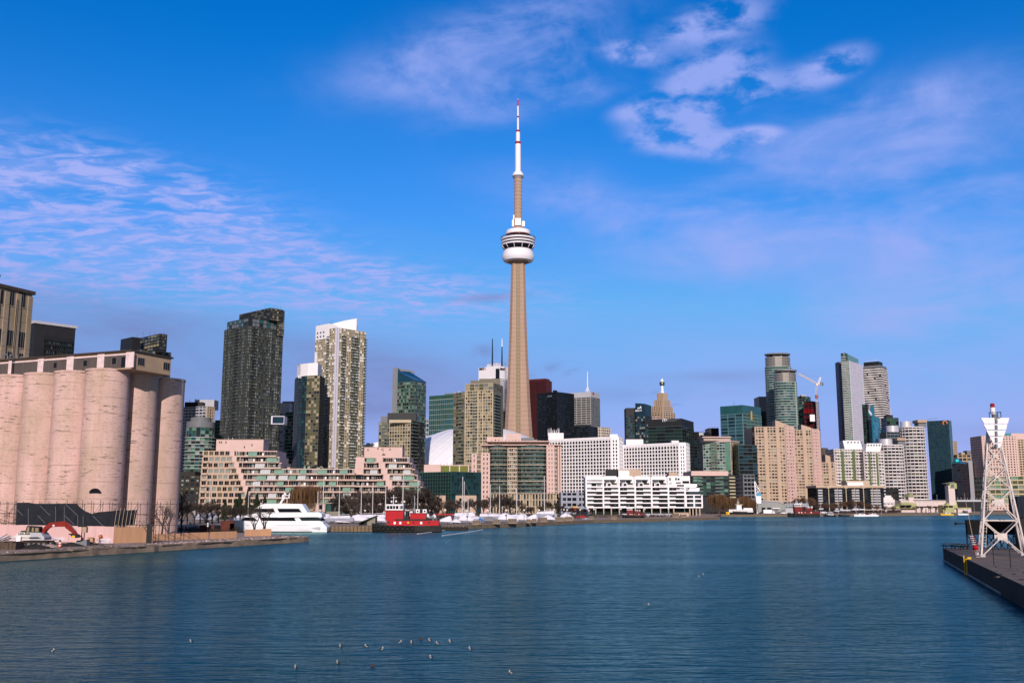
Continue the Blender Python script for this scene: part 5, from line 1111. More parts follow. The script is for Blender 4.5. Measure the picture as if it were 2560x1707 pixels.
poly, Z = rect(2520, 2600, 1083, 1030, 25); B = Bld('pink_slab_hotel', 'second pinkish slab hotel cut by the right frame edge', poly); B.tower(poly, GR, Z-6, 29, bay=3, wm=PINKB, gs=[DKG, BLACKG, OLIVEG], pw=1.0, sh=1.0, dp=.4); B.mb('parapet').prism(poly, Z-6, Z, PINK, M_ROOF); B.done()
poly, Z = rect(2470, 2600, 1190, 880, 25); B = Bld('green_beige_midrise', 'beige and green terraced midrise low behind the beacon tower', poly); B.tower(poly, GR+6, Z, 6, bay=5, wm=mat('straw_panel', (.42, .36, .22), .7), gs=[LGREENG, GREENG, PALEG, OLIVEG], pw=.6, sh=1.3, dp=.8); B.done()
# ---- THE GREAT TOWER
Yt = 1290
def tz(y): return ZY(y, Yt)
def tr(hw, y): return hw/F*dep(Yt, tz(y))
tx = XP(1295.5, Yt, 200); TC = mat('tower_concrete', (.42, .285, .215), .85, .12, .10, stretch=(1, 1, .2), joint=.052); TS = mat('tower_band_concrete', (.34, .245, .18), .85, .12, .08)
CT = thing('observation_tower', 'very tall concrete tower with a white round pod and striped antenna', 'tower', (tx, Yt, GR))
def sect(z, R, w, c):
    pts = []
    for k, a in enumerate((radians(-30), radians(90), radians(210))):
        d = Vector((cos(a), sin(a))); p = Vector((-d.y, d.x))
        v = a-radians(60); vd = Vector((cos(v), sin(v))); vp = Vector((-vd.y, vd.x))
        pts += [vd*c-vp*c*.32, vd*c+vp*c*.32, d*R-p*w, d*R+p*w]
    return [Vector((tx+q.x, Yt+q.y, z)) for q in pts]
prof = []
for y, hw in ((1258, 47), (1200, 40), (1140, 35), (1084, 32), (1000, 26.8), (900, 22.3), (820, 19.4), (740, 17.2), (652, 15.4)):
    z = tz(y) if y != 1258 else GR; R = tr(hw, min(y, 1250))/cos(radians(30)); prof.append((z, R))
rings = [sect(z, R*.955, R*.17+1.2, R*.30+3.2) for z, R in prof]
b = MB(); b.loft(rings, TC); b.build('shaft', CT)
ELV = mat('elevator_olive_glass', (.19, .15, .08), .4)
b = MB(); vd = Vector((0, -1))
for (z0, R0), (z1, R1) in zip(prof[:-1], prof[1:]):
    n = max(1, int((z1-z0)/4.5))
    for k in range(n):
        a, c = z0+(z1-z0)*k/n, z0+(z1-z0)*(k+1)/n; Ra = R0+(R1-R0)*(k+.5)/n; dd = Ra*.30+3.2
        b.box((tx-2.9, Yt-dd-.5, a), (tx-.3, Yt-dd+.6, c-1.0), ELV); b.box((tx-3.0, Yt-dd-.8, c-1.0), (tx+2.9, Yt-dd+.6, c), TS); b.box((tx+.2, Yt-dd-.6, a), (tx+2.8, Yt-dd+.6, c-1.0), ELV)
b.build('elevator_shaft', CT)
b = MB()
for (z0, R0), (z1, R1) in zip(prof[:-1], prof[1:]):
    for s in (-1, 1):
        for fr in (.5, .82):
            q = []
            for z, R in ((z0, R0), (z1, R1)):
                dd = Vector((s*cos(radians(30)), -.5)); c = R*.30+3.2; e = Vector((s*c*.32, -c)); tip = dd*R*.955+Vector((-dd.y*s, dd.x*s))*-1*(R*.17+1.2)
                v = e+(tip-e)*fr; q.append(Vector((tx+v.x, Yt+v.y, z)))
            b.tube(q[0], q[1], .35, .35, 4, TS)
b.build('shaft_rib', CT)
def lth(name, prof, n=48, m=None, smooth=True):
    b = MB(); b.lathe((tx, Yt, 0), [(tr(p[0], p[1]), tz(p[1]))+tuple(p[2:]) for p in prof], n, m, smooth); b.build(name, CT)
WP = mat('pod_white', (.78, .75, .80), .35, .04, .1)
lth('pod_underside', [(15.6, 660), (20, 656.5), (32, 655)], 36, TS)
lth('radome', [(30, 655.6), (36, 653.5), (39.3, 648), (39.9, 643), (39.0, 636), (36.5, 630), (33.5, 626), (30, 624.5)], 48, WP)
lth('observation_window', [(33, 627), (37.5, 621.5), (40.3, 615.6)], 48, BLACKG)
lth('deck_ring', [(41.0, 616.2), (41.6, 614.8), (41.4, 612.8), (38, 612.6)], 48, WP)
lth('observation_window', [(38.5, 612.8), (38.5, 608.6)], 48, BLACKG)
lth('deck_ring', [(41.7, 609.2), (42.2, 607.8), (42.2, 605.8), (39.5, 605.4)], 48, WP)
lth('observation_window', [(39.6, 605.8), (39.6, 601)], 48, BLACKG)
lth('deck_ring', [(42.3, 602), (42.9, 600.4), (42.9, 598.2), (36, 597.6)], 48, WP)
lth('observation_window', [(34.5, 598), (33.5, 595), (31, 590)], 48, BLACKG)
lth('red_band', [(30.8, 592), (30.4, 588.6), (29.8, 587)], 48, DKRED)
lth('upper_deck', [(30.2, 587.4), (30.4, 580), (29.2, 577.5), (20, 575.6)], 48, WP)
b = MB()
for k in range(24):
    a = 2*pi*k/24; r0 = tr(42.6, 600); r1 = tr(43.3, 597)
    pts = [(r0, tz(600)), (r1, tz(597)), (r1*.99, tz(594.5)), (r0*.93, tz(593.5))]
    b.path([(tx+r*cos(a), Yt+r*sin(a), z) for r, z in pts], .22, 4, DARK)
for z, r in ((tz(597), tr(43.3, 597)), (tz(594.5), tr(42.8, 595))): b.path([(tx+r*cos(2*pi*k/36), Yt+r*sin(2*pi*k/36), z) for k in range(37)], .2, 4, DARK)
b.build('edge_cage', CT)
b = MB()
for k in range(12):
    a = 2*pi*k/12+.26; b.tube((tx+tr(34, 626)*cos(a), Yt+tr(34, 626)*sin(a), tz(625)), (tx+tr(41, 617)*cos(a), Yt+tr(41, 617)*sin(a), tz(617)), .5, None, 4, WP)
b.build('strut', CT)
rings = [[Vector((tx+tr(h, y)*cos(a), Yt+tr(h, y)*sin(a), tz(y))) for a in [2*pi*k/12+.26 for k in range(12)]] for y, h in ((577, 13), (552, 11), (545, 10), (446, 9.6))]
b = MB(); b.loft(rings, TC); b.build('upper_shaft', CT)
b = MB()
for k in range(11): y = 455+k*8.6; r = tr(10.15, y); b.lathe((tx, Yt, tz(y)), [(r, -.35), (r, .35)], 12, TS, False)
b.build('shaft_ring', CT)
for dx, y0, y1, w_ in ((-12.6, 552, 568, 5), (-.2, 550, 567, 14), (13.2, 555, 568, 7), (-10.8, 540, 551, 3)):
    b = MB(); z0, z1 = tz(y1), tz(y0); x = tx+dx/F*1330; r = tr(12, 560); b.box((x-w_/2/F*1330, Yt-r-(4 if dx > -1 and dx < 1 else 0)+2, z0), (x+w_/2/F*1330, Yt-r+6, z1), WP); b.build('microwave_box', CT)
lth('sky_pod', [(10, 447), (13.2, 445, GREYM), (14.2, 441, WP), (13.8, 436.5), (10.5, 432), (7.4, 428)], 36, WP)
A1 = mat('antenna_white', (.80, .77, .80), .4, .03, .2); A2 = mat('antenna_red', (.30, .02, .03), .5, .1, .2)
lth('antenna_section', [(7.2, 428.3), (7.1, 361)], 18, A1); lth('antenna_band', [(7.4, 361), (7.4, 356), (6.4, 355)], 18, A2)
lth('antenna_section', [(5.3, 355.4), (5.1, 331)], 16, A1); lth('antenna_band', [(5.5, 331), (4.6, 326)], 16, A2)
lth('antenna_section', [(2.5, 326.3), (2.3, 295)], 12, A1); lth('antenna_band', [(2.7, 295), (2.6, 291)], 12, A2)
lth('antenna_section', [(2.2, 291), (2.0, 266)], 12, A1); lth('antenna_section', [(1.9, 266), (1.7, 250)], 12, mat('antenna_top_red', (.45, .03, .06), .5)); lth('antenna_tip', [(1.2, 250), (.7, 248)], 8, A1)
# ---- green glass pavilion block
poly, Z = corner(1044, 1128, 1203, 1178, 600)
B = Bld('green_glass_block', 'dark green glass block below the dome with pink and olive roof boxes', poly); GL = mat('green_line_mullion', (.06, .14, .10), .4)
B.tower(poly, GR, Z, 12, bay=2.3, wm=GL, gs=[mat('deep_green_pane', (.006, .022, .018), .08), BLACKG, mat('deep_green_pane', (0, 0, 0))], pw=.12, sh=.14, dp=.12, edges={1: dict(gs=[mat('deep_teal_pane', (.010, .045, .045), .06), mat('deep_teal_pane', (0, 0, 0)), mat('deep_green_pane', (0, 0, 0))], wm=mat('teal_dark_mullion', (0, 0, 0)))})
addbox(B.root, 'roof_box', 1060, 1102, 1161, 622, 18, Z-.1, PINK)
Z2 = ZY(1162, 625); b = MB(); boxpx(b, 1102, 1173, 1162, 625, 15, Z-.1, PINK); b.build('roof_box', B.root)
for a, c in ((1102, 1123), (1126, 1147), (1150, 1170)): b = MB(); boxpx(b, a, c, 1164, 624.7, .25, Z+.2, mat('olive_panel', (.13, .15, .02), .5, .15, .5)); b.build('olive_panel', B.root)
for px in (1110, 1117, 1128): mast(B.root, px, 1162, 1153 if px == 1117 else 1156, 628, .12, DARK)
for a, c, y in ((1090, 1114, 1238), (1139, 1191, 1238)):
    b = MB(); boxpx(b, a, c, y, 592, 8, GR, PINKB); boxpx(b, a+9, a+15, y+7, 591.9, .2, ZY(y+14, 592), BLACKG); b.build('gate_frame', B.root)
B.done()
# ---- beige and green bay-windowed condo
Y = 690; poly, Z = rect(1201, 1403, 1111, Y, 30)
B = Bld('bay_window_condo', 'broad beige condo with curved green glass bays and pink pillars, below the tall tower', poly); nf = 14
zb = ZY(1233, Y); PG = [GREENG, DKG, DKG, TEALG, GREYG, BLACKG, OLIVEG]; BSL = mat('beige_slab_edge', (.46, .36, .28), .75)
B.mb('core').prism(rect(1222, 1403, 1112, Y+4, 28)[0], GR, Z, BSL, M_ROOF)
fh = (Z-zb)/12
def bay(xa, xc, bulge, wide):
    ps = []
    for k in range(9):
        t = k/8; x = xa+(xc-xa)*t; ps.append(Vector((XP(x, Y, 20), Y+3.5-bulge*sin(pi*min(1, max(0, t)))**.45)))
    B.mb('bay_core').prism(ps+[Vector((ps[-1].x, Y+6)), Vector((ps[0].x, Y+6))], zb, Z-.05, DKG)
    for i in range(8): B.facade(ps[i], ps[i+1], zb, Z, 12, max(1, round((ps[i+1]-ps[i]).length/1.5)), pw=.10, sh=.15, dp=.1, wm=MUL, gs=PG, glz='bay_glazing %d' % xa)
    for j in range(13):
        b = MB(); z = zb+j*fh; pale = j in (0, 3, 7, 11, 12) or random.random() < .1
        for i in range(8):
            a, c = ps[i], ps[i+1]; d = c-a; n = Vector((d.y, -d.x, 0)).normalized(); b.obox((a.x, a.y, z-.35), Vector((d.x, d.y, 0)), n*1.3, (0, 0, .5 if pale else .35), BSL if pale else BMUL)
            if j < 12: b.obox(Vector((a.x, a.y, z+.15))+n*1.22, Vector((d.x, d.y, 0)), n*.05, (0, 0, 1.0), RAILG)
        b.build('balcony', B.root)
bay(1225, 1267, 5, 1); bay(1294, 1367, 5, 1)
q = [GX(1268, Y+2.0), GX(1293, Y+2.0)]; B.facade(q[0].xy, q[1].xy, zb, Z, 12, 5, pw=.35, sh=1.0, dp=.6, wm=BSL, gs=[DKG, OLIVEG, PALEG, BLACKG], glz='centre_glazing')
def pillar(xa, xc, y0, dy, m, cols, nfl):
    p, z = rect(xa, xc, y0, Y+dy, 12); B.mb('pillar_core').prism(p, GR, z, m, m)
    B.facade(p[0], p[1], GR+6, z, nfl, cols, pw=1.5, sh=1.4, dp=.35, wm=m, gs=[BLACKG, DKG, OLIVEG], wobj=True, fm=MUL, top=.8)
pillar(1203, 1225, 1132, -2, PINK, 2, 11); pillar(1366, 1386, 1112, -1, PINK, 2, 14); pillar(1394, 1403.5, 1112, 0, PINK, 1, 14); pillar(1179, 1192, 1133, 4, PINK, 1, 9)
p, z = rect(1192, 1203, 1137, Y+6, 12); B.mb('pillar_core').prism(p, GR, z, BSL, M_ROOF); B.facade(p[0], p[1], GR+6, z, 10, 2, pw=.4, sh=.8, wm=BSL, gs=PG, glz='wing_glazing')
p = [GX(1386, Y+1).xy, GX(1394, Y+1).xy]; B.facade(p[0], p[1], GR+6, Z, 14, 2, pw=.3, sh=.9, dp=.4, wm=BSL, gs=PG+[LGREENG], glz='wing_glazing')
for xa, xc, y in ((1202, 1404, 1110.5), (1217, 1375, 1101.5)): b = MB(); boxpx(b, xa, xc, y, Y-2, 24, ZY(y+2.4, Y-2), mat('pink_beige_cornice', (.60, .42, .38), .75)); b.build('cornice', B.root)
p, z = rect(1220, 1372, 1103, Y+3, 18); B.mb('core').prism(p, Z, z, BSL, M_ROOF); B.facade(p[0], p[1], Z, z-.6, 1, 30, pw=.35, sh=.3, dp=.25, wm=BSL, gs=[DKG, GREENG, OLIVEG, TANG, BLACKG], glz='upper_glazing')
for xa, xc, y in ((1217, 1258, 1092), (1265, 1302, 1084), (1303, 1335, 1094)): addbox(B.root, 'penthouse', xa, xc, y, Y+8, 10, z-.1, PINK if y < 1094 else GREYM)
for k in range(16): b = MB(); x = 1228+k*8.5; boxpx(b, x, x+random.uniform(2, 5), 1101-random.uniform(.8, 3.5), Y+4, 3, z-.1, random.choice([DARK, GREYM, BMUL])); b.build('roof_unit', B.root)
p, z = rect(1226, 1420, 1233, Y-6, 14); B.mb('arcade').prism(p, GR, z, BSL, M_ROOF); B.facade(p[0], p[1], GR, z, 3, 26, pw=.7, sh=.5, dp=1.0, wm=BSL, gs=[BLACKG, DKG, OLIVEG, TANG], glz='arcade_glazing')
b = MB(); boxpx(b, 1224, 1421, 1233, Y-7.6, 16, z-.2, BSL); b.build('arcade_roof', B.root); B.done()
# ---- grey podium with awning
poly, Z = rect(1404, 1467, 1230, 650, 25)
B = Bld('grey_podium', 'low grey banded podium left of the white stepped condo', poly); B.tower(poly, GR, Z, 4, bay=3.4, wm=mat('blue_grey_panel', (.30, .31, .38), .7), gs=[BLACKG, DKG], pw=.7, sh=1.5, dp=.5)
addbox(B.root, 'stair_tower', 1441, 1447.5, 1225, 649, 6, GR+6, mat('blue_grey_panel', (0, 0, 0)))
b = MB(); boxpx(b, 1431, 1440, 1272, 646, 3, ZY(1276, 646), RED); b.build('awning', B.root)
b = MB(); boxpx(b, 1431, 1445, 1265, 647, .5, ZY(1269, 647), mat('amber_window', (.60, .36, .10), .5)); b.build('shop_window', B.root); B.done()
# ---- white stepped condo on pillars
Y = 580; W0 = 1466; poly, Z = rect(1466, 1713, 1190, Y, 22)
B = Bld('white_stepped_condo', 'wide white condo with rounded stepped right end, raised on pillars at the waterfront', poly)
secs = [1466, 1508.6, 1548.2, 1588.4, 1629.5, 1671.4, 1713]; fy = [1268, 1257, 1246.6, 1237, 1227, 1217]; zf = [ZY(y, Y) for y in fy]; zr = ZY(1190, Y); z5 = zf[5]
X = lambda px: XP(px, Y, 10)
B.mb('core').prism([(X(1466), Y+2), (X(1756), Y+2), (X(1756), Y+20), (X(1466), Y+20)], zf[0], zf[2]-.05, DARK, M_ROOF)
B.mb('core').prism([(X(1466), Y+2), (X(1748), Y+2), (X(1748), Y+20), (X(1466), Y+20)], zf[2], zf[4], DARK, M_ROOF)
B.mb('core').prism([(X(1466), Y+2), (X(1712.5), Y+2), (X(1712.5), Y+20), (X(1466), Y+20)], zf[4]+.05, zr-.4, WHITE, M_ROOF)
for j, z in enumerate(zf):
    xr = 1756 if j < 3 else (1751 if j == 3 else 1747 if j == 4 else 1741)
    b = MB(); b.box((X(1466), Y-.4, z-.32), (X(xr), Y+3, z+.32), WHITE); b.build('floor_band', B.root)
for k, px in enumerate(secs):
    b = MB(); b.box((X(px)-.45, Y-.25, zf[0]+.43), (X(px)+.45, Y+2.1, (zr-.1 if k < 7 else zf[3])), WHITE); b.build('pier', B.root)
rs = random.Random(3)
def win(x0, x1, z0, z1, m, y=Y+1.9):
    B.window(((x0+x1)/2, y, (z0+z1)/2), Vector((0, -1)), x1-x0, z1-z0, m, MUL)
WRL = mat('white_rail', (.70, .66, .70), .5)
for k in range(6):
    a, c = X(secs[k])+.5, X(secs[k+1])-.5; w_ = c-a
    for j in range(5):
        z0, z1 = zf[j]+.34, zf[j+1]-.34
        bl = j < 3
        if bl: bx0, bx1, wx0, wx1 = a, a+w_*.42, a+w_*.45, c-.8
        else: bx0, bx1, wx0, wx1 = a+w_*.5, c, a, a+w_*.52
        if k == 0 and not bl: bx0, bx1, wx0, wx1 = a, a+w_*.55, a+w_*.3, a+w_*.6
        win(wx0, (wx0+wx1)/2-.05, z0, z1, BLACKG); win((wx0+wx1)/2+.05, wx1, z0, z1, DKG if rs.random() < .6 else BLACKG)
        win(bx0+.3 if bl else wx1+.2, bx1-.3 if bl else bx1-.4, z0, z1, rs.choice([DKG, OLIVEG, GREYG, PALEG]))
        b = MB(); b.box((bx0, Y-.3, z0), (bx1, Y-.22, z0+.5), WRL); b.build('balcony', B.root)
    if k < 6:   # the two attic floors under a white hood
        zt = zr; z0 = z5+.45; hood = MB(); zz1 = zr-2.6
        if 0 < k < 6:
            hood.box((a, Y-.3, zr-2.0), (c-1.0, Y+2.05, zr+.1), WHITE); hood.build('roof_hood', B.root)
            win(a, a+w_*.16, z0, z0+2.0, BLACKG); win(a+.4, a+w_*.42, zr-3.9, zr-2.2, GREYG); win(a+w_*.45, c-1.8, zr-4.2, zr-2.2, rs.choice([OLIVEG, DKG]))
            b = MB(); b.box((a+w_*.22, Y-.1, z0), (a+w_*.5, Y+2.0, z0+2.0), WHITE); b.build('bay_box', B.root); win(a+w_*.26, a+w_*.46, z0+.2, z0+1.6, DKG, Y-.13)
            b = MB(); b.box((a+w_*.52, Y-.32, z0), (c, Y-.25, z0+.8), WRL); b.build('balcony', B.root); win(a+w_*.56, c-.5, z0, z0+1.9, OLIVEG)
        else:
            hood.box((a-.9, Y-.35, zr-2.2), (c, Y+2.05, zr+.15), WHITE); hood.build('roof_hood', B.root)
            for zz in (z0+.1, z0+2.6): win(a+w_*.3, a+w_*.62, zz, zz+1.5, BLACKG); win(a+w_*.65, c-.4, zz, zz+1.5, PALEG)
            b = MB(); b.box((a-.9, Y-.38, z0+2.0), (c, Y-.3, z0+2.9), WHITE); b.build('floor_band', B.root)
b = MB(); b.box((X(1671.5), Y-.32, z5+.43), (X(1726), Y+2.2, zr+.1), WHITE); b.build('end_wall', B.root)
for (p0, p1, y0, y1, m) in ((1673, 1679, 1194, 1201, PALEG), (1689, 1693, 1194, 1200, BLACKG), (1695, 1700, 1195, 1200, DKG), (1690, 1703, 1205, 1208, BLACKG), (1674, 1680, 1205, 1211, LGREY), (1707, 1724, 1202, 1208, BLACKG)): win(X(p0), X(p1), ZY(y1, Y), ZY(y0, Y), m, Y-.34)
for (p0, p1, yb, yt, m) in ((1704, 1744, 1216, 1209, WHITE), (1722, 1750, 1227, 1219, WHITE), (1700, 1724, 1224, 1218, LGREY)): b = MB(); b.box((X(p0), Y+.3, ZY(yb, Y)), (X(p1), Y+9, ZY(yt, Y)), m); b.build('terrace', B.root)
pr = [Vector((X(1724), Y+1)), Vector((X(1745), Y+1)), Vector((X(1752), Y+3)), Vector((X(1755.5), Y+7)), Vector((X(1755.5), Y+18)), Vector((X(1724), Y+18))]
b = MB(); b.prism(pr, zf[0]+.4, ZY(1223, Y), mat('slate_blue_glass', (.03, .05, .06), .1)); b.build('rounded_end', B.root)
for j in range(3):
    z = zf[j]; b = MB(); pp = scalep(pr, 1.05); b.prism(pp, z-.4, z+.4, WHITE); b.build('floor_band', B.root)
for px in (1715, 1735, 1755): b = MB(); b.box((X(px)-.4, Y-.3, zf[0]), (X(px)+.4, Y+1.6, zf[3]), WHITE); b.build('pier', B.root)
for px in (1489, 1509, 1528, 1548, 1568, 1588, 1609, 1629, 1651, 1671, 1684, 1724, 1732, 1740, 1749): b = MB(); b.box((X(px)-.3, Y+.3, GR), (X(px)+.3, Y+1.0, zf[0]-.4), BEIGE); b.build('pillar', B.root)
b = MB(); b.box((X(1480), Y+5, GR), (X(1742), Y+18, zf[0]-.45), mat('deep_green_glass', (0, 0, 0))); b.build('ground_floor', B.root)
for a, c, y in ((1517, 1545, 1173), (1543, 1602, 1173), (1672, 1694, 1180)): b = MB(); boxpx(b, a, c, y, Y+8, 9, zr-.5, PINKB if a != 1517 else DARK); b.build('penthouse', B.root)
b = MB(); boxpx(b, 1546, 1573, 1176, Y+6, 3, zr-.3, WHITE); b.build('roof_box', B.root); B.done()
# ---- pink stepped terrace building
Y = 545; NFL = 11; z_t = ZY(1126, Y); fh = (z_t-GR)/NFL
poly, _ = rect(500, 1085, 1200, Y, 26)
B = Bld('pink_terraced_building', 'long pink stepped apartment terrace with two towers behind the marina', poly)
XX = lambda px, z=18: XP(px, Y, z); TERR = mat('beige_pink_parapet', (.52, .385, .325), .8, .1, .5); SOL = mat('solarium_glass', (.20, .33, .27), .2, .2, .8); SOLW = mat('white_blind_glass', (.52, .52, .54), .3, .1, .8); GREENR = mat('green_roof_sheet', (.20, .30, .22), .5, .15, .6)
PWG = [BLACKG, DKG, DKG, PALEG, OLIVEG, BLACKG, PALEG]
def seg_terrace(z, x0, x1, k):
    """one storey of terraces: parapet, recessed glazing, fins and glazed sunrooms"""
    a, c = XX(x0), XX(x1)
    if c-a < 1.5: return
    b = MB(); b.box((a, Y-.3, z-.25), (c, Y+1.7, z+.05), TERR); b.box((a, Y-.35, z+.05), (c, Y-.15, z+.6), TERR); b.build('terrace_parapet', B.root)
    b = MB(); x = a+.3
    while x < c-.8:
        w = random.uniform(.3, 1.1); h = random.uniform(.25, .95); b.box((x, Y-.13, z+.06), (x+w, Y+.35, z+.06+h), random.choice([DARK, mat('dull_green_planting', (.07, .08, .03), .9), DARK, GREYM, WHITE])); x += w+random.uniform(.5, 2.6)
    b.build('terrace_furniture', B.root)
    g = MB(); x = a
    while x < c-.4:
        w = min(random.uniform(.9, 1.6), c-x); m = random.choice(PWG); g.face([(x+.06, Y+1.66, z+.05), (x+w-.06, Y+1.66, z+.05), (x+w-.06, Y+1.66, z+fh-.5), (x+.06, Y+1.66, z+fh-.5)], m); x += w
    g.build('glazing', B.root); x = a+random.uniform(.5, 4)
    while x < c-3:
        r = random.random(); w = random.uniform(3.2, 6.0)
        if x+w > c: break
        if r < .42:
            s = MB(); m = SOL if random.random() < .55 else SOLW; h = fh-.5
            s.obox((x, Y-.5, z+.1), (w, 0, 0), (0, 2.0, 0), (0, 0, h*.62), m); s.loft([[(x, Y-.5, z+.1+h*.62), (x+w, Y-.5, z+.1+h*.62), (x+w, Y+1.5, z+.1+h*.62), (x, Y+1.5, z+.1+h*.62)], [(x+.02, Y+.9, z+.1+h), (x+w-.02, Y+.9, z+.1+h), (x+w-.02, Y+1.5, z+.1+h), (x+.02, Y+1.5, z+.1+h)]], GREENR if m is SOL else SOLW)
            nb = int(w/1.0)
            for q in range(nb+1): s.box((x+q*w/nb-.04, Y-.56, z+.1), (x+q*w/nb+.04, Y-.5, z+.1+h*.62), GREENR)
            s.build('sunroom', B.root)
        elif r < .62:
            s = MB(); xx = x+w/2; s.box((xx-.45, Y+.2, z+.1), (xx+.45, Y+1.0, z+1.9), WHITE); s.build('balcony_screen', B.root)
        else:
            s = MB(); s.box((x, Y-.1, z), (x+.35, Y+1.65, z+fh-.3), PINK); s.build('fin_wall', B.root)
        x += w+random.uniform(.5, 2.5)
def seg_grid(z, x0, x1, k):
    a, c = XX(x0), XX(x1); b = B.mb('grid_wall'); n = max(2, round((c-a)/3.1)); bw = (c-a)/n
    b.box((a, Y-.2, z-.35), (c, Y+.2, z+.65), PINKB)
    for i in range(n+1): b.box((a+i*bw-.4, Y-.22, z+.65), (a+i*bw+.4, Y+.2, z+fh-.36), PINKB)
    for i in range(n):
        B.window((a+(i+.5)*bw, Y+.18, z+(fh+.3)/2), Vector((0, -1)), bw-.8, fh-1.0, random.choice(PWG), PINKB)
    for i in (0, n-1):
        if k < NFL-1: s = MB(); s.box((a+i*bw, Y-1.3, z-.32), (a+(i+1)*bw, Y-.25, z-.1), PINKB); s.box((a+i*bw, Y-1.3, z-.1), (a+(i+1)*bw, Y-1.2, z+.75), PINKB); s.build('balcony', B.root)
for k in range(NFL):
    z = GR+k*fh; up = NFL-1-k
    xl = 504.5-up*.5; xr = 688+up*6.3; dg = 572+up*6.2 if k > 2 else 640
    if k < 8: mxr = 905
    bx = MB()
    right_end = xr if k >= 8 else 900
    c = B.mb('core'); c.prism([(XX(xl), Y+1.75), (XX(min(right_end, 902)), Y+1.75), (XX(min(right_end, 902)), Y+24), (XX(xl), Y+24)], z, z+fh-.02, PINK, M_ROOF)
    c.prism([(XX(xl), Y+.19), (XX(dg+8), Y+.19), (XX(dg+8), Y+1.8), (XX(xl), Y+1.8)], z, z+fh-.04, PINKB, M_ROOF)
    seg_grid(z, xl, dg, k)
    b = MB(); b.box((XX(dg), Y-.35, z), (XX(dg+11), Y+1.7, z+fh-.03), PINK); b.build('stair_wall', B.root)
    if k > 2:
        seg_terrace(z, dg+11, xr if k >= 8 else 790, k)
        if k < 8: seg_terrace(z, 790, 890, k)
    else:
        seg_terrace(z, 651, 705, k); seg_terrace(z, 790 if k < 3 else 705, 890, k); seg_grid(z, 706, 786, k)
# right tower
z_t2 = ZY(1142, Y); n2 = 10; f2 = (z_t2-GR)/n2
for k in range(n2):
    z = GR+k*f2; up = n2-1-k; fh = f2
    xl = 888-up*1.0 if k > 6 else 888; xr = 1022+up*6.9; dg = 940+up*6.0
    B.mb('core').prism([(XX(xl), Y+1.75), (XX(xr), Y+1.75), (XX(xr), Y+24), (XX(xl), Y+24)], z, z+fh-.02, PINK, M_ROOF)
    seg_terrace(z, xl+(22 if k > 6 else 2), dg, k); b = MB(); b.box((XX(dg), Y-.35, z), (XX(dg+16), Y+1.7, z+fh-.03), PINK); b.build('stair_wall', B.root); seg_terrace(z, dg+16, xr, k)
    if k > 6: b = MB(); b.box((XX(xl), Y-.35, z), (XX(xl+22), Y+1.7, z+fh-.03), PINK); b.build('stair_wall', B.root)
b = MB(); boxpx(b, 541, 659, 1099, Y+6, 12, z_t-.1, PINK); boxpx(b, 540, 660, 1098, Y+5.8, 12.4, ZY(1099, Y+6)-.02, PINKB); b.build('penthouse', B.root)
b = MB(); boxpx(b, 911, 1006, 1118, Y+6, 12, z_t2-.1, PINK); boxpx(b, 910, 1007, 1117, Y+5.8, 12.4, ZY(1118, Y+6)-.02, PINKB); b.build('penthouse', B.root)
for x, y in ((549, 1105), (554, 1105), (565, 1105), (611, 1117), (630, 1112), (920, 1124), (945, 1121), (955, 1123), (975, 1123)):
    b = MB(); q = P(x, y, Y+5.9); b.box((q.x-.25, q.y-.12, q.z-.6), (q.x+.25, q.y, q.z+.5), DARK); b.build('vent', B.root)
for x, y in ((568, 1092), (579, 1092)): mast(B.root, x, 1099, y, Y+8, .12, WHITE)
b = MB(); p = P(959, 1137, Y+5.7); b.cbox(p, 1.8, .3, .5, DARK); b.tube(P(958.5, 1118, Y+5.7), P(958.5, 1137, Y+5.7), .08, None, 4, DARK); b.build('window_cleaning_rig', B.root)
for k in range(14): b = MB(); x = random.uniform(705, 880); q = GX(x, Y+8); b.cbox((q.x, Y+8, GR+8*((z_t-GR)/NFL)), random.uniform(1, 4), 2, random.uniform(.6, 1.5), random.choice([PINKB, DARK, GREENR])); b.build('roof_unit', B.root)
B.done()
# ---- dark balcony building by the ferry quay
Y = 790; poly, Z = rect(2042, 2208, 1214, Y, 25)
B = Bld('dark_balcony_building', 'long black glass building with stacked balconies and a beige roof edge', poly); YS = mat('straw_concrete', (.40, .33, .22), .75)
B.tower(poly, GR, Z-1.5, 8, bay=3.2, wm=DARK, gs=[BLACKG, BLACKG, DKG], pw=.2, sh=.4, dp=.2)
b = MB(); boxpx(b, 2040, 2209, 1213, Y-1, 27, Z-1.5, BEIGE); b.build('roof_edge', B.root); A_, C_ = poly[0], poly[1]; fx = lambda px: (px-2042)/166
for a, c in ((2043, 2054), (2084, 2092.5), (2093.5, 2102.5), (2127, 2135.5), (2136.5, 2145.5), (2174, 2180), (2181, 2190), (2191, 2198)): B.balcony(A_, C_, fx(a), fx(c), GR+2, Z-2, 8, 1.6, LGREY, LGREY, .9)
for px in (2071, 2114.5, 2158): b = MB(); boxpx(b, px-1, px+1, 1215, Y-1.6, 1.8, GR, YS); boxpx(b, px-5, px+5, 1212.5, Y-1.8, 3, ZY(1220, Y), BEIGE); b.build('pillar', B.root)
for px in (2093, 2136, 2180.5, 2192): b = MB(); boxpx(b, px-.6, px+.6, 1217, Y-1.7, 1.7, GR, YS); b.build('pillar', B.root)
addbox(B.root, 'penthouse', 2115, 2173, 1201, Y+8, 12, Z-.1, BEIGE); addbox(B.root, 'penthouse', 2118.5, 2158, 1205, Y+5, 4, Z-.1, WHITE); addbox(B.root, 'roof_garden', 2128, 2148, 1198, Y+9, 4, ZY(1201.5, Y+9), mat('dull_green_planting', (.07, .08, .03), .9))
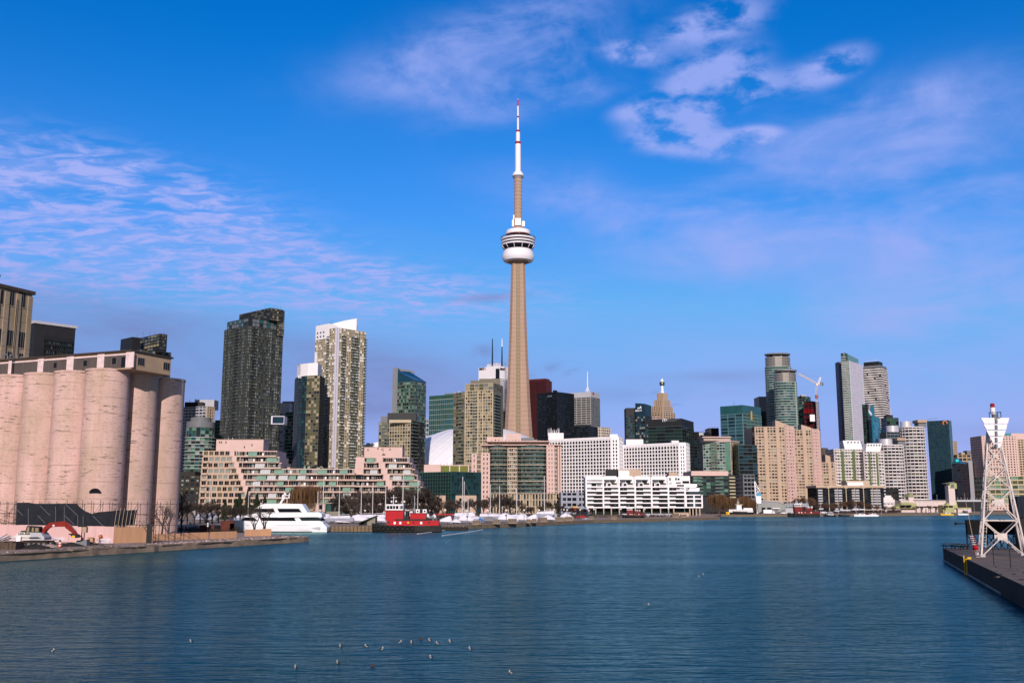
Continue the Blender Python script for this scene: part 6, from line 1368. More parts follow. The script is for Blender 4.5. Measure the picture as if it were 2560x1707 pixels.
q, z2 = rect(2208, 2246, 1220, Y+3, 20); B.mb('core').prism(q, GR, z2, DARK, M_ROOF); B.facade(q[0], q[1], GR, z2, 7, 10, pw=.3, sh=.4, wm=BRK, gs=[BLACKG, DKG], glz='wing_glazing'); B.balcony(q[0], q[1], 0, .1, GR, z2, 7, 1.4, LGREY, LGREY)
for s, (a, c, y) in enumerate(((2209, 2237, 1248), (2209, 2232, 1243), (2212, 2228, 1238))): b = MB(); boxpx(b, a, c, y, Y-3+s*2, 6, GR, WROW); b.build('terrace_block', B.root)
for k in range(3): B.balcony(GX(2210, Y-3).xy, GX(2236, Y-3).xy, .05+.34*k, .28+.34*k, GR, ZY(1249, Y-3), 3, 1.2, LGREY, LGREY, .8)
B.done()
# ---- ferry terminal
Y = 775; FG = mat('sage_green_roof', (.36, .36, .17), .6, .12, .4); FW = mat('pale_pink_render', (.60, .50, .48), .8, .1, .4)
poly, Z = rect(2253, 2378, 1250, Y, 20)
B = Bld('ferry_terminal', 'low pale ferry terminal with sage green roofs and a square clock-like tower', poly)
B.tower(poly, GR, Z, 2, bay=7, wm=FW, gs=[BLACKG, DKG], pw=.9, sh=3.4, dp=.5, top=1.0); b = MB(); boxpx(b, 2283, 2379, 1249, Y-1, 22, Z-.2, GREYM); b.build('roof', B.root)
def hip(xa, xc, y0, ta, tc, y1, dy, m, name='roof'):
    a, c = P(xa, y0, Y+dy), P(xc, y0, Y+dy); t0, t1 = P(ta, y1, Y+dy+5), P(tc, y1, Y+dy+5); b = MB()
    b.loft([[a, c, c+Vector((0, 14, 0)), a+Vector((0, 14, 0))], [t0, t1, t1+Vector((0, 4, 0)), t0+Vector((0, 4, 0))]], m); b.build(name, B.root)
hip(2236, 2292, 1270, 2268, 2290, 1252, -4, FG); hip(2250, 2282, 1265, 2256, 2276, 1254, -5, FG); addbox(B.root, 'turret', 2271, 2285, 1241, Y-1, 5, ZY(1256, Y), FW); hip(2270, 2286, 1241, 2276, 2279, 1233, -2, FG)
for a, c, y in ((2252, 2264, 1262), (2266, 2278, 1262)): b = MB(); boxpx(b, a, c, y, Y-5.5, 1, ZY(y+5, Y), BLACKG); b.build('window', B.root)
b = MB(); q0, q1 = GX(2375, Y-6), GX(2391, Y-6); z1 = ZY(1213, Y-6); b.prism([(q0.x, q0.y), (q1.x, q1.y), (q1.x, q1.y+6), (q0.x, q0.y+6)], GR, z1, FW); b.build('tower_shaft', B.root)
b = MB(); boxpx(b, 2374, 2391.5, 1208, Y-6.3, 6.6, ZY(1221, Y-6), FG); b.build('tower_head', B.root); b = MB(); boxpx(b, 2377, 2385, 1210, Y-6.5, .3, ZY(1219, Y-6), mat('grey_glass', (0, 0, 0))); b.build('window', B.root); hip(2373, 2392, 1208, 2380, 2385, 1204.5, -6.5, FG)
hip(2358, 2395, 1270, 2375, 2391, 1250, -8, FG); addbox(B.root, 'entrance_block', 2357, 2385, 1262, Y-9, 8, GR, FG)
for a, c in ((2359, 2370), (2372, 2382)): b = MB(); boxpx(b, a, c, 1263.5, Y-9.3, .4, ZY(1268, Y-9), BLACKG); b.build('window', B.root)
addbox(B.root, 'side_block', 2394, 2428, 1271, Y-6, 8, GR, FW); b = MB(); boxpx(b, 2392, 2428, 1268.5, Y-6.5, 9, ZY(1271.5, Y-6), FG); b.build('roof', B.root)
for k in range(7): q = GX(2293+k*12, Y-2); b = MB(); b.cbox((q.x, q.y, GR), .7, .7, 3.2, FW); b.build('pillar', B.root)
B.done()
poly, Z = rect(2393, 2470, 1249, 860, 30); B = Bld('flat_roofed_hall', 'long low dark hall with a pale flat roof edge right of the ferry tower', poly); B.mb('wall').prism(poly, GR, Z-1.5, DARK); b = MB(); b.prism(scalep(poly, 1.02), Z-1.5, Z, LGREY); b.build('roof', B.root)
for k in range(9): mast(B.root, 2397+k*8, 1249, 1243+random.uniform(-2, 2), 865, .15, LGREY)
B.done()
# ---- harbour shed and annex
Y = 690; SH = mat('grey_green_sheet', (.27, .28, .27), .7, .12, .4, stretch=(4, 4, .5)); poly, Z = rect(1894, 1964, 1266, Y, 24)
B = Bld('harbour_shed', 'grey harbour shed with a low curved roof at the far quay', poly); pts = []
for k in range(13): t = k/12; x = 1894+70*t; pts.append(P(x, 1266-13*sin(pi*min(1, t*.85+.08))**.8, Y))
base = [GX(1964, Y), GX(1894, Y)]; ring = pts+[Vector((pts[-1].x, Y, GR)), Vector((pts[0].x, Y, GR))]
b = MB(); b.loft([ring[::-1], [p+Vector((0, 24, 0)) for p in ring[::-1]]], SH); b.build('wall', B.root)
b = MB(); pr_ = [p+Vector((0, -.6, .05)) for p in pts]; b.loft([pr_+[p+Vector((0, 0, .35)) for p in pr_[::-1]], [p+Vector((0, 25.2, 0)) for p in pr_]+[p+Vector((0, 25.2, .35)) for p in pr_[::-1]]], LGREY); b.build('roof', B.root)
for a, c, y0, y1, nm in ((1904, 1913, 1268, 1279, 'door'), (1918, 1928, 1268, 1279, 'door'), (1934, 1944, 1270, 1283, 'door'), (1954, 1962, 1274, 1283, 'door')): b = MB(); boxpx(b, a, c, y0, Y-.15, .14, max(GR+.01, ZY(y1, Y)), DKG if a < 1930 else GREYM); b.build(nm, B.root)
b = MB(); boxpx(b, 1931, 1950, 1269.5, Y-2, 2, ZY(1271.5, Y-2), WHITE); b.build('canopy', B.root)
q, z2 = rect(1963, 2021, 1258, Y+2, 18); b = MB(); b.prism(q, GR, z2, LGREY, M_ROOF); b.build('annex', B.root); B.facade(q[0], q[1], ZY(1272, Y), z2, 2, 14, pw=.2, sh=.7, wm=LGREY, gs=[GREYG, TEALG, DKG], glz='annex_glazing')
for k in range(14): b = MB(); x = 1938+k*6; boxpx(b, x, x+random.uniform(1.5, 4), 1257-random.uniform(1, 4), Y+6, 3, z2-1, random.choice([GREYM, LGREY, DARK])); b.build('roof_unit', B.root)
B.done()
# ---- sail monument
Y = 676; K = thing('banner_mast', 'white mast frame with a blue and white banner panel, left of the harbour shed', 'monument', (XP(1894, Y, 5), Y, GR)); b = MB()
for p, q in (((1887, 1203), (1893, 1280)), ((1887, 1203), (1899, 1226)), ((1887, 1212), (1899, 1226)), ((1890, 1232), (1899, 1226)), ((1891, 1222), (1896, 1232)), ((1886, 1203), (1888, 1240))): b.tube(P(*p, Y), P(*q, Y), .28, .2, 6, WHITE)
q = P(1893, 1279, Y); b.tube((q.x, q.y, GR), q, .35, None, 6, WHITE); b.build('mast', K)
for y0, y1, m in ((1231, 1239.5, mat('sky_blue_banner', (.10, .30, .48), .5)), (1239.5, 1258, WHITE)): b = MB(); p, q = P(1891, y1, Y), P(1902.5, y0, Y); b.box((p.x, Y-.2, p.z), (q.x, Y+.4, q.z-.02), m); b.build('banner_panel', K)
# ================================================================== SITE MACHINES AND PEOPLE
def slabz(b, pts, y0, y1, m):
    """side outline (x, z) swept across from y0 to y1"""
    b.loft([[Vector((x, y0, z)) for x, z in pts], [Vector((x, y1, z)) for x, z in pts]], m)
YE = 178.7; XE = XP(100, YE, 1.5)
def e3(x, y): return (XE+(x-784)*.00912, 1.0+(968-y)*.00912)
EX = thing('excavator', 'red and white tracked excavator with a long red arm working before the pink hoarding', 'excavator', (XE, YE, 1.0))
EXW = mat('machine_white', (.62, .58, .56), .5, .15, .8); EXR = mat('machine_red', (.20, .018, .014), .45, .2, .7); TRK = mat('muddy_track', (.035, .028, .022), .9, .4, 2)
for s, y in ((0, YE-1.75), (1, YE+.75)):
    b = MB(); pts = [(405, 905), (440, 870), (980, 870), (1020, 905), (1015, 945), (970, 968), (450, 968), (405, 945)]; slabz(b, [e3(*p) for p in pts], y, y+.65, TRK)
    for k in range(24): x, z = e3(410+k*26, 870); b.box((x, y-.02, z), (x+.15, y+.67, z+.05), TRK); x, z = e3(410+k*26, 968); b.box((x, y-.02, z-.02), (x+.15, y+.67, z+.03), TRK)
    t = b.build('track', EX)
    for k in range(6):
        w_ = MB(); x, z = e3(470+k*95, 930); w_.tube((x, y-.05, z), (x, y+.1, z), .27, None, 10, GREYM); w_.build('roller', t)
b = MB(); x0, z0 = e3(600, 900); b.box((x0-.6, YE-1.1, z0), (x0+1.2, YE+1.1, z0+.35), TRK); b.build('undercarriage', EX)
b = MB(); slabz(b, [e3(*p) for p in ((350, 780), (425, 700), (665, 706), (665, 850), (405, 850))], YE-1.4, YE+1.4, EXW); slabz(b, [e3(*p) for p in ((666, 706), (850, 708), (930, 800), (930, 850), (666, 850))], YE-1.39, YE+1.39, LGREY)
slabz(b, [e3(*p) for p in ((640, 795), (800, 790), (880, 822), (640, 822))], YE-1.43, YE-1.40, DARK); slabz(b, [e3(*p) for p in ((405, 792), (640, 806), (640, 812), (405, 808))], YE-1.43, YE-1.40, DARK); body = b.build('house', EX)
x, z = e3(428, 748); text_part('Link-Belt', 'lettering', EX, (x, YE-1.44, z), (1, 0, 0), (0, 0, 1), .58, DARK, .012, .012)
b = MB(); slabz(b, [e3(*p) for p in ((345, 790), (400, 735), (400, 830), (360, 838))], YE-1.2, YE+1.2, TAN); b.build('counterweight', EX)
b = MB(); slabz(b, [e3(*p) for p in ((450, 700), (460, 676), (560, 672), (560, 700))], YE-1.2, YE+1.2, DARK); b.build('engine_hood', EX)
b = MB(); slabz(b, [e3(*p) for p in ((548, 704), (572, 590), (590, 580), (800, 594), (822, 615), (826, 704))], YE-1.3, YE-.1, DARK); cab = b.build('cab', EX)
for p0, p1, p2, p3 in (((572, 690), (588, 604), (625, 603), (625, 690)), ((672, 694), (676, 612), (712, 614), (712, 694)), ((738, 694), (742, 618), (800, 622), (806, 694))):
    b = MB(); slabz(b, [e3(*p) for p in (p0, p1, p2, p3)], YE-1.33, YE-1.305, mat('warm_cab_glass', (.28, .21, .12), .2, .3, 2)); b.build('window', cab)
b = MB(); slabz(b, [e3(*p) for p in ((800, 705), (860, 600), (960, 520), (1240, 510), (1300, 528), (1290, 580), (1240, 600), (985, 604), (930, 640), (860, 735))], YE-.32, YE+.32, EXR); b.build('boom', EX)
b = MB(); slabz(b, [e3(*p) for p in ((1020, 562), (1055, 562), (1055, 592), (1020, 590))], YE-.35, YE-.325, WHITE); b.build('decal', EX)
b = MB(); slabz(b, [e3(*p) for p in ((1240, 520), (1310, 525), (1400, 620), (1500, 745), (1470, 762), (1400, 720), (1260, 620))], YE-.25, YE+.25, EXR); b.build('stick', EX)
b = MB(); b.tube((*e3(905, 650)[:1], YE-.4, e3(905, 650)[1]), (e3(850, 760)[0], YE-.4, e3(850, 760)[1]), .09, None, 8, EXR); b.tube((e3(990, 540)[0], YE, e3(990, 530)[1]), (e3(1260, 505)[0], YE, e3(1260, 500)[1]), .1, None, 8, EXR); b.tube((e3(1330, 560)[0], YE, e3(1330, 550)[1]), (e3(1470, 690)[0], YE, e3(1470, 690)[1]), .08, None, 8, GREYM); b.build('hydraulic_cylinder', EX)
b = MB(); slabz(b, [e3(*p) for p in ((1340, 740), (1400, 725), (1500, 745), (1560, 790), (1500, 812), (1420, 800), (1390, 758))], YE-.6, YE+.6, DARK); b.build('bucket', EX)
b = MB(); slabz(b, [e3(*p) for p in ((1420, 765), (1480, 765), (1480, 810), (1422, 806))], YE-.66, YE-.61, YELLOW); b.build('marker_plate', EX)
# a little drill rig of dark posts beside the bucket
b = MB(); x, z = e3(1490, 570)
RG_ = thing('drill_rig', 'small dark drilling rig with a tan motor box beside the excavator bucket', 'drill rig', (e3(1500, 880)[0], YE+2, 1.0))
for px, y0 in ((1485, 575), (1535, 590)): b = MB(); x, z = e3(px, y0); b.tube((x, YE+2, 1), (x, YE+2, z), .09, None, 6, DARK); b.build('post', RG_)
b = MB(); x, z = e3(1500, 720); b.box((x, YE+1.7, z), (x+.75, YE+2.4, z+1.0), TAN); b.build('motor_box', RG_)
b = MB(); x, z = e3(1410, 610); b.box((x, YE+1.8, z), (x+1.5, YE+2.2, z+.32), DARK); b.build('head', RG_)
b = MB(); x, z = e3(1400, 860); b.loft([[Vector((x, YE+1.2, 1)), Vector((x+2.1, YE+1.2, 1)), Vector((x+2.1, YE+2.9, 1)), Vector((x, YE+2.9, 1))], [Vector((x+.2, YE+1.4, 1.9)), Vector((x+2, YE+1.4, 2.1)), Vector((x+2, YE+2.7, 2.1)), Vector((x+.2, YE+2.7, 1.9))]], GREYM); b.build('base', RG_)
# traffic drums
ORN = mat('drum_orange', (.62, .10, .03), .5, .1, 2); DRW = mat('drum_white', (.75, .68, .66), .5, .1, 2)
def drum(px, py, dark, label):
    q = G(px, py, 1.0); t = thing('traffic_drum', label, 'traffic drum', q, 'orange and white traffic drums on the site'); b = MB(); b.lathe(q, [(.36, 0), (.36, .08), (.27, .09)], 14, DARK); b.build('base', t)
    b = MB(); prof = []; cols = [ORN, DRW, ORN, DRW, ORN, DARK]
    for k, c in enumerate(cols): prof.append((.27-.014*k, .09+k*.2, c))
    prof.append((.17, .09+6*.2-.04, DARK)); b.lathe(q, prof, 16, ORN); b.build('barrel', t)
    b = MB(); b.obox(q+Vector((-.1, -.02, 1.2)), (.2, 0, 0), (0, .04, 0), (0, 0, .12), DARK); b.build('handle', t)
drum(149.2, 1368.5, 0, 'striped traffic drum nearest the water, below the excavator arm'); drum(204.2, 1360.2, 0, 'striped traffic drum standing right of the excavator bucket'); drum(266.5, 1355.6, 1, 'striped traffic drum left of the pair by the plywood corner'); drum(280, 1355.6, 1, 'striped traffic drum right of the pair by the plywood corner')
# sign board
q = G(49.8, 1365.5, 1.0); t = thing('site_sign', 'white board on an orange post behind the excavator', 'sign', q); b = MB(); b.cbox(q+Vector((.15, 0, 0)), .09, .09, 1.3, ORN); b.build('post', t); b = MB(); b.obox(q+Vector((-.75, -.05, .75)), (.72, 0, .05), (0, .04, 0), (.1, 0, 1.0), WHITE); b.build('board', t)
# plank stack, crate, dirt heaps
WOODD = mat('dark_wet_timber', (.09, .065, .05), .9, .35, 1, stretch=(1, 1, 4)); b = MB(); q0_, q1_ = G(-60, 1374, 1.0), G(31, 1374.5, 1.0)
for k in range(26): x = q0_.x+(q1_.x-q0_.x)*k/26; b.box((x, q0_.y+random.uniform(-.1, .1), 1), (x+.38, q0_.y+3, 2.15+random.uniform(-.08, .1)), WOODD)
solo(b, 'timber_retaining_wall', 'dark upright timber wall at the left frame edge on the quay', 'wall')
q = G(226, 1356.5, 1.0); b = MB(); b.cbox(q, .95, .9, .95, PLY, .2); b.cbox(q+Vector((0, 0, .95)), 1.05, 1.0, .05, WOODD, .2); b.cbox(q+Vector((-.3, -.46, .1)), .08, .04, .8, WOODD, .2); solo(b, 'crate', 'small brown plywood crate between the excavator and the worker', 'crate')
b = MB()
for k in range(5): q = G(8+k*2, 1351, 1.0); b.tube(q+Vector((k*.2-1.5, 0, .05)), q+Vector((k*.2+.6, .3, 1.3-k*.15)), .07, None, 5, LGREY if k % 2 else DARK)
solo(b, 'scrap_bars', 'heap of grey and black bars by the left frame edge', 'scrap')
def heap(px, py, r, h, label, m):
    q = G(px, py, 1.0); b = MB(); rows = []
    for j in range(6):
        t = j/5; rr = r*(1-t)**.8; rows.append([q+Vector(((rr+random.uniform(-.12, .12)*r)*cos(a), .8*(rr+random.uniform(-.12, .12)*r)*sin(a), h*t*(1-.1*random.random()))) for a in [2*pi*k/16 for k in range(16)]])
    b.loft(rows, m, True, True); o = solo(b, 'dirt_heap', label, 'dirt')
DD = mat('dark_soil', (.035, .03, .028), .95, .35, 1.2)
heap(224, 1362, 1.7, .6, 'dark soil heap at the feet of the worker', DD); heap(88, 1371, 3.2, .8, 'broad dark soil heap below the excavator tracks', DD); heap(178, 1365, 2.4, .7, 'dark soil heap between two traffic drums', DD); heap(125, 1367, 2.0, .6, 'small soil heap left of the drum nearest the water', DIRT)
# the worker
SKIN = mat('skin', (.42, .25, .18), .6, .05, 3); VEST = mat('orange_vest', (.70, .13, .04), .6, .1, 3); JACK = mat('dark_work_clothes', (.02, .02, .026), .8, .2, 3)
def skin_body(name, root, verts, edges, m, sub=1):
    me = bpy.data.meshes.new(name); me.from_pydata([v[:3] for v in verts], edges, []); me.materials.append(m); o = bpy.data.objects.new(name, me); COL.objects.link(o)
    o.parent = root; OFF[o.name] = OFF[root.name]; md = o.modifiers.new('skin', 'SKIN'); md.use_smooth_shade = True
    if not me.skin_vertices: pass
    sv = me.skin_vertices[0].data if me.skin_vertices else None
    return o, md, sv
def person(px, py, z, label, face=1):
    q = G(px, py, z); r = thing('person', label, 'person', q)
    V = []; E = []
    def v(x, y, zz, rad, par=None):
        V.append((x, y, zz, rad)); i = len(V)-1
        if par is not None: E.append((par, i))
        return i
    pel = v(0, 0, .95, .15); sp1_ = v(0, 0, 1.15, .15, pel); ch = v(0, 0, 1.36, .17, sp1_); nk = v(0, -.01, 1.53, .065, ch); hd_ = v(0, -.03, 1.63, .095, nk); v(0, -.03, 1.74, .09, hd_); v(0, -.13, 1.63, .022, hd_)
    for s in (-1, 1):
        h = v(s*.10, 0, .90, .10, pel); k = v(s*.12, -.03, .50, .075, h); a = v(s*.13, .02, .09, .052, k); v(s*.14, -.17, .05, .045, a)
        sh_ = v(s*.20, 0, 1.44, .075, ch); el = v(s*.30, .02, 1.18, .052, sh_)
        wr = v(s*.16, -.26, 1.16, .036, el) if s > 0 else v(s*.14, -.27, 1.20, .036, el)
        pm = v(s*.10, -.33, 1.18, .035, wr)
        for f in range(4): k1 = v(s*.07+.018*(f-1.5), -.37-.004*f, 1.19-.014*f, .010, pm); v(s*.05+.018*(f-1.5), -.39, 1.16-.012*f, .008, k1)
        t1 = v(s*.12, -.34, 1.215, .011, pm); v(s*.10, -.375, 1.225, .009, t1)
    me = bpy.data.meshes.new('body'); me.from_pydata([x[:3] for x in V], E, []); me.materials.append(JACK); o = bpy.data.objects.new('body', me); COL.objects.link(o); o.parent = r; OFF[o.name] = OFF[r.name]
    md = o.modifiers.new('skin', 'SKIN'); md.use_smooth_shade = True
    bpy.context.view_layer.update()
    if not me.skin_vertices:
        bm_ = __import__('bmesh').new(); bm_.from_mesh(me); ly = bm_.verts.layers.skin.verify(); bm_.to_mesh(me); bm_.free()
    for i, x in enumerate(V): me.skin_vertices[0].data[i].radius = (x[3], x[3]); me.skin_vertices[0].data[i].use_root = (i == 0)
    s_ = o.modifiers.new('sub', 'SUBSURF'); s_.levels = 1; s_.render_levels = 1
    b = MB(); b.lathe(q+Vector((0, -.03, 1.63)), [(.09, -.11), (.115, -.02), (.10, .06)], 12, SKIN); hdx = b.build('head', r)
    for sx in (-.035, .035): b = MB(); b.lathe(q+Vector((sx, -.135, 1.64)), [(.012, -.01), (.012, .01)], 6, DARK); b.build('eye', hdx)
    b = MB(); b.box(tuple(q+Vector((-.03, -.148, 1.575))), tuple(q+Vector((.03, -.12, 1.587))), DKRED); b.build('mouth', hdx)
    b = MB(); b.lathe(q+Vector((0, -.03, 1.68)), [(.155, 0), (.15, .02), (.125, .03), (.12, .09), (.08, .14), (.02, .16)], 14, WHITE); b.build('hard_hat', r)
    b = MB(); rr = [[q+Vector((.235*k*cos(a), .19*k*sin(a), zz)) for a in [2*pi*j/14 for j in range(14)]] for zz, k in ((.98, .95), (1.2, .93), (1.42, 1.02), (1.50, .62))]; b.loft(rr, VEST, False, True); ve = b.build('safety_vest', r)
    for zz in (1.08, 1.24): b = MB(); rr = [[q+Vector((.243*cos(a), .197*sin(a), z_)) for a in [2*pi*j/14 for j in range(14)]] for z_ in (zz, zz+.06)]; b.loft(rr, YELLOW, False, True); b.build('reflective_stripe', ve)
    return r
person(249.5, 1357, 1.0, 'site worker in a white hard hat and orange vest holding a tool')
q = G(241, 1356.5, 1.0); b = MB(); b.tube(q, q+Vector((.55, .1, 1.45)), .035, None, 5, PLY); b.tube(q+Vector((-.03, 0, 0)), q+Vector((-.2, 0, .02)), .09, .12, 6, GREYM); solo(b, 'shovel', 'shovel with a brown handle leaning beside the worker', 'shovel')
# white picnic shelter and signs in the little park
q = G(411, 1336, 1.0); t = thing('information_board', 'white lectern-like information board behind the low plywood fence', 'sign', q); b = MB(); b.cbox(q, .5, .4, 2.1, LGREY); b.build('post', t); b = MB(); b.obox(q+Vector((-1.1, -.3, 1.9)), (1.5, 0, -.35), (0, .7, 0), (.1, 0, .35), LGREY); b.build('board', t)
for px, l in ((379, 'nearest the silos'), (428, 'right of the information board'), (475, 'third along the fence'), (519, 'before the rust coloured hoarding')):
    q = G(px, 1332, 1.0); t = thing('park_sign', 'small black and white park sign on a post, %s' % l, 'sign', q, 'park signs behind the low fence'); b = MB(); b.cbox(q, .12, .12, 2.2, DARK); b.build('post', t); b = MB()
    b.cbox(q+Vector((0, -.12, 1.5)), .55, .06, 1.2, DARK); b.build('plate', t); b = MB()
    for k in range(3): b.cbox(q+Vector((0, -.17, 1.6+k*.36)), .35, .03, .22, WHITE)
    b.build('symbol', t)
RUST = mat('rust_steel', (.10, .030, .022), .8, .3, .8)
RW_ = thing('rusty_hoarding', 'dark rust coloured site hoarding left of the yacht bow', 'fence', G(550, 1333, 1.0)); 
for a, c, y in ((500, 524, 1312), (526, 537, 1314), (552, 586, 1301), (575, 586, 1308)):
    b = MB(); z1 = boxpx_pre = None
    Y_ = 262; Z1 = ZY(y, Y_); b.box((XP(a, Y_, Z1), Y_, 1.0), (XP(c, Y_, Z1)-.03, Y_+.3, Z1), RUST); b.build('panel', RW_)
# ================================================================== PIER ON THE RIGHT
PZ = 1.88
def pz(px, py, z=PZ): return G(px, py, z)
BT = thing('beacon_tower', 'white steel lattice beacon tower with slatted daymark and red lamp on the pier', 'beacon', pz(2508, 1385))
fl = pz(2453.6, 1391.5); wdt = 5.1; ra = radians(14); ex_, ey_ = Vector((cos(ra), sin(ra), 0)), Vector((-sin(ra), cos(ra), 0)); ex_, ey_ = Vector((.933, -.36, 0)), Vector((.36, .933, 0))
cc_ = fl+ex_*wdt/2+ey_*wdt/2; ztop = 17.6
def lv(z):
    t = (z-PZ)/(ztop-PZ); w_ = wdt*(1-t)+1.15*t if z < ztop else 1.15
    w_ = max(w_, 2.6-(z-PZ-9)*.22) if z > PZ+9 else w_
    return w_/2
def cn(z, sx, sy): return Vector((cc_.x, cc_.y, z))+ex_*sx*lv(z)+ey_*sy*lv(z)
LV = [PZ, 6.3, 10.2, 12.9, 15.4, ztop]
for sx, sy in ((-1, -1), (1, -1), (1, 1), (-1, 1)):
    b = MB()
    for a, c in zip(LV[:-1], LV[1:]): b.tube(cn(a, sx, sy), cn(c, sx, sy), .14, .13, 6, STEELW)
    b.cbox(cn(PZ, sx, sy), .7, .7, .25, LGREY); b.build('leg', BT)
fcs = [((-1, -1), (1, -1)), ((1, -1), (1, 1)), ((1, 1), (-1, 1)), ((-1, 1), (-1, -1))]
for a, c in zip(LV[:-1], LV[1:]):
    for p, q in fcs:
        b = MB(); b.tube(cn(a, *p), cn(c, *q), .075, None, 5, STEELW); b.tube(cn(a, *q), cn(c, *p), .075, None, 5, STEELW); 
        b.tube(cn(c, *p), cn(c, *q), .08, None, 5, STEELW)
        m_ = (cn(a, *p)+cn(a, *q)+cn(c, *p)+cn(c, *q))/4; d = (cn(a, *q)-cn(a, *p)).normalized(); 
        fz = lv(a)/(lv(a)+lv(c)); m_ = cn(a, *p)+(cn(c, *q)-cn(a, *p))*fz; n_ = d.cross(Vector((0, 0, 1))); s_ = .55 if a == PZ or a == 6.3 else .22
        b.obox(m_-d*s_-Vector((0, 0, s_*.75))-n_*.06, d*2*s_, n_*.12, (0, 0, 1.5*s_), STEELW); b.build('cross_brace', BT)
pan = [(325, 532, 128, 169), (345, 518, 173, 213), (366, 508, 218, 260), (390, 492, 264, 306), (413, 478, 310, 346)]
Yp = cc_.y-1.6
for k, (x0, x1, y0, y1) in enumerate(pan):
    f = lambda x, y: P(2340+x/2.904, 1000+y/2.904, Yp)
    nx = {0: (350, 522), 1: (368, 510), 2: (388, 494), 3: (412, 480), 4: (436, 466)}[k]
    q = [f(x0, y0), f(x1, y0), f(nx[1], y1), f(nx[0], y1)]; b = MB(); b.loft([q, [p+Vector((0, .12, 0)) for p in q]], WHITE); b.build('daymark_slat', BT)
    b = MB(); u, v_ = f(425, y0+8), f(442, y1-2); b.box((u.x, Yp-.25, v_.z), (v_.x, Yp-.01, u.z), GREYM); b.build('slat_bracket', BT)
b = MB(); u = P(2340+433/2.904, 1120, Yp+.5); w_ = P(2340+433/2.904, 1044, Yp+.5); b.tube(u, w_, .22, None, 8, STEELW)
for s in (-1, 1): b.tube(Vector((u.x+s*.6, Yp+.9, 15.2)), Vector((w_.x+s*.9, Yp+.5, w_.z-.2)), .09, None, 5, STEELW)
b.build('top_mast', BT)
b = MB(); b.lathe((w_.x-.05, Yp+.6, w_.z), [(.75, -.1), (.75, 0), (.35, .02), (.35, .45)], 10, GREYM); 
for k in range(8): a = 2*pi*k/8; b.tube((w_.x+.72*cos(a), Yp+.6+.72*sin(a), w_.z), (w_.x+.72*cos(a), Yp+.6+.72*sin(a), w_.z+.7), .03, None, 4, DARK)
b.path([(w_.x+.72*cos(2*pi*k/12), Yp+.6+.72*sin(2*pi*k/12), w_.z+.7) for k in range(13)], .03, 4, DARK); b.build('lamp_platform', BT)
b = MB(); b.lathe((w_.x-.25, Yp+.6, w_.z+.45), [(.28, 0), (.3, .35), (.3, .85)], 12, WHITE); b.build('lamp_housing', BT)
b = MB(); b.lathe((w_.x-.25, Yp+.6, w_.z+1.3), [(.27, 0), (.27, .45), (.15, .55)], 12, mat('red_lamp_glass', (.30, .015, .02), .2)); b.build('red_lamp', BT)
b = MB(); a_ = cn(PZ, -1, 1); c_ = cn(15.4, -1, 1)
for s in (0, .4): b.tube(a_+ex_*(.4+s), c_+ex_*(.1+s), .035, None, 4, STEELW)
for k in range(36): t = k/36; b.tube(a_+(c_-a_)*t+ex_*.3, a_+(c_-a_)*t+ex_*.75, .025, None, 4, STEELW)
b.build('ladder', BT)
# black board on trestle
Yb = 147.4; KB = thing('black_billboard', 'large black board on dark trestle legs behind the beacon tower', 'billboard', GX(2484, Yb, PZ)); p, q = P(2419, 1336, Yb), P(2549, 1299, Yb); b = MB(); b.box((p.x, Yb, p.z), (q.x, Yb+.5, q.z), mat('matt_black', (.006, .006, .007), .8)); b.build('board', KB)
b = MB(); bot = p.z
for k in range(9):
    x = p.x+(q.x-p.x)*k/8; b.tube((x, Yb+.25, PZ), (x, Yb+.25, bot), .09, None, 5, DARK); b.tube((x, Yb+.25, bot), (x+.6, Yb-1.9, PZ), .07, None, 5, DARK)
    if k < 8: x2 = p.x+(q.x-p.x)*(k+1)/8; b.tube((x, Yb+.25, PZ+.2), (x2, Yb+.25, bot-.2), .06, None, 5, DARK)
b.build('trestle', KB); b = MB(); b.tube((q.x-3, Yb-.2, q.z-2.6), (q.x-.2, Yb-.2, q.z-2.6), .06, None, 5, LGREY); b.tube((q.x-3, Yb-.2, q.z-3.1), (q.x-.6, Yb-.2, q.z-3.1), .06, None, 5, LGREY); b.build('rail', KB)
Yc2 = 138; p, q = P(2546, 1293, Yc2), P(2640, 1240, Yc2); b = MB(); b.box((p.x, Yc2, p.z), (q.x, Yc2+2.4, q.z), mat('navy_container', (.010, .016, .028), .6, .2, .8)); 
for k in range(12): b.box((p.x+k*.5, Yc2-.06, p.z+.1), (p.x+k*.5+.25, Yc2-.005, q.z-.1), mat('navy_container', (0, 0, 0)))
b.box((p.x+.3, Yc2+.3, PZ), (p.x+.9, Yc2+2, p.z), DARK); b.box((q.x-2, Yc2+.3, PZ), (q.x-1, Yc2+2, p.z), DARK); solo(b, 'raised_cabin', 'dark navy cabin on legs cut by the right frame edge', 'cabin')
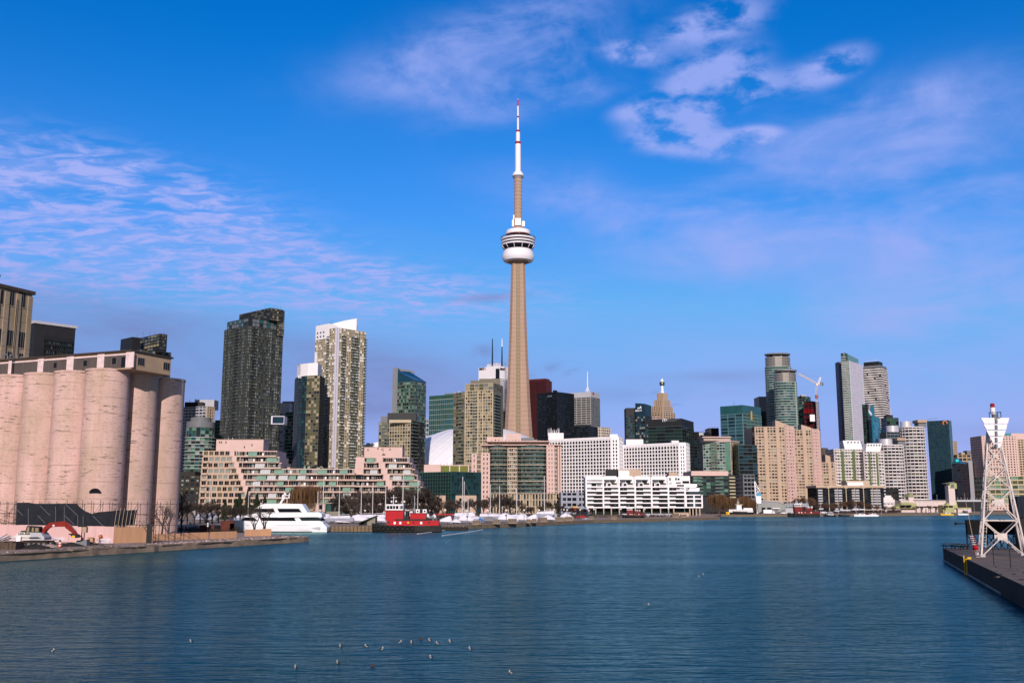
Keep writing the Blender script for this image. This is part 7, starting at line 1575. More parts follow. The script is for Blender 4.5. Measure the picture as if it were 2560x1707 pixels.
# picnic tables
def ptable(px, py, label):
    q = pz(px, py); t = thing('picnic_table', label, 'table', q, 'dark picnic tables at the pier end'); DT = mat('dark_timber', (.03, .025, .022), .8, .2, 1)
    b = MB()
    for k in range(5): b.box((q.x-1.3, q.y-.42+k*.17, PZ+.72), (q.x+1.3, q.y-.42+k*.17+.15, PZ+.77), DT)
    b.build('tabletop', t)
    for s in (-.75, .72): b = MB(); b.box((q.x-1.3, q.y+s-.14, PZ+.42), (q.x+1.3, q.y+s+.14, PZ+.47), DT); b.build('bench', t)
    for s in (-1, 1):
        b = MB()
        for e in (-1, 1): b.tube((q.x+s*.9, q.y+e*.55, PZ), (q.x+s*.9, q.y-e*.25*0+e*.2, PZ+.72), .05, None, 5, DT)
        b.tube((q.x+s*.9, q.y-.85, PZ+.38), (q.x+s*.9, q.y+.85, PZ+.38), .045, None, 5, DT); b.build('leg', t)
ptable(2377, 1371, 'dark picnic table at the outer corner of the pier'); ptable(2398, 1372.5, 'dark picnic table second from the pier corner'); ptable(2421, 1374, 'dark picnic table closest to the red ladder')
q = pz(2419, 1370); t = thing('pipe_stand', 'dark horizontal pipe arm on a post above the picnic tables', 'pipe', q); b = MB(); b.tube(q, q+Vector((0, 0, 3.6)), .09, None, 6, DARK); b.build('post', t); b = MB(); b.tube(q+Vector((-1.5, 0, 3.6)), q+Vector((2.6, 0, 3.6)), .1, None, 6, DARK); b.tube(q+Vector((-1.6, 0, 3.6)), q+Vector((-1.25, 0, 3.6)), .24, .16, 8, DARK); b.build('arm', t); b = MB(); b.tube(q+Vector((0, 0, 2.4)), q+Vector((1.4, 0, 3.5)), .06, None, 5, DARK); b.build('brace', t)
# ladder, thin pole, fence posts, mooring post
a_ = pz(2440.5, 1394); LD = thing('ladder', 'red and white ladder propped beside the beacon tower foot', 'ladder', a_); tp_ = a_+Vector((-.35, .7, 2.7)); b = MB()
for s in (0, .55): b.tube(a_+Vector((s, 0, 0)), tp_+Vector((s, 0, 0)), .045, None, 5, DKRED)
b.build('rail', LD); b = MB()
for k in range(11): v_ = a_+(tp_-a_)*((k+.5)/11); b.tube(v_, v_+Vector((.55, 0, 0)), .035, None, 5, STEELW)
b.build('rung', LD)
b = MB(); v_ = a_+(tp_-a_)*.45+Vector((.25, -.2, 0)); b.lathe(v_, [(.22, -.25), (.32, 0), (.22, .25)], 10, RED); o = solo(b, 'lifebuoy_box', 'round red lifebuoy case hung on the red ladder', 'lifebuoy')
b = MB(); q = pz(2438, 1375); b.tube(q, q+Vector((-.55, 1, 8.0)), .05, .02, 5, TAN); b.lathe(q, [(.15, 0), (.12, .1)], 6, DARK); solo(b, 'fishing_pole', 'thin tall pole standing behind the red ladder', 'pole')
FN = thing('wire_fence', 'thin post and wire fence along the pier edge', 'fence', pz(2500, 1415)); fp = [pz(2485, 1412), pz(2527, 1420), pz(2580, 1432)]; 
for v_ in fp: b = MB(); b.tube(v_, v_+Vector((0, 0, 2.0)), .045, None, 5, DARK); b.build('post', FN)
b = MB()
for k in range(5): b.path([v_+Vector((0, 0, .35+k*.38)) for v_ in fp], .012, 3, GREYM)
b.build('wire', FN)
v_ = pz(2427, 1397); d = Vector((64.3-42.4, 151.6-85, 0)).normalized(); nl = Vector((-d.y, d.x, 0))
v0 = Vector((42.4, 85, 0))+d*((v_.y-85)/d.y); b = MB(); b.obox(v0+nl*.02+Vector((0, 0, -.5)), d*.3, nl*.2, (0, 0, 2.42), YELLOW); b.obox(v0-nl*.4+Vector((0, 0, 1.885)), d*.3, nl*.42, (0, 0, .22), YELLOW); b.tube(v0+nl*.4+d*.1+Vector((0, 0, -.4)), v0+nl*.4+d*.1+Vector((0, 0, 2.3)), .06, None, 5, YELLOW); solo(b, 'mooring_ladder', 'yellow ladder guard on the pier wall edge', 'ladder')
b = MB()
for k in range(26): v_ = pz(random.uniform(2488, 2600), random.uniform(1416, 1450)); rock(b, (v_.x, v_.y, PZ), random.uniform(.1, .35), RUB[random.choice([1, 2, 2])])
o = b.build('pier_rubble'); tag(o, 'loose dark stones along the pier edge', 'rubble', None, 'stuff')
# ================================================================== YACHT
YY = 300.0
def yx(zx): return XP(440+zx/5.6, YY, 3)
def yz(zy): return .0+(1508-zy)*.0212
YT = thing('motor_yacht', 'big white three-deck motor yacht moored in the slip left of the tug', 'yacht', (yx(1440), YY, 0))
XB, XS = yx(748), yx(2140); LY = XS-XB
def hb(x):
    s = min(1, max(0, (x-XB)/LY)); return .12+3.3*(1-(1-min(s/.5, 1))**2.0)*(1-.12*max(0, s-.7)/.3)
b = MB(); st = []
for zx, zs in ((748, 1338), (800, 1342), (880, 1347), (960, 1352), (1080, 1357), (1240, 1360), (1500, 1362), (1800, 1362), (2000, 1366), (2075, 1372), (2140, 1440)):
    x = yx(zx); h_ = hb(x); z = yz(zs); s = (x-XB)/LY; wl = .10+.9*min(1, max(0, (zx-790)/300)); xr = x+max(0, (900-zx))*.0085
    st.append([Vector((x, YY-h_, z)), Vector((xr*.5+x*.5, YY-h_*(.55+.42*wl), z*.5)), Vector((xr, YY-h_*.86*wl, .15)), Vector((xr, YY, -.5)), Vector((xr, YY+h_*.86*wl, .15)), Vector((xr*.5+x*.5, YY+h_*(.55+.42*wl), z*.5)), Vector((x, YY+h_, z))])
b.loft(st, WHITEB, True, False); hull = b.build('hull', YT)
b = MB(); ring_ = [[Vector((v[2].x, v[2].y-.03, -.2)), Vector((v[2].x, v[2].y-.03, .28)), Vector((v[4].x, v[4].y+.03, .28)), Vector((v[4].x, v[4].y+.03, -.2))] for v in st[1:]]; b.loft(ring_, DARK); b.build('boot_stripe', hull)
def deck(name, prof, k, m, parent=YT, smooth=False):
    b = MB(); a = [Vector((yx(x), YY-hb(yx(x))*k, yz(z))) for x, z in prof]; c = [Vector((yx(x), YY+hb(yx(x))*k, yz(z))) for x, z in prof]; b.loft([a, c], m); return b.build(name, parent)
def strip(name, prof, k, m, parent):
    for s in (-1, 1):
        b = MB(); a = [Vector((yx(x), YY+s*(hb(yx(x))*k+.02), yz(z))) for x, z in prof]; c = [Vector((yx(x), YY+s*(hb(yx(x))*k+.06), yz(z))) for x, z in prof]; b.loft([a, c], m); b.build(name, parent)
md = deck('main_deck', [(900, 1352), (960, 1305), (2060, 1300), (1960, 1362)], .93, WHITEB)
deck('bulwark', [(1190, 1362), (1180, 1352), (2040, 1352), (2090, 1372), (2080, 1400), (1200, 1400)], 1.005, WHITEB)
strip('window', [(940, 1348), (985, 1307), (1110, 1307), (1180, 1348)], .935, BLACKG, md); strip('window', [(1205, 1306), (1680, 1306), (1712, 1353), (1240, 1353)], .935, BLACKG, md); strip('window', [(1752, 1306), (2030, 1306), (2065, 1352), (1790, 1352)], .935, DKG, md); 
bd = deck('bridge_deck', [(905, 1300), (1060, 1268), (1180, 1238), (2030, 1236), (2062, 1260), (2068, 1300), (1500, 1306), (980, 1304)], .97, WHITEB)
ud = deck('upper_deck', [(1140, 1240), (1130, 1188), (1760, 1186), (1850, 1240)], .72, WHITEB); strip('window', [(1140, 1236), (1128, 1188), (1385, 1188), (1412, 1236)], .725, BLACKG, ud); strip('window', [(1440, 1188), (1740, 1188), (1782, 1236), (1465, 1236)], .725, BLACKG, ud)
deck('hardtop', [(1128, 1186), (1205, 1135), (1260, 1116), (1780, 1122), (1800, 1150), (1858, 1240), (1830, 1240), (1765, 1186)], .76, WHITEB)
strip('rubbing_strake', [(1010, 1406), (1500, 1412), (1890, 1412), (1890, 1416), (1500, 1417), (1010, 1411)], 1.0, LGREY, hull); strip('rubbing_strake', [(1200, 1470), (1890, 1474), (1890, 1478), (1200, 1475)], .93, LGREY, hull)
deck('stern_step', [(1935, 1505), (1930, 1400), (2040, 1372), (2100, 1400), (2140, 1450), (2138, 1505)], .9, WHITEB)
for s in (-1, 1): b = MB(); b.obox((yx(1920), YY+s*3.05, yz(1452)), (2.6, 0, -.6), (0, .05, 0), (.2, 0, .8), LGREY); b.build('stair', YT)
b = MB(); f = lambda x, y: Vector((yx(x), YY, yz(y))); b.tube(f(1450, 1116), f(1500, 1045), .32, .22, 8, WHITEB); b.tube(f(1490, 1060), f(1530, 975), .15, .1, 6, WHITEB); b.tube(f(1470, 1045), f(1580, 1040), .1, None, 6, WHITEB); b.tube(f(1490, 1005), f(1585, 1000), .1, None, 6, WHITEB); ra_ = b.build('radar_mast', YT)
for x, y, r in ((1510, 985, .38), (1570, 1028, .22), (1480, 1030, .25), (1575, 992, .2)): b = MB(); b.lathe(f(x, y), [(r*.8, -.2), (r, .1), (r*.7, .35), (.05, .45)], 10, WHITEB); b.build('dome', ra_)
for s in (-1, 1):
    b = MB()
    for x in range(1100, 1260, 26): b.tube((yx(x), YY+s*hb(yx(x))*.9, yz(1268)), (yx(x), YY+s*hb(yx(x))*.9, yz(1225)), .02, None, 4, LGREY)
    for x in (2050, 2110, 2170): pass
    b.build('railing', YT)
b = MB(); b.box((yx(1855), YY-1.2, yz(1352)), (yx(1950), YY+1.2, yz(1306)), BLACKG); b.build('saloon_door', YT)
x, z = yx(770), yz(1378); text_part('SERENA', 'name_lettering', YT, (x+.15, YY-1.25, z), (1, -.35, 0), (0, 0, 1), .34, GREYM, .01) if False else None
b = MB()
for x in (762, 800, 835): p = f(x, 1336); b.cbox(p, .35, .5, .45, LGREY)
b.build('anchor_winch', YT)
# ================================================================== TUGS
def tug(name, label, X0, Yg, s, big=True):
    """red harbour tug, bow to the left; measured in metres from the bow"""
    t = thing(name, label, 'tug', (X0+9*s, Yg, 0)); HB = lambda x: s*(2.9*(1-(1-min(max(x, .02)/4.0, 1))**2.2)); V3 = lambda x, y, z: Vector((X0+x*s, Yg+y*s, z*s))
    RED = mat('tug_red' if big else 'faded_tug_red', (.42, .008, .015) if big else (.16, .014, .014), .45, .15, .6); BH = mat('black_hull', (.03, .029, .028), .6, .2, 1); b = MB(); st = []
    for x, z in ((0, 2.6), (.8, 2.45), (2, 2.3), (4, 2.1), (9, 1.75), (14, 1.65), (18, 1.8), (20, 2.0)):
        h = HB(x)/s if x < 17 else HB(x)/s*(1-.35*((x-17)/3)**2); st.append([V3(x, -h, z), V3(x+.2, -h*.9, .2), V3(x+.2, 0, -.6), V3(x+.2, h*.9, .2), V3(x, h, z)])
    b.loft(st, BH); hu = b.build('hull', t)
    n = 9 if big else 5
    for k in range(n):
        x = .9+k*(12.5/n); b = MB(); h = HB(x)/s; c = V3(x, -h-.12, 1.15)
        for a in range(14):
            a0, a1 = 2*pi*a/14, 2*pi*(a+1)/14; r = .55*s; b.tube(c+Vector((r*cos(a0), 0, r*sin(a0))), c+Vector((r*cos(a1), 0, r*sin(a1))), .18*s, None, 6, mat('tyre_rubber', (.015, .015, .016), .9))
        b.build('tyre', hu)
    b = MB(); b.box(V3(4.6, -2.2, 1.9), V3(19.5, 2.2, 3.3), RED); lo = b.build('deckhouse', t)
    b = MB(); b.box(V3(7, -2.32, 3.31), V3(16, -2.22, 3.75), DARK); b.box(V3(8.8, -1.9, 3.31), V3(10.9, 1.9, 4.5), DARK); b.build('deck_rail', t)
    for x in (6.6, 8.2, 14.2): b = MB(); b.box(V3(x, -2.26, 2.3), V3(x+.6, -2.205, 3.0), WHITE); b.build('panel', lo)
    for x in (5.0, 10.5, 12, 16.5): b = MB(); b.box(V3(x, -2.25, 2.5), V3(x+.5, -2.205, 3.0), YELLOW if x == 10.5 else DARK); b.build('porthole', lo)
    b = MB(); b.prism([V3(4.3, -2, 0).xy, V3(9.3, -2, 0).xy, V3(9.3, 2, 0).xy, V3(4.3, 2, 0).xy, V3(3.9, 0, 0).xy], 3.32*s, 6.0*s, RED); b.build('upper_house', t)
    b = MB(); bw = [V3(3.9, -2.1, 0).xy, V3(9.4, -2.1, 0).xy, V3(9.4, 2.1, 0).xy, V3(3.9, 2.1, 0).xy]; b.prism(bw, 6.02*s, 6.25*s, DKRED); bt = [V3(4.3, -1.9, 0).xy, V3(9.2, -1.9, 0).xy, V3(9.2, 1.9, 0).xy, V3(4.3, 1.9, 0).xy]; b.prism(bt, 6.26*s, 7.75*s, WHITE); b.prism(scalep(bt, 1.06), 7.76*s, 7.95*s, WHITE); wh = b.build('wheelhouse', t)
    for x, w in ((4.5, .75), (5.4, .75), (6.3, .6), (7.1, .75), (8.2, .3), (8.6, .5)): b = MB(); b.box(V3(x, -1.95, 6.6), V3(x+w, -1.905, 7.5), BLACKG); b.build('window', wh)
    b = MB(); b.lathe(V3(10.3, 0, 3.3), [(.7*s, 0), (.6*s, 2.2*s), (.6*s, 2.6*s)], 12, DARK); b.build('funnel', t)
    b = MB(); b.box(V3(11.2, -1.7, 3.31), V3(15.8, 1.7, 5.3), RED); b.box(V3(11.0, -1.9, 5.31), V3(16, 1.9, 5.45), DKRED); b.build('aft_house', t)
    for x in (12.8, 14.8): b = MB(); b.box(V3(x, -1.2, 5.46), V3(x+1.1, -.2, 6.5), WHITE); b.box(V3(x+.3, -1.23, 5.7), V3(x+.8, -1.21, 6.2), DARK); b.build('vent_box', t)
    b = MB(); p = V3(6.2, 0, 7.95); b.tube(p, p+Vector((0, 0, 2.6*s)), .09*s, None, 6, WHITE); b.tube(p+Vector((-.8*s, 0, 1.9*s)), p+Vector((.9*s, 0, 1.9*s)), .06*s, None, 5, WHITE); b.build('mast', t)
    b = MB(); p = V3(12.3, 0, 5.4); b.tube(p, p+Vector((0, 0, 5*s)), .1*s, None, 6, LGREY); b.build('mast', t)
    for x, z in ((5.6, 8.7), (6.9, 8.8), (9.3, 8.7)): b = MB(); b.lathe(V3(x, .3, z), [(.18*s, -.3*s), (.32*s, 0), (.2*s, .25*s)], 8, WHITE); b.build('radar_dome', t)
    b = MB()
    for k in range(10): x = 16.2+k*.4; b.tube(V3(x, -2.1, 3.3), V3(x, -2.1, 4.1), .03*s, None, 4, DARK)
    b.tube(V3(16.2, -2.1, 4.1), V3(19.8, -2.1, 4.1), .03*s, None, 4, DARK); b.build('railing', t)
    b = MB()
    for k in range(16): c = V3(random.uniform(16, 19.3), random.uniform(-1.6, 1.6), 3.3); b.cbox(c, random.uniform(.3, 1), .6, random.uniform(.3, 1.3)*s, random.choice([DARK, GREYM, BH]))
    b.build('deck_gear', t); return t
tug('tugboat', 'red tugboat with a white wheelhouse and tyre fenders, moored in the marina centre', XP(931, 300, 2), 298.5, 1.02)
tug('tugboat', 'small red and white museum tug before the white stepped condo', XP(1553, 492, 2), 489, .56, False).location.z = 1.55
tug('tugboat', 'red and white tug moored at the far quay below the pinkish slabs', XP(1968, 626, 2), 626.0, .98, False)
# ================================================================== TREES
BARK = mat('dark_bark', (.045, .034, .028), .95, .3, 2); TWIG = mat('bare_twigs', (.060, .047, .040), .95, .3, 1); WTW = mat('willow_twigs', (.135, .075, .038), .9, .3, .5); WBK = mat('willow_bark', (.10, .06, .035), .95, .3, 1); NEEDLE = mat('dark_needles', (.022, .036, .018), .9, .35, 1); TWB = mat('brown_twigs', (.13, .075, .050), .95, .3, 1)
def bare_tree(seed, h, wide, dens, tm, bm):
    """unit proto at the origin: trunk with limbs, and a crown of fine twigs"""
    r = random.Random(seed); tr_, cr = MB(), MB()
    def br(p, d, ln, rad, lvl):
        q = p+d*ln
        if lvl <= 2: tr_.tube(p, q, rad, rad*.62, 5, bm, False)
        else: cr.tube(p, q, max(rad, .034), max(rad*.5, .018), 3, tm, False)
        if lvl >= 5: return
        n = (2, 5, 4, dens, dens)[lvl] if dens > 3 else (2, 3, 3, 2, 2)[lvl]
        for k in range(n):
            a = r.uniform(0, 2*pi); tilt = r.uniform(.25, .75)*(wide if lvl < 3 else 1.1); o = d.orthogonal().normalized(); o2 = d.cross(o)
            nd_ = (d*cos(tilt)+(o*cos(a)+o2*sin(a))*sin(tilt)+Vector((0, 0, .12))).normalized(); t = r.uniform(.55, 1.0)
            br(p+d*ln*t, nd_, ln*r.uniform(.58, .8), rad*.55, lvl+1)
    for k in range(2): br(Vector((0, 0, 0)), Vector((r.uniform(-.16, .16), r.uniform(-.16, .16), 1)).normalized(), h*r.uniform(.2, .27), h*.02, 0)
    return tr_, cr
def willow(seed, h, w):
    r = random.Random(seed); tr_, cr = MB(), MB(); tr_.tube((0, 0, 0), (.2, 0, h*.4), h*.035, h*.025, 7, WBK, False)
    for k in range(16):
        a = r.uniform(0, 2*pi); rr = r.uniform(.25, .8)*w; p = Vector((.2, 0, h*r.uniform(.3, .42))); q = Vector((rr*cos(a)*.6, rr*sin(a)*.6, h*r.uniform(.7, .92))); e = Vector((rr*cos(a), rr*sin(a), h*r.uniform(.72, .95))); tr_.tube(p, q, h*.014, h*.008, 5, WBK, False); tr_.tube(q, e, h*.008, h*.004, 4, WBK, False)
        for j in range(90):
            t = r.random(); s = q+(e-q)*t+Vector((r.gauss(0, w*.16), r.gauss(0, w*.16), r.uniform(-.3, .8))); rad = Vector((s.x, s.y, 0)); L_ = h*r.uniform(.25, .85)*(.45+rad.length/w*.6); wd_ = r.uniform(.03, .08)
            o = rad.normalized()*r.uniform(.1, .5); side = Vector((r.uniform(-1, 1), r.uniform(-1, 1), 0)).normalized()*wd_; m_ = s+o*1.0+Vector((0, 0, -L_*.4)); f = s+o*1.3+Vector((r.uniform(-.2, .2), r.uniform(-.2, .2), -L_)); f.z = max(f.z, .4)
            cr.face([s-side*.5, s+side*.5, m_+side, m_-side], WTW); cr.face([m_-side, m_+side, f], WTW)
    return tr_, cr
def conifer(seed, h, w):
    r = random.Random(seed); tr_, cr = MB(), MB(); tr_.tube((0, 0, 0), (0, 0, h*.97), h*.02, .02, 6, BARK, False)
    for k in range(1500):
        t = r.random()**.75; z = h*(.08+.92*(1-t) if r.random() < .5 else .08+.92*r.random()); f = (1-(z/h))**.85*(1+.25*sin(z*2.1+seed)); a = r.uniform(0, 2*pi); rr = w*f*r.uniform(.25, 1.05)
        p = Vector((rr*cos(a), rr*sin(a), z)); d = Vector((cos(a), sin(a), -.35)); s = Vector((-sin(a), cos(a), r.uniform(-.3, .3)))*r.uniform(.15, .38); L_ = r.uniform(.4, 1.0)
        cr.face([p-d*L_*.4-s*.4, p-d*L_*.4+s*.4, p+d*L_*.6+Vector((0, 0, -.1)), ], NEEDLE); cr.face([p-s+Vector((0, 0, .1)), p+s, p+d*L_*.5+Vector((0, 0, -.15))], NEEDLE)
    return tr_, cr
PROTO = {}
def tree(kind, q, h, label, name, group, wx=1.0, seed=None):
    seed = random.randint(0, 3) if seed is None else seed; key = (kind, seed)
    if key not in PROTO:
        t, c = {'bare': lambda: bare_tree(seed+11, 10, 1.0, 4, TWIG, BARK), 'brown': lambda: bare_tree(seed+31, 10, 1.15, 4, TWB, BARK), 'thin': lambda: bare_tree(seed+51, 10, .8, 3, TWIG, BARK), 'willow': lambda: willow(seed+3, 10, 5), 'conifer': lambda: conifer(seed+5, 10, 2.6)}[kind]()
        PROTO[key] = (t.mesh('trunk'), c.mesh('crown'), max(v.z for v in c.v))
    tm, cm, hh = PROTO[key]; r = thing(name, label, 'tree', q, group); k = h/hh
    for nm, me in (('trunk', tm), ('crown', cm)): o = bpy.data.objects.new(nm, me); COL.objects.link(o); o.parent = r; OFF[o.name] = OFF[r.name]
    r.rotation_euler = (0, 0, random.uniform(0, 6.28)); r.scale = (k*wx, k*wx, k)
def tree_px(kind, px, ytop, Y, label, name, group, z=1.3, wx=1.0, seed=None):
    q = GX(px, Y, z); tree(kind, q, ZY(ytop, Y)-z, label, name, group, wx, seed)
rows = []
def row(kind, lst, Y0, dY, what, name, group, z=1.3, wx=1.0):
    for i, (px, yt) in enumerate(lst): tree_px(kind, px, yt, Y0+random.uniform(-dY, dY), '%s, %s' % (what, ORD[i]), name, group, z, wx)
MAR = [(832, 1243), (850, 1236), (868, 1230), (885, 1238), (902, 1228), (918, 1222), (936, 1226), (953, 1231), (972, 1219), (990, 1214), (1008, 1212), (1026, 1216), (1043, 1213), (1060, 1221), (1078, 1228), (1094, 1246)]
row('bare', MAR, 430, 20, 'bare dark tree in the thick row behind the tug', 'bare_tree', 'bare trees behind the marina', wx=1.05)
MAR2 = [(1108, 1250), (1124, 1246), (1141, 1248), (1158, 1245), (1175, 1247), (1192, 1244), (1209, 1247), (1226, 1240), (1243, 1236), (1260, 1234), (1277, 1238), (1294, 1246), (1311, 1262), (1330, 1264), (1352, 1262), (1372, 1250), (1392, 1254), (1410, 1262), (1430, 1266), (1450, 1268)]
row('bare', MAR2, 480, 25, 'bare dark tree in the row behind the covered boats', 'bare_tree', 'bare trees behind the covered boats', wx=1.05)
row('bare', [(842, 1262), (864, 1260), (880, 1256), (898, 1260), (925, 1255), (948, 1258), (1000, 1252), (1035, 1250), (1062, 1256), (1090, 1262)], 405, 10, 'lower bare bush in front of the thick tree row', 'bare_bush', 'bare bushes of the marina', wx=1.3)
row('bare', [(452, 1252), (468, 1246), (485, 1255), (500, 1250), (516, 1258), (530, 1250), (546, 1256), (562, 1262), (580, 1266), (600, 1262), (622, 1264), (645, 1268), (668, 1262), (690, 1268), (704, 1272)], 350, 20, 'bare dark tree in the shaded park before the pink terrace', 'bare_tree', 'bare trees in the shaded park', z=1.3)
for px, yt, l in ((561, 1247, 'squat dark conifer, leftmost of the conifers before the pink terrace'), (588, 1245, 'shaggy conifer, second of those before the pink terrace'), (597, 1233, 'broad sunlit conifer behind the shaggy one'), (617, 1221, 'tallest pointed conifer before the pink terrace'), (640, 1232, 'dark conifer right of the tallest pointed one'), (660, 1240, 'rightmost dark conifer, behind the yacht upper deck')): tree_px('conifer', px, yt, 410+random.uniform(-10, 10), l, 'conifer', 'conifers before the pink terrace', wx=1.1 if px != 617 else .8)
tree_px('willow', 757, 1208, 440, 'large brown willow rising behind the yacht', 'willow_tree', 'brown willows along the waterfront', seed=0, wx=1.15)
for px, yt, Y, l in ((1798, 1231, 655, 'broad brown willow right of the white stepped condo'), (1822, 1240, 660, 'brown willow overlapping the broad one on its right'), (1860, 1237, 670, 'brown willow behind the white tour boat'), (1876, 1246, 675, 'small brown willow next to the banner mast')): tree_px('willow', px, yt, Y, l, 'willow_tree', 'brown willows along the waterfront', wx=1.1)
row('brown', [(1990, 1244), (2008, 1238), (2026, 1242), (2044, 1250), (2064, 1256), (2082, 1254), (2100, 1250), (2116, 1252), (2134, 1245), (2150, 1250), (2168, 1258), (2190, 1260), (2210, 1262), (2232, 1264)], 715, 12, 'leafless brown tree on the far promenade', 'bare_tree', 'brown trees on the far promenade', wx=1.25)
row('brown', [(2288, 1262), (2305, 1264), (2322, 1262), (2342, 1264), (2362, 1266)], 752, 4, 'small leafless tree before the ferry terminal', 'bare_tree', 'small trees before the ferry terminal', wx=1.0)
for px, yt, Y, z, l, w_ in ((404, 1262, 225, 1.0, 'small bare tree before the rightmost silo', 1.0), (438, 1222, 240, 1.0, 'tall bare tree at the right edge of the silos', .9), (452, 1240, 260, 1.0, 'slim bare tree just right of the silos', .8), (635, 1272, 247, 1.0, 'small bare tree left of the pair before the yacht', 1.0), (660, 1262, 249, 1.0, 'small bare tree right of the pair before the yacht', 1.0), (375, 1258, 230, 1.0, 'bare tree in the dark gap between two silos', .8)): tree_px('thin', px, yt, Y, l, 'bare_tree', 'small bare trees on the silo quay', z, w_)
b = MB()
for k in range(420):
    px = random.uniform(378, 600); Y = random.uniform(255, 285); q = GX(px, Y, 1.0)
    if q.x > -60 or q.x < -99: continue
    s = random.uniform(.4, 1.1)
    for j in range(5): a = random.uniform(0, 6.28); b.tube(q+Vector((random.uniform(-.4, .4), 0, 0)), q+Vector((cos(a)*s*.5, sin(a)*s*.5, s*1.3)), .03, .015, 3, TWIG, False)
o = b.build('undergrowth'); tag(o, 'dark bare undergrowth in the shaded park behind the low fence', 'bushes', None, 'stuff')
b = MB()
for k in range(1500):
    px = random.uniform(820, 1460); Y = 425+max(0, px-1090)*.16+random.uniform(-8, 22); q = GX(px, Y); s = random.uniform(1.2, 3.4)*(1 if px < 1300 else .7); b.tube(q, q+Vector((random.uniform(-.5, .5), random.uniform(-.4, .4), s)), .05, .02, 3, TWIG, False)
    for j in range(4): a = random.uniform(0, 6.28); e = q+Vector((0, 0, s*random.uniform(.3, .8))); b.tube(e, e+Vector((cos(a)*.8, sin(a)*.5, s*.4)), .035, .015, 3, TWIG, False)
o = b.build('undergrowth'); tag(o, 'dark leafless undergrowth beneath the bare trees behind the boats', 'bushes', None, 'stuff')
b = MB()
for k in range(1500):
    px = random.uniform(1440, 2245)
    if 1715 < px < 1765: continue
    Y = (500+(px-1470)*.12+random.uniform(0, 34)) if px < 1715 else 672+random.uniform(0, 45)+(px-1760)*.05; q = GX(px, Y); s = random.uniform(.6, 2.2)
    for j in range(5): a = random.uniform(0, 6.28); b.tube(q, q+Vector((cos(a)*.7, sin(a)*.5, s*random.uniform(.5, 1))), .05, .02, 3, random.choice([TWIG, TWB, BARK]), False)
o = b.build('shrubbery'); tag(o, 'low brown leafless shrubbery along the far promenade', 'bushes', None, 'stuff')
# ================================================================== MARINA
HULLB = mat('boat_hull_blue_grey', (.34, .36, .44), .4, .1, .6); WRAP = mat('white_shrink_wrap', (.70, .68, .76), .45, .08, .5); WRAPG = mat('grey_tarp', (.20, .20, .22), .7, .2, .5)
def wrapped(x0, x1, yt, yb, Y, label, m=WRAP, pk=.45, name='covered_boat'):
    q = GX((x0+x1)/2, Y); t = thing(name, label, 'boat', q, 'covered boats laid up on the marina quay'); a, c = XP(x0, Y, 3), XP(x1, Y, 3); h = ZY(yt, Y)-1.3; L_ = c-a; hbm = min(2.2, L_*.2); b = MB(); rings = []
    for k in range(11):
        s = k/10; zz = h*(.42+.58*(1-abs(s-pk)/max(pk, 1-pk))**.8) if 0 < s < 1 else h*.40; w_ = hbm*(1-(abs(s-.42)/.60)**3)+.05; x = a+L_*s; hs = h*.36*(1-.25*s)
        rings.append([Vector((x, Y-w_, 1.3+hs)), Vector((x, Y-w_*.97, 1.3+hs+(zz-hs)*.45)), Vector((x, Y-w_*.35, 1.3+zz*.97)), Vector((x, Y, 1.3+zz)), Vector((x, Y+w_*.35, 1.3+zz*.97)), Vector((x, Y+w_*.97, 1.3+hs+(zz-hs)*.45)), Vector((x, Y+w_, 1.3+hs))])
    b.loft(rings, m, True, False, False); b.build('cover', t); b = MB(); st = []
    for r_ in rings: p, e = r_[0], r_[6]; st.append([p, Vector((p.x, p.y*.4+Y*.6, 1.65)), Vector((p.x, Y, 1.55)), Vector((p.x, e.y*.4+Y*.6, 1.65)), e])
    b.loft(st, HULLB, True, False, False); b.build('hull', t)
    for s in (.25, .7):
        b = MB(); x = a+L_*s; 
        for e in (-1, 1): b.tube((x, Y+e*.9, 1.3), (x, Y+e*.5, 1.3+h*.25), .07, None, 5, DARK)
        b.box((x-.15, Y-.8, 1.3), (x+.15, Y+.8, 1.45), DARK); b.build('cradle', t)
wl = [(838, 880, 1294, 1305, 350, 'low white covered boat left of the green-roofed shed', WRAP, .3), (880, 924, 1284, 1303, 352, 'white covered boat behind the green-roofed shed', WRAP, .35), (926, 966, 1285, 1304, 355, 'pale covered boat partly behind the red tug bow', WRAP, .3), (1075, 1096, 1284, 1300, 360, 'pale covered boat behind the tug stern', WRAP, .5), (1094, 1131, 1289, 1308, 345, 'boxy white covered boat right of the red tug', WRAP, .8), (1128, 1152, 1296, 1308, 350, 'low white covered boat left of the tent-shaped one', WRAP, .5), (1146, 1186, 1283, 1308, 352, 'tall tent-shaped white covered boat with masts behind', WRAP, .42), (1193, 1208, 1293, 1302, 360, 'bright blue covered boat in the middle of the quay', mat('blue_tarp', (.02, .16, .48), .5, .1, .6), .5), (1206, 1250, 1290, 1303, 366, 'dark grey covered boat right of the blue one', WRAPG, .4), (1244, 1296, 1281, 1306, 368, 'biggest white covered boat in the middle of the quay', WRAP, .35), (1286, 1320, 1283, 1303, 382, 'white covered boat right behind the biggest one', WRAP, .5), (1314, 1344, 1284, 1304, 385, 'white covered boat with a square right end', WRAP, .75), (1352, 1388, 1286, 1304, 398, 'flat-topped white covered boat under a tall white mast', WRAP, .5), (1399, 1433, 1281, 1296, 425, 'rightmost tent-shaped white covered boat', WRAP, .45), (1455, 1473, 1295, 1303, 452, 'small white covered dinghy near the green buoy', WRAP, .5)]
for x0, x1, yt, yb, Y, l, m, pk in wl: wrapped(x0, x1, yt, yb, Y, l, m, pk)
MASTM = mat('mast_alloy', (.66, .62, .62), .4, .05, .5)
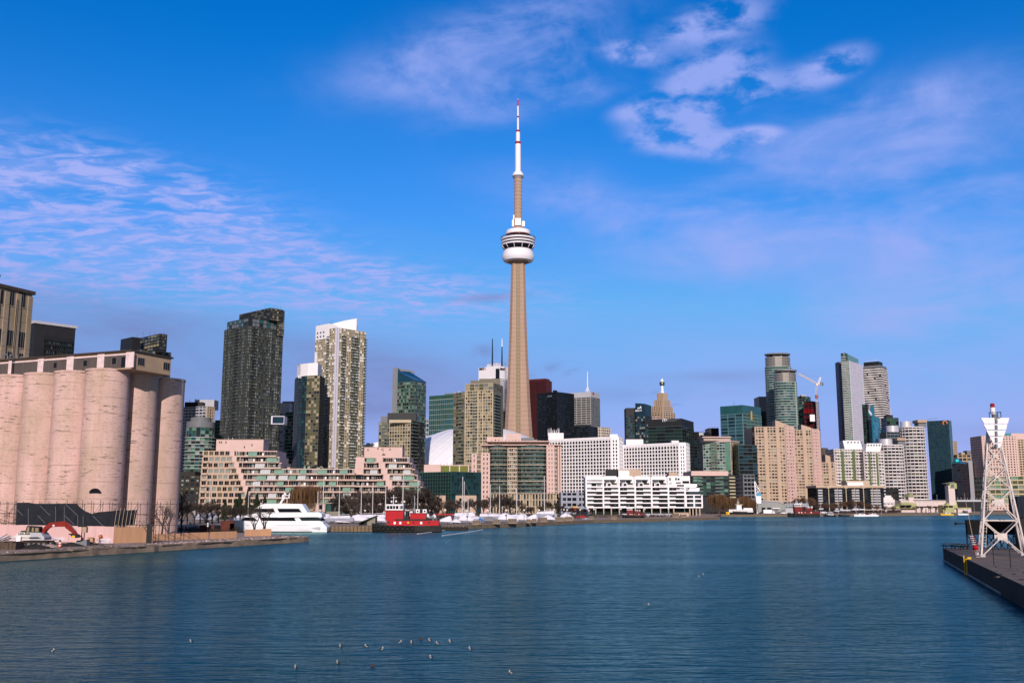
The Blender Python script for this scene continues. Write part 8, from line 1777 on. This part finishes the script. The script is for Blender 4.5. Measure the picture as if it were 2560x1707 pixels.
def sail_proto():
    t = thing('sailboat', '', 'sailboat', (0, 0, 0), 'sailing boats laid up with bare masts'); b = MB(); st = []
    for s in range(9):
        x = -4.6+9.2*s/8; w_ = 1.45*(1-abs((s-4.4)/4.7)**2.4); z = 2.0+.25*abs(s-5)/5; st.append([Vector((x, -w_, z)), Vector((x, -w_*.8, 1.0)), Vector((x, 0, .55)), Vector((x, w_*.8, 1.0)), Vector((x, w_, z))])
    b.loft(st, HULLB, True); b.build('hull', t); b = MB(); b.box((-.9, -.08, .0), (.9, .08, .8), DARK); b.build('keel', t)
    b = MB(); b.loft([[Vector((-3.9, -.9, 2.1)), Vector((3.6, -1.0, 2.1)), Vector((3.6, 1.0, 2.1)), Vector((-3.9, .9, 2.1))], [Vector((-3.4, -.1, 2.8)), Vector((3.3, -.1, 3.1)), Vector((3.3, .1, 3.1)), Vector((-3.4, .1, 2.8))]], WRAP); b.build('cover', t)
    b = MB(); b.tube((-.6, 0, 2), (-.6, 0, 14), .17, .12, 6, MASTM); m_ = b.build('mast', t)
    for z in (6.5, 10): b = MB(); b.tube((-.6, -.9, z), (-.6, .9, z), .04, None, 4, MASTM); b.build('spreader', m_)
    b = MB(); b.tube((-.6, 0, 3.3), (3.0, 0, 3.5), .07, None, 6, MASTM); b.build('boom', t)
    b = MB()
    for e in ((-4.5, 0, 2.3), (4.4, 0, 2.2), (-.6, -1.3, 2.1), (-.6, 1.3, 2.1)): b.tube((-.6, 0, 13.9), e, .018, None, 3, GREYM)
    b.tube((-.6, -.9, 10), (-.6, -1.3, 2.1), .018, None, 3, GREYM); b.tube((-.6, .9, 10), (-.6, 1.3, 2.1), .018, None, 3, GREYM); b.build('rigging', t); return t
SP = sail_proto(); first = True
sb = [(517, 1196, 372, 'tall pale mast over the shaded park, far left'), (615, 1228, 380, 'yellowish mast left of the yacht bridge'), (797, 1228, 362, 'first mast right of the yacht'), (803, 1196, 366, 'second mast right of the yacht, taller'), (851, 1214, 350, 'thick white mast over the wooden dock'), (906, 1208, 362, 'mast just right of the thick white one'), (935, 1206, 358, 'white mast behind the green-roofed shed'), (967, 1210, 366, 'mast rising left of the red tug wheelhouse'), (1010, 1176, 372, 'tallest mast behind the red tug'), (1048, 1200, 360, 'mast behind the red tug stern'), (1160, 1191, 378, 'taller left mast of the pair over the tent-shaped cover'), (1164, 1203, 376, 'shorter right mast of the pair over the tent-shaped cover'), (1174, 1240, 370, 'short mast right of the pair'), (1222, 1210, 384, 'mast between the blue cover and the biggest cover'), (1245, 1214, 392, 'thin mast left of the biggest cover'), (1295, 1219, 398, 'mast over the middle of the covered boats'), (1365, 1189, 412, 'tallest white mast at the right of the covered boats')]
for px, yt, Y, l in sb:
    q = GX(px, Y); h = ZY(yt, Y)-1.3; k = h/14; o = SP if first else dup(SP, (0, 0, 0)); first = False
    o.location = q; o.rotation_euler = (0, 0, random.choice([0, pi])+random.uniform(-.5, .5)); o.scale = (1, 1, k); o['label'] = 'sailboat with '+l
    OFF[o.name] = Vector(q)
# wooden dock, shed, kiosk
TIMB = mat('dock_timber', (.20, .14, .085), .9, .3, .5, stretch=(.4, 2, 2)); Yd_ = 302; b = MB(); x0, x1 = XP(826, Yd_, 1), XP(935, Yd_, 1)
for z in (.1, .62, 1.12): b.box((x0, Yd_, z), (x1, Yd_+2.4, z+.46), TIMB)
for k in range(12): x = x0+(x1-x0)*k/11.5; b.box((x, Yd_-.14, -.6), (x+.28, Yd_-.01, 1.7), WOODD)
solo(b, 'wooden_dock', 'brown timber dock wall left of the red tug', 'dock')
b = MB(); Ys = 330; p = [(897, 1312), (941, 1312), (941, 1288), (897, 1302)]
S_ = thing('sloped_shed', 'small grey shed with a sloping dark green roof left of the red tug', 'shed', GX(918, Ys)); a, c = XP(898, Ys, 3), XP(938, Ys, 3); zl, zh = ZY(1304, Ys), ZY(1290.5, Ys)
b.loft([[Vector((a, Ys, 1.3)), Vector((c, Ys, 1.3)), Vector((c, Ys, zh)), Vector((a, Ys, zl))], [Vector((a, Ys+5, 1.3)), Vector((c, Ys+5, 1.3)), Vector((c, Ys+5, zh)), Vector((a, Ys+5, zl))]], mat('grey_olive_siding', (.22, .21, .16), .8, .12, 1)); b.build('wall', S_)
b = MB(); b.loft([[Vector((a-.4, Ys-3, zl-.6)), Vector((c+.3, Ys-.8, zh+.12)), Vector((c+.3, Ys+5.3, zh+.12)), Vector((a-.4, Ys+5.3, zl-.6))], [Vector((a-.4, Ys-3, zl-.45)), Vector((c+.3, Ys-.8, zh+.3)), Vector((c+.3, Ys+5.3, zh+.3)), Vector((a-.4, Ys+5.3, zl-.45))]], mat('dark_green_roof', (.015, .07, .055), .5, .1, 1)); b.build('roof', S_)
b = MB(); b.box((a+.6, Ys-.05, 1.32), (a+2.6, Ys-.01, 2.3), DARK); b.build('door', S_)
KI = thing('kiosk', 'pink kiosk hut with a dark window behind the yacht stern', 'kiosk', GX(801, 372)); Yk = 372; b = MB(); x0, x1 = XP(789.5, Yk, 5), XP(813, Yk, 5); z0, z1 = ZY(1278, Yk), ZY(1259.5, Yk); b.box((x0, Yk, z0), (x1, Yk+4, z1), PINK); b.build('wall', KI)
b = MB(); b.loft([[Vector((x0-.5, Yk-.5, z1)), Vector((x1+2.4, Yk-.5, z1+.25)), Vector((x1+2.4, Yk+4.4, z1+.25)), Vector((x0-.5, Yk+4.4, z1))], [Vector((x0-.5, Yk-.5, z1+.2)), Vector((x1+2.4, Yk-.5, z1+.5)), Vector((x1+2.4, Yk+4.4, z1+.5)), Vector((x0-.5, Yk+4.4, z1+.2))]], mat('beige_roof_edge', (.45, .36, .26), .7)); b.build('roof', KI)
b = MB(); xw = (x0+x1)/2; b.box((xw-.6, Yk-.04, z0+.8), (xw+.6, Yk-.005, z1-.3), BLACKG); b.build('window', KI); b = MB(); b.box((x1+.02, Yk+.3, z0), (x1+2, Yk+4, z1-.2), mat('dark_green_roof', (0, 0, 0))); b.build('side_box', KI)
b = MB(); b.box((x0-3, Yk+.2, 1.3), (x1+5.5, Yk+5, z0-.01), mat('grey_olive_siding', (0, 0, 0))); b.build('base', KI)
# globe lamps
GLOBE = mat('white_globe', (.82, .74, .66), .3, .02, 1)
def lamp_proto():
    t = thing('street_lamp', '', 'street lamp', (0, 0, 0), 'globe street lamps along the quay'); b = MB(); b.lathe((0, 0, 0), [(.2, 0), (.2, .5), (.09, .55), (.07, 5.0)], 8, GREYM); b.build('post', t); b = MB(); b.lathe((0, 0, 5.0), [(.1, 0), (.3, .12), (.42, .38), (.42, .52), (.3, .78), (.06, .9)], 12, GLOBE); b.build('globe', t); return t
LP = lamp_proto(); first = True
lm = [(1113, 1274, 352), (1167.5, 1276, 346), (1220, 1275, 366), (1266, 1274.5, 362), (1287, 1274, 420), (1310.5, 1274.5, 380), (1348, 1274.5, 396), (1375.7, 1274, 440), (1386, 1274, 404), (1410, 1273.5, 450), (1418, 1274, 415), (1450.5, 1273.5, 426), (1470, 1271.5, 452), (1485, 1272.5, 440), (1552.5, 1272.5, 462), (1612.5, 1272.5, 478), (1671.5, 1272, 492), (912, 1275.5, 392), (482, 1278, 345), (519, 1277, 352), (532, 1278, 356)]
lm.sort()
for i, (px, yt, Y) in enumerate(lm):
    o = LP if first else dup(LP, (0, 0, 0)); first = False; q = GX(px, Y); k = (ZY(yt-2, Y)-1.3)/5.9; o.location = q; o.scale = (max(.9, k*.9),)*2+(k,); o['label'] = 'globe street lamp on a grey post along the quay, %s' % ORD[i]; OFF[o.name] = Vector(q)
# planters / barrier crates along the quay edge
CRT = mat('tan_quay_block', (.30, .22, .16), .9, .2, 1)
for i, (x0, x1, yt, Y) in enumerate([(1181, 1202, 1300, 340), (1232, 1250, 1298, 348), (1270, 1292, 1296, 356), (1316, 1326, 1297, 366), (1330, 1342, 1296, 372), (1351, 1368, 1293, 388), (1389, 1410, 1292, 404), (1412, 1432, 1291, 412), (1473, 1483, 1290, 442), (1527, 1541, 1290, 452), (1681, 1698, 1283, 505), (1701, 1717, 1285, 510)]):
    b = MB(); a, c = XP(x0, Y, 2), XP(x1, Y, 2); z = max(1.9, ZY(yt, Y)); n = max(2, int((c-a)/.8))
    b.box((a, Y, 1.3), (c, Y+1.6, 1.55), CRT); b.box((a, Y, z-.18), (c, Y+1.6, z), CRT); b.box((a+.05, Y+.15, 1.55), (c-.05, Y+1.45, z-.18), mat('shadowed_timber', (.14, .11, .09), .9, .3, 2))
    for k in range(n+1): x = a+(c-a-.14)*k/n; b.box((x, Y-.02, 1.56), (x+.14, Y+1.62, z-.19), CRT)
    solo(b, 'quay_crate', 'tan slatted crate on the quay edge, %s' % ORD[i], 'crate', 'tan slatted crates along the quay edge')
# railing in front of the white stepped condo
RLM = mat('dull_rail', (.22, .20, .18), .6); RL = thing('quay_railing', 'long grey railing along the promenade before the white stepped condo', 'railing', GX(1600, 520)); n = 46; b = MB()
for k in range(n): q = GX(1490+k*5, 505+k*.9); p = MB(); p.box((q.x-.06, q.y-.06, 1.3), (q.x+.06, q.y+.06, 2.5), RLM); p.build('post', RL)
for z in (1.75, 2.1, 2.46): b.tube(tuple(GX(1490, 505, z)), tuple(GX(1490+45*5, 505+45*.9, z)), .05, None, 4, RLM)
b.build('rail', RL)
WALLT = MB(); WALLT.box((XP(1555, 545, 2), 545, 1.3), (XP(1682, 545, 2), 546, 2.6), LAVP); WALLT.box((XP(1555, 545, 2), 544.8, 2.6), (XP(1682, 545, 2), 546.2, 2.75), LAVP); solo(WALLT, 'terrace_wall', 'low white terrace wall below the white stepped condo', 'wall')
WALLT = MB(); WALLT.box((XP(1684, 540, 2), 540, 1.3), (XP(1722, 540, 2), 541.5, 3.2), BEIGE); WALLT.box((XP(1684, 540, 2), 539.8, 3.2), (XP(1722, 540, 2), 541.7, 3.4), TAN); solo(WALLT, 'terrace_wall', 'beige terrace wall under the right end of the white stepped condo', 'wall')
# pavilion bits on the floating boom, buoy
q = G(1481, 1306.5, 0); t = thing('buoy', 'bright green channel buoy floating off the quay', 'buoy', q); GB = mat('buoy_green', (.01, .25, .06), .4, .1, 1); b = MB(); b.lathe(q, [(.5, -.4), (.85, -.1), (.85, .35), (.5, .55)], 14, GB); b.build('float', t); b = MB(); b.lathe(q, [(.4, .55), (.55, .9), (.3, 1.5), (.1, 1.55)], 12, GB); b.build('topmark', t)
BOOMW = mat('floating_boom', (.66, .62, .58), .5)
for pts, l in (([(1044, 1334.5), (1085, 1329), (1130, 1322.5), (1168, 1318.5)], 'pale floating boom line nearest the red tug'), ([(1106, 1339), (1150, 1333), (1190, 1327), (1206, 1323.5)], 'pale floating boom line on the open water right of the tug')):
    b = MB(); b.path([G(x, y, .03) for x, y in pts], .16, 6, BOOMW); solo(b, 'floating_boom', l, 'boom')
q = GX(1150, 338, 0); b = MB(); b.box((XP(1095, 316, 1), 316, -.4), (XP(1168, 316, 1), 322, .9), mat('dark_pontoon', (.03, .026, .022), .9)); 
for k in range(8): x = XP(1098+k*9, 316, 1); b.box((x, 315.9, .91), (x+.4, 316.4, 1.35), DARK)
solo(b, 'pontoon', 'low dark pontoon behind the stern of the red tug', 'pontoon')
# red marquee frame / shed roof behind the tug
b = MB(); x0, x1 = XP(1088, 372, 4), XP(1134, 372, 4); z = ZY(1284, 372); b.box((x0, 372, z-.35), (x1, 376, z), RED); 
for x in (x0+.2, x1-.4): b.box((x, 372.2, 1.3), (x+.2, 372.4, z-.36), DKRED)
solo(b, 'red_canopy', 'flat red canopy behind the stern of the red tug', 'canopy')
# tour boat ashore of the willows
def hullring(X0, X1, Y, zb, sheer, hbm):
    st = []
    for k in range(9): s = k/8; x = X0+(X1-X0)*s; w_ = hbm*(1-abs(2*s-.95)**3)+.1; z = sheer+.5*(1-s)**3; st.append([Vector((x, Y-w_, z)), Vector((x, Y-w_*.8, zb+.2)), Vector((x, Y, zb)), Vector((x, Y+w_*.8, zb+.2)), Vector((x, Y+w_, z))])
    return st
Yb = 642; TBt = thing('tour_boat', 'white passenger steamer with a tall wheelhouse before the willows', 'boat', (XP(1850, Yb, 2), Yb, 1.3)); X0, X1 = XP(1815, Yb, 3), XP(1884, Yb, 3); b = MB(); b.loft(hullring(X0, X1, Yb, 1.3, 3.0, 2.5), DARK); b.build('hull', TBt)
b = MB(); z1 = ZY(1273, Yb); b.box((X0+1.5, Yb-2.1, 2.7), (X1-.8, Yb+2.1, z1), WHITE); ca_ = b.build('cabin', TBt)
for k in range(16): 
    b = MB(); x = X0+2.3+k*.92; b.box((x, Yb-2.16, 3.4), (x+.5, Yb-2.105, z1-.5), BLACKG); b.build('window', ca_)
b = MB(); z2 = ZY(1262, Yb); b.box((XP(1841, Yb, 4), Yb-1.3, z1), (XP(1853, Yb, 4), Yb+1.3, z2), WHITE); b.box((XP(1838, Yb, 4), Yb-1.6, z2), (XP(1856, Yb, 4), Yb+1.6, z2+.5), BEIGE); b.box((XP(1858, Yb, 4), Yb-1.5, z1), (XP(1880, Yb, 4), Yb+1.5, z1+.9), WHITE); b.build('wheelhouse', TBt)
b = MB(); b.tube(P(1845, 1262, Yb), P(1845, 1247, Yb), .2, .1, 6, WHITE); b.tube(P(1842, 1256, Yb), P(1849, 1256, Yb), .1, None, 5, WHITE); b.build('mast', TBt)
q = GX(1819, 637); b = MB(); b.cbox(q, 2.2, 1.5, 1.5, YELLOW); b.cbox(q+Vector((0, 0, 1.5)), 2.4, 1.7, .12, YELLOW); b.cbox(q+Vector((-.5, -.78, .3)), .5, .05, .7, DARK); solo(b, 'yellow_bin', 'yellow container box on the far quay left of the white steamer', 'bin')
# cars, truck and umbrellas on the far quay
def car(px, Y, L_, m, label, name='parked_car', cat_='car', h=1.45):
    q = GX(px, Y); t = thing(name, label, cat_, q, 'vehicles on the far quay'); b = MB(); x = lambda u: q.x+u*L_
    if cat_ == 'car':
        slabz(b, [(x(-.5), 1.6), (x(-.48), 2.15), (x(-.25), 2.25), (x(-.12), 1.3+h), (x(.25), 1.3+h), (x(.42), 2.25), (x(.5), 2.1), (x(.5), 1.6)], Y-.85, Y+.85, m)
    else: slabz(b, [(x(-.5), 1.7), (x(-.5), 1.3+h), (x(.25), 1.3+h), (x(.25), 1.7)], Y-1.2, Y+1.2, m); slabz(b, [(x(.27), 1.7), (x(.27), 1.3+h*.8), (x(.4), 1.3+h*.78), (x(.5), 1.3+h*.45), (x(.5), 1.7)], Y-1.1, Y+1.1, m)
    bd = b.build('body', t)
    for u in (-.3, .32):
        for s in (-1, 1): b = MB(); b.tube((x(u), Y+s*.75, 1.65), (x(u), Y+s*.92, 1.65), .34, None, 12, DARK); b.build('wheel', t)
    b = MB(); y_ = Y-(.87 if cat_ == 'car' else 1.12); b.face([(x(-.2 if cat_ == 'car' else .3), y_, 2.3), (x(.38), y_, 2.3), (x(.24 if cat_ == 'car' else .38), y_, 1.2+h*(1 if cat_ == 'car' else .75)), (x(-.1 if cat_ == 'car' else .3), y_, 1.2+h*(1 if cat_ == 'car' else .75))], BLACKG); b.build('window', t)
car(1906, 672, 4.4, DARK, 'black car parked left of the white trailer by the harbour shed'); car(1922, 668, 7.5, WHITE, 'white box truck before the harbour shed', 'box_truck', 'truck', 2.7); car(1951, 670, 4.5, GREYM, 'dark grey car before the right end of the harbour shed'); car(1959, 666, 4.3, WHITE, 'white car at the right end of the harbour shed'); car(2058, 690, 4.4, WHITE, 'white car right of the far red tug'); car(2074, 694, 4.4, LGREY, 'pale grey car between the far tug and the white canopies'); car(1452, 478, 4.4, RED, 'red car near the green buoy and the white dinghy'); car(1705, 528, 4.2, WHITE, 'white car under the right end of the white stepped condo')
UMB = mat('cream_canvas', (.66, .52, .44), .7, .08, 1)
for i in range(14):
    px = 2168+i*6.2; Y = 700+i*2.5; q = GX(px, Y); t = thing('patio_umbrella', 'cream patio umbrella on the far promenade, %s' % ORD[i], 'umbrella', q, 'cream patio umbrellas before the dark balcony building'); b = MB(); b.tube(q, q+Vector((0, 0, 2.6)), .05, None, 5, DARK); b.build('pole', t); b = MB(); b.lathe(q, [(1.5, 2.2), (1.45, 2.3), (.1, 2.85)], 8, UMB, False); b.build('canopy', t)
def canopy(x0, x1, yt, Y, label, m=WHITE):
    q = GX((x0+x1)/2, Y); t = thing('white_canopy', label, 'canopy', q, 'white canopies on the far promenade'); a, c, z = XP(x0, Y, 3), XP(x1, Y, 3), ZY(yt, Y); b = MB(); b.loft([[Vector((a, Y, z-.8)), Vector((c, Y, z-.8)), Vector((c, Y+5, z-.8)), Vector((a, Y+5, z-.8))], [Vector((a+.3, Y+2, z)), Vector((c-.3, Y+2, z)), Vector((c-.3, Y+3, z)), Vector((a+.3, Y+3, z))]], m); b.build('roof', t)
    for x in (a+.1, c-.2): b = MB(); b.box((x, Y+.1, 1.3), (x+.12, Y+.22, z-.8), DARK); b.build('post', t)
canopy(2102, 2128, 1273.5, 700, 'long flat white canopy below the dark balcony building'); canopy(2130, 2150, 1272, 702, 'white canopy second from left below the dark balcony building'); canopy(2150, 2166, 1271.5, 704, 'short tall white canopy below the dark balcony building'); canopy(2088, 2100, 1275, 698, 'small white canopy left of the long flat one'); canopy(2412, 2426, 1274, 765, 'small white canopy right of the ferry terminal')
def motorboat(px, Y, L_, label, m=WHITE, c2=WHITE):
    q = GX(px, Y, 0); t = thing('motorboat', label, 'boat', q, 'small motor boats at the far quay'); b = MB(); b.loft(hullring(q.x-L_/2, q.x+L_/2, Y, -.3, 1.0, L_*.16), m); b.build('hull', t); b = MB(); slabz(b, [(q.x-L_*.2, .95), (q.x-L_*.12, 1.9), (q.x+L_*.22, 1.9), (q.x+L_*.25, .95)], Y-L_*.11, Y+L_*.11, c2); b.build('cabin', t); b = MB(); b.box((q.x-L_*.09, Y-L_*.11-.03, 1.35), (q.x+L_*.2, Y-L_*.11-.005, 1.75), BLACKG); b.build('window', t)
motorboat(2153, 641, 9, 'white motor boat right of the far red tug'); motorboat(2183, 646, 7, 'small white motor boat before the cream umbrellas'); motorboat(2166, 644, 6, 'smallest boat with a rust red cabin between two white ones', WHITE, DKRED); motorboat(2075, 630, 8, 'dark hulled boat at the quay right of the far red tug', DARK, WHITE); motorboat(2110, 631, 7, 'dark boat below the long white canopy', DARK, GREYM); motorboat(2368, 694, 9, 'yellow and white ferry boat at the ferry terminal', YELLOW, WHITE); motorboat(2408, 712, 8, 'white boat right of the ferry terminal', WHITE, GREYM)
# far promenade masts and poles
for i, (px, yt, Y) in enumerate([(1712, 1258, 540), (1740, 1250, 560), (2006, 1256, 655), (2052, 1252, 660), (2096, 1262, 668), (2142, 1260, 672), (2204, 1258, 680), (2300, 1240, 720), (2345, 1238, 730), (2436, 1245, 790), (2020, 1240, 700)]):
    q = GX(px, Y); b = MB(); b.lathe(q, [(.22, 0), (.2, .6), (.1, .65), (.07, ZY(yt, Y)-1.3)], 6, LGREY); b.lathe(q+Vector((0, 0, ZY(yt, Y)-1.3)), [(.14, 0), (.2, .15), (.05, .4)], 6, LGREY); solo(b, 'light_pole', 'thin pale pole on the far promenade, %s' % ORD[i], 'pole', 'thin poles on the far promenade')
# ================================================================== DUCKS
DB = mat('duck_black', (.02, .018, .018), .6, .2, 8); DW = mat('duck_white', (.50, .48, .48), .6, .05, 8); DBR = mat('duck_brown', (.06, .035, .025), .7, .2, 8)
def duck_mesh(kind):
    b = MB(); body, side, head = (DB, DW, DW) if kind == 0 else (DBR, DBR, DBR); rings = []
    for k in range(9):
        s = k/8; x = -.22+.44*s; w_ = .105*sin(pi*min(1, s*.92+.05))**.6; z = .02+.09*s**4; h = .15*sin(pi*min(1, s*.85+.1))**.7
        rings.append([Vector((x, w_*cos(a), z+max(-.06, h*sin(a)))) for a in [2*pi*j/10 for j in range(10)]])
    b.loft(rings, body, True, True); parts = [('body', b)]
    b = MB()
    for s in (-1, 1): b.loft([[Vector((-.10, s*.09, .03)), Vector((.10, s*.09, .03)), Vector((.07, s*.092, .10)), Vector((-.06, s*.092, .10))], [Vector((-.10, s*.112, .03)), Vector((.10, s*.112, .03)), Vector((.07, s*.108, .10)), Vector((-.06, s*.108, .10))]], side)
    parts.append(('flank', b)); b = MB(); b.loft([[Vector((-.15+.01*k+r*cos(a), r*sin(a), z)) for a in [2*pi*j/8 for j in range(8)]] for k, (r, z) in enumerate(((.05, .10), (.045, .17), (.058, .21), (.062, .25), (.045, .29), (.01, .305)))], head, True, True); parts.append(('head', b))
    b = MB(); b.loft([[Vector((-.19, -.02, .225)), Vector((-.19, .02, .225)), Vector((-.19, .015, .25)), Vector((-.19, -.015, .25))], [Vector((-.26, -.016, .222)), Vector((-.26, .016, .222)), Vector((-.26, .012, .232)), Vector((-.26, -.012, .232))]], DB); parts.append(('bill', b)); b = MB(); b.tube((.2, 0, .10), (.30, 0, .16), .03, .005, 5, body); parts.append(('tail', b))
    return [(n, m.mesh(n)) for n, m in parts]
DM = [duck_mesh(0), duck_mesh(1)]
dk = [(852, 1616, 0), (916, 1616, 0), (954, 1623, 0), (1000, 1606, 0), (1030, 1607, 0), (1052, 1598, 1), (1075, 1601, 0), (1094, 1609, 0), (1126, 1604, 0), (1176, 1622, 0), (1078, 1644, 0), (932, 1665, 1), (845, 1657, 0), (740, 1669, 0), (1277, 1682, 0), (131, 1627, 0), (478, 1604, 0), (1620, 1512, 0), (1748, 1441, 0), (1757, 1436, 0)]
dk.sort()
for i, (px, py, k) in enumerate(dk):
    q = G(px, py, 0); t = thing('duck', ('black and white' if k == 0 else 'plain dark brown')+' duck floating on the open water, %s' % ORD[i], 'duck', q, 'ducks on the water')
    for n, me in DM[k]: o = bpy.data.objects.new(n, me); COL.objects.link(o); o.parent = t
    t.rotation_euler = (0, 0, random.uniform(-.7, .7)+(pi if random.random() < .35 else 0)); t.scale = (.56,)*3
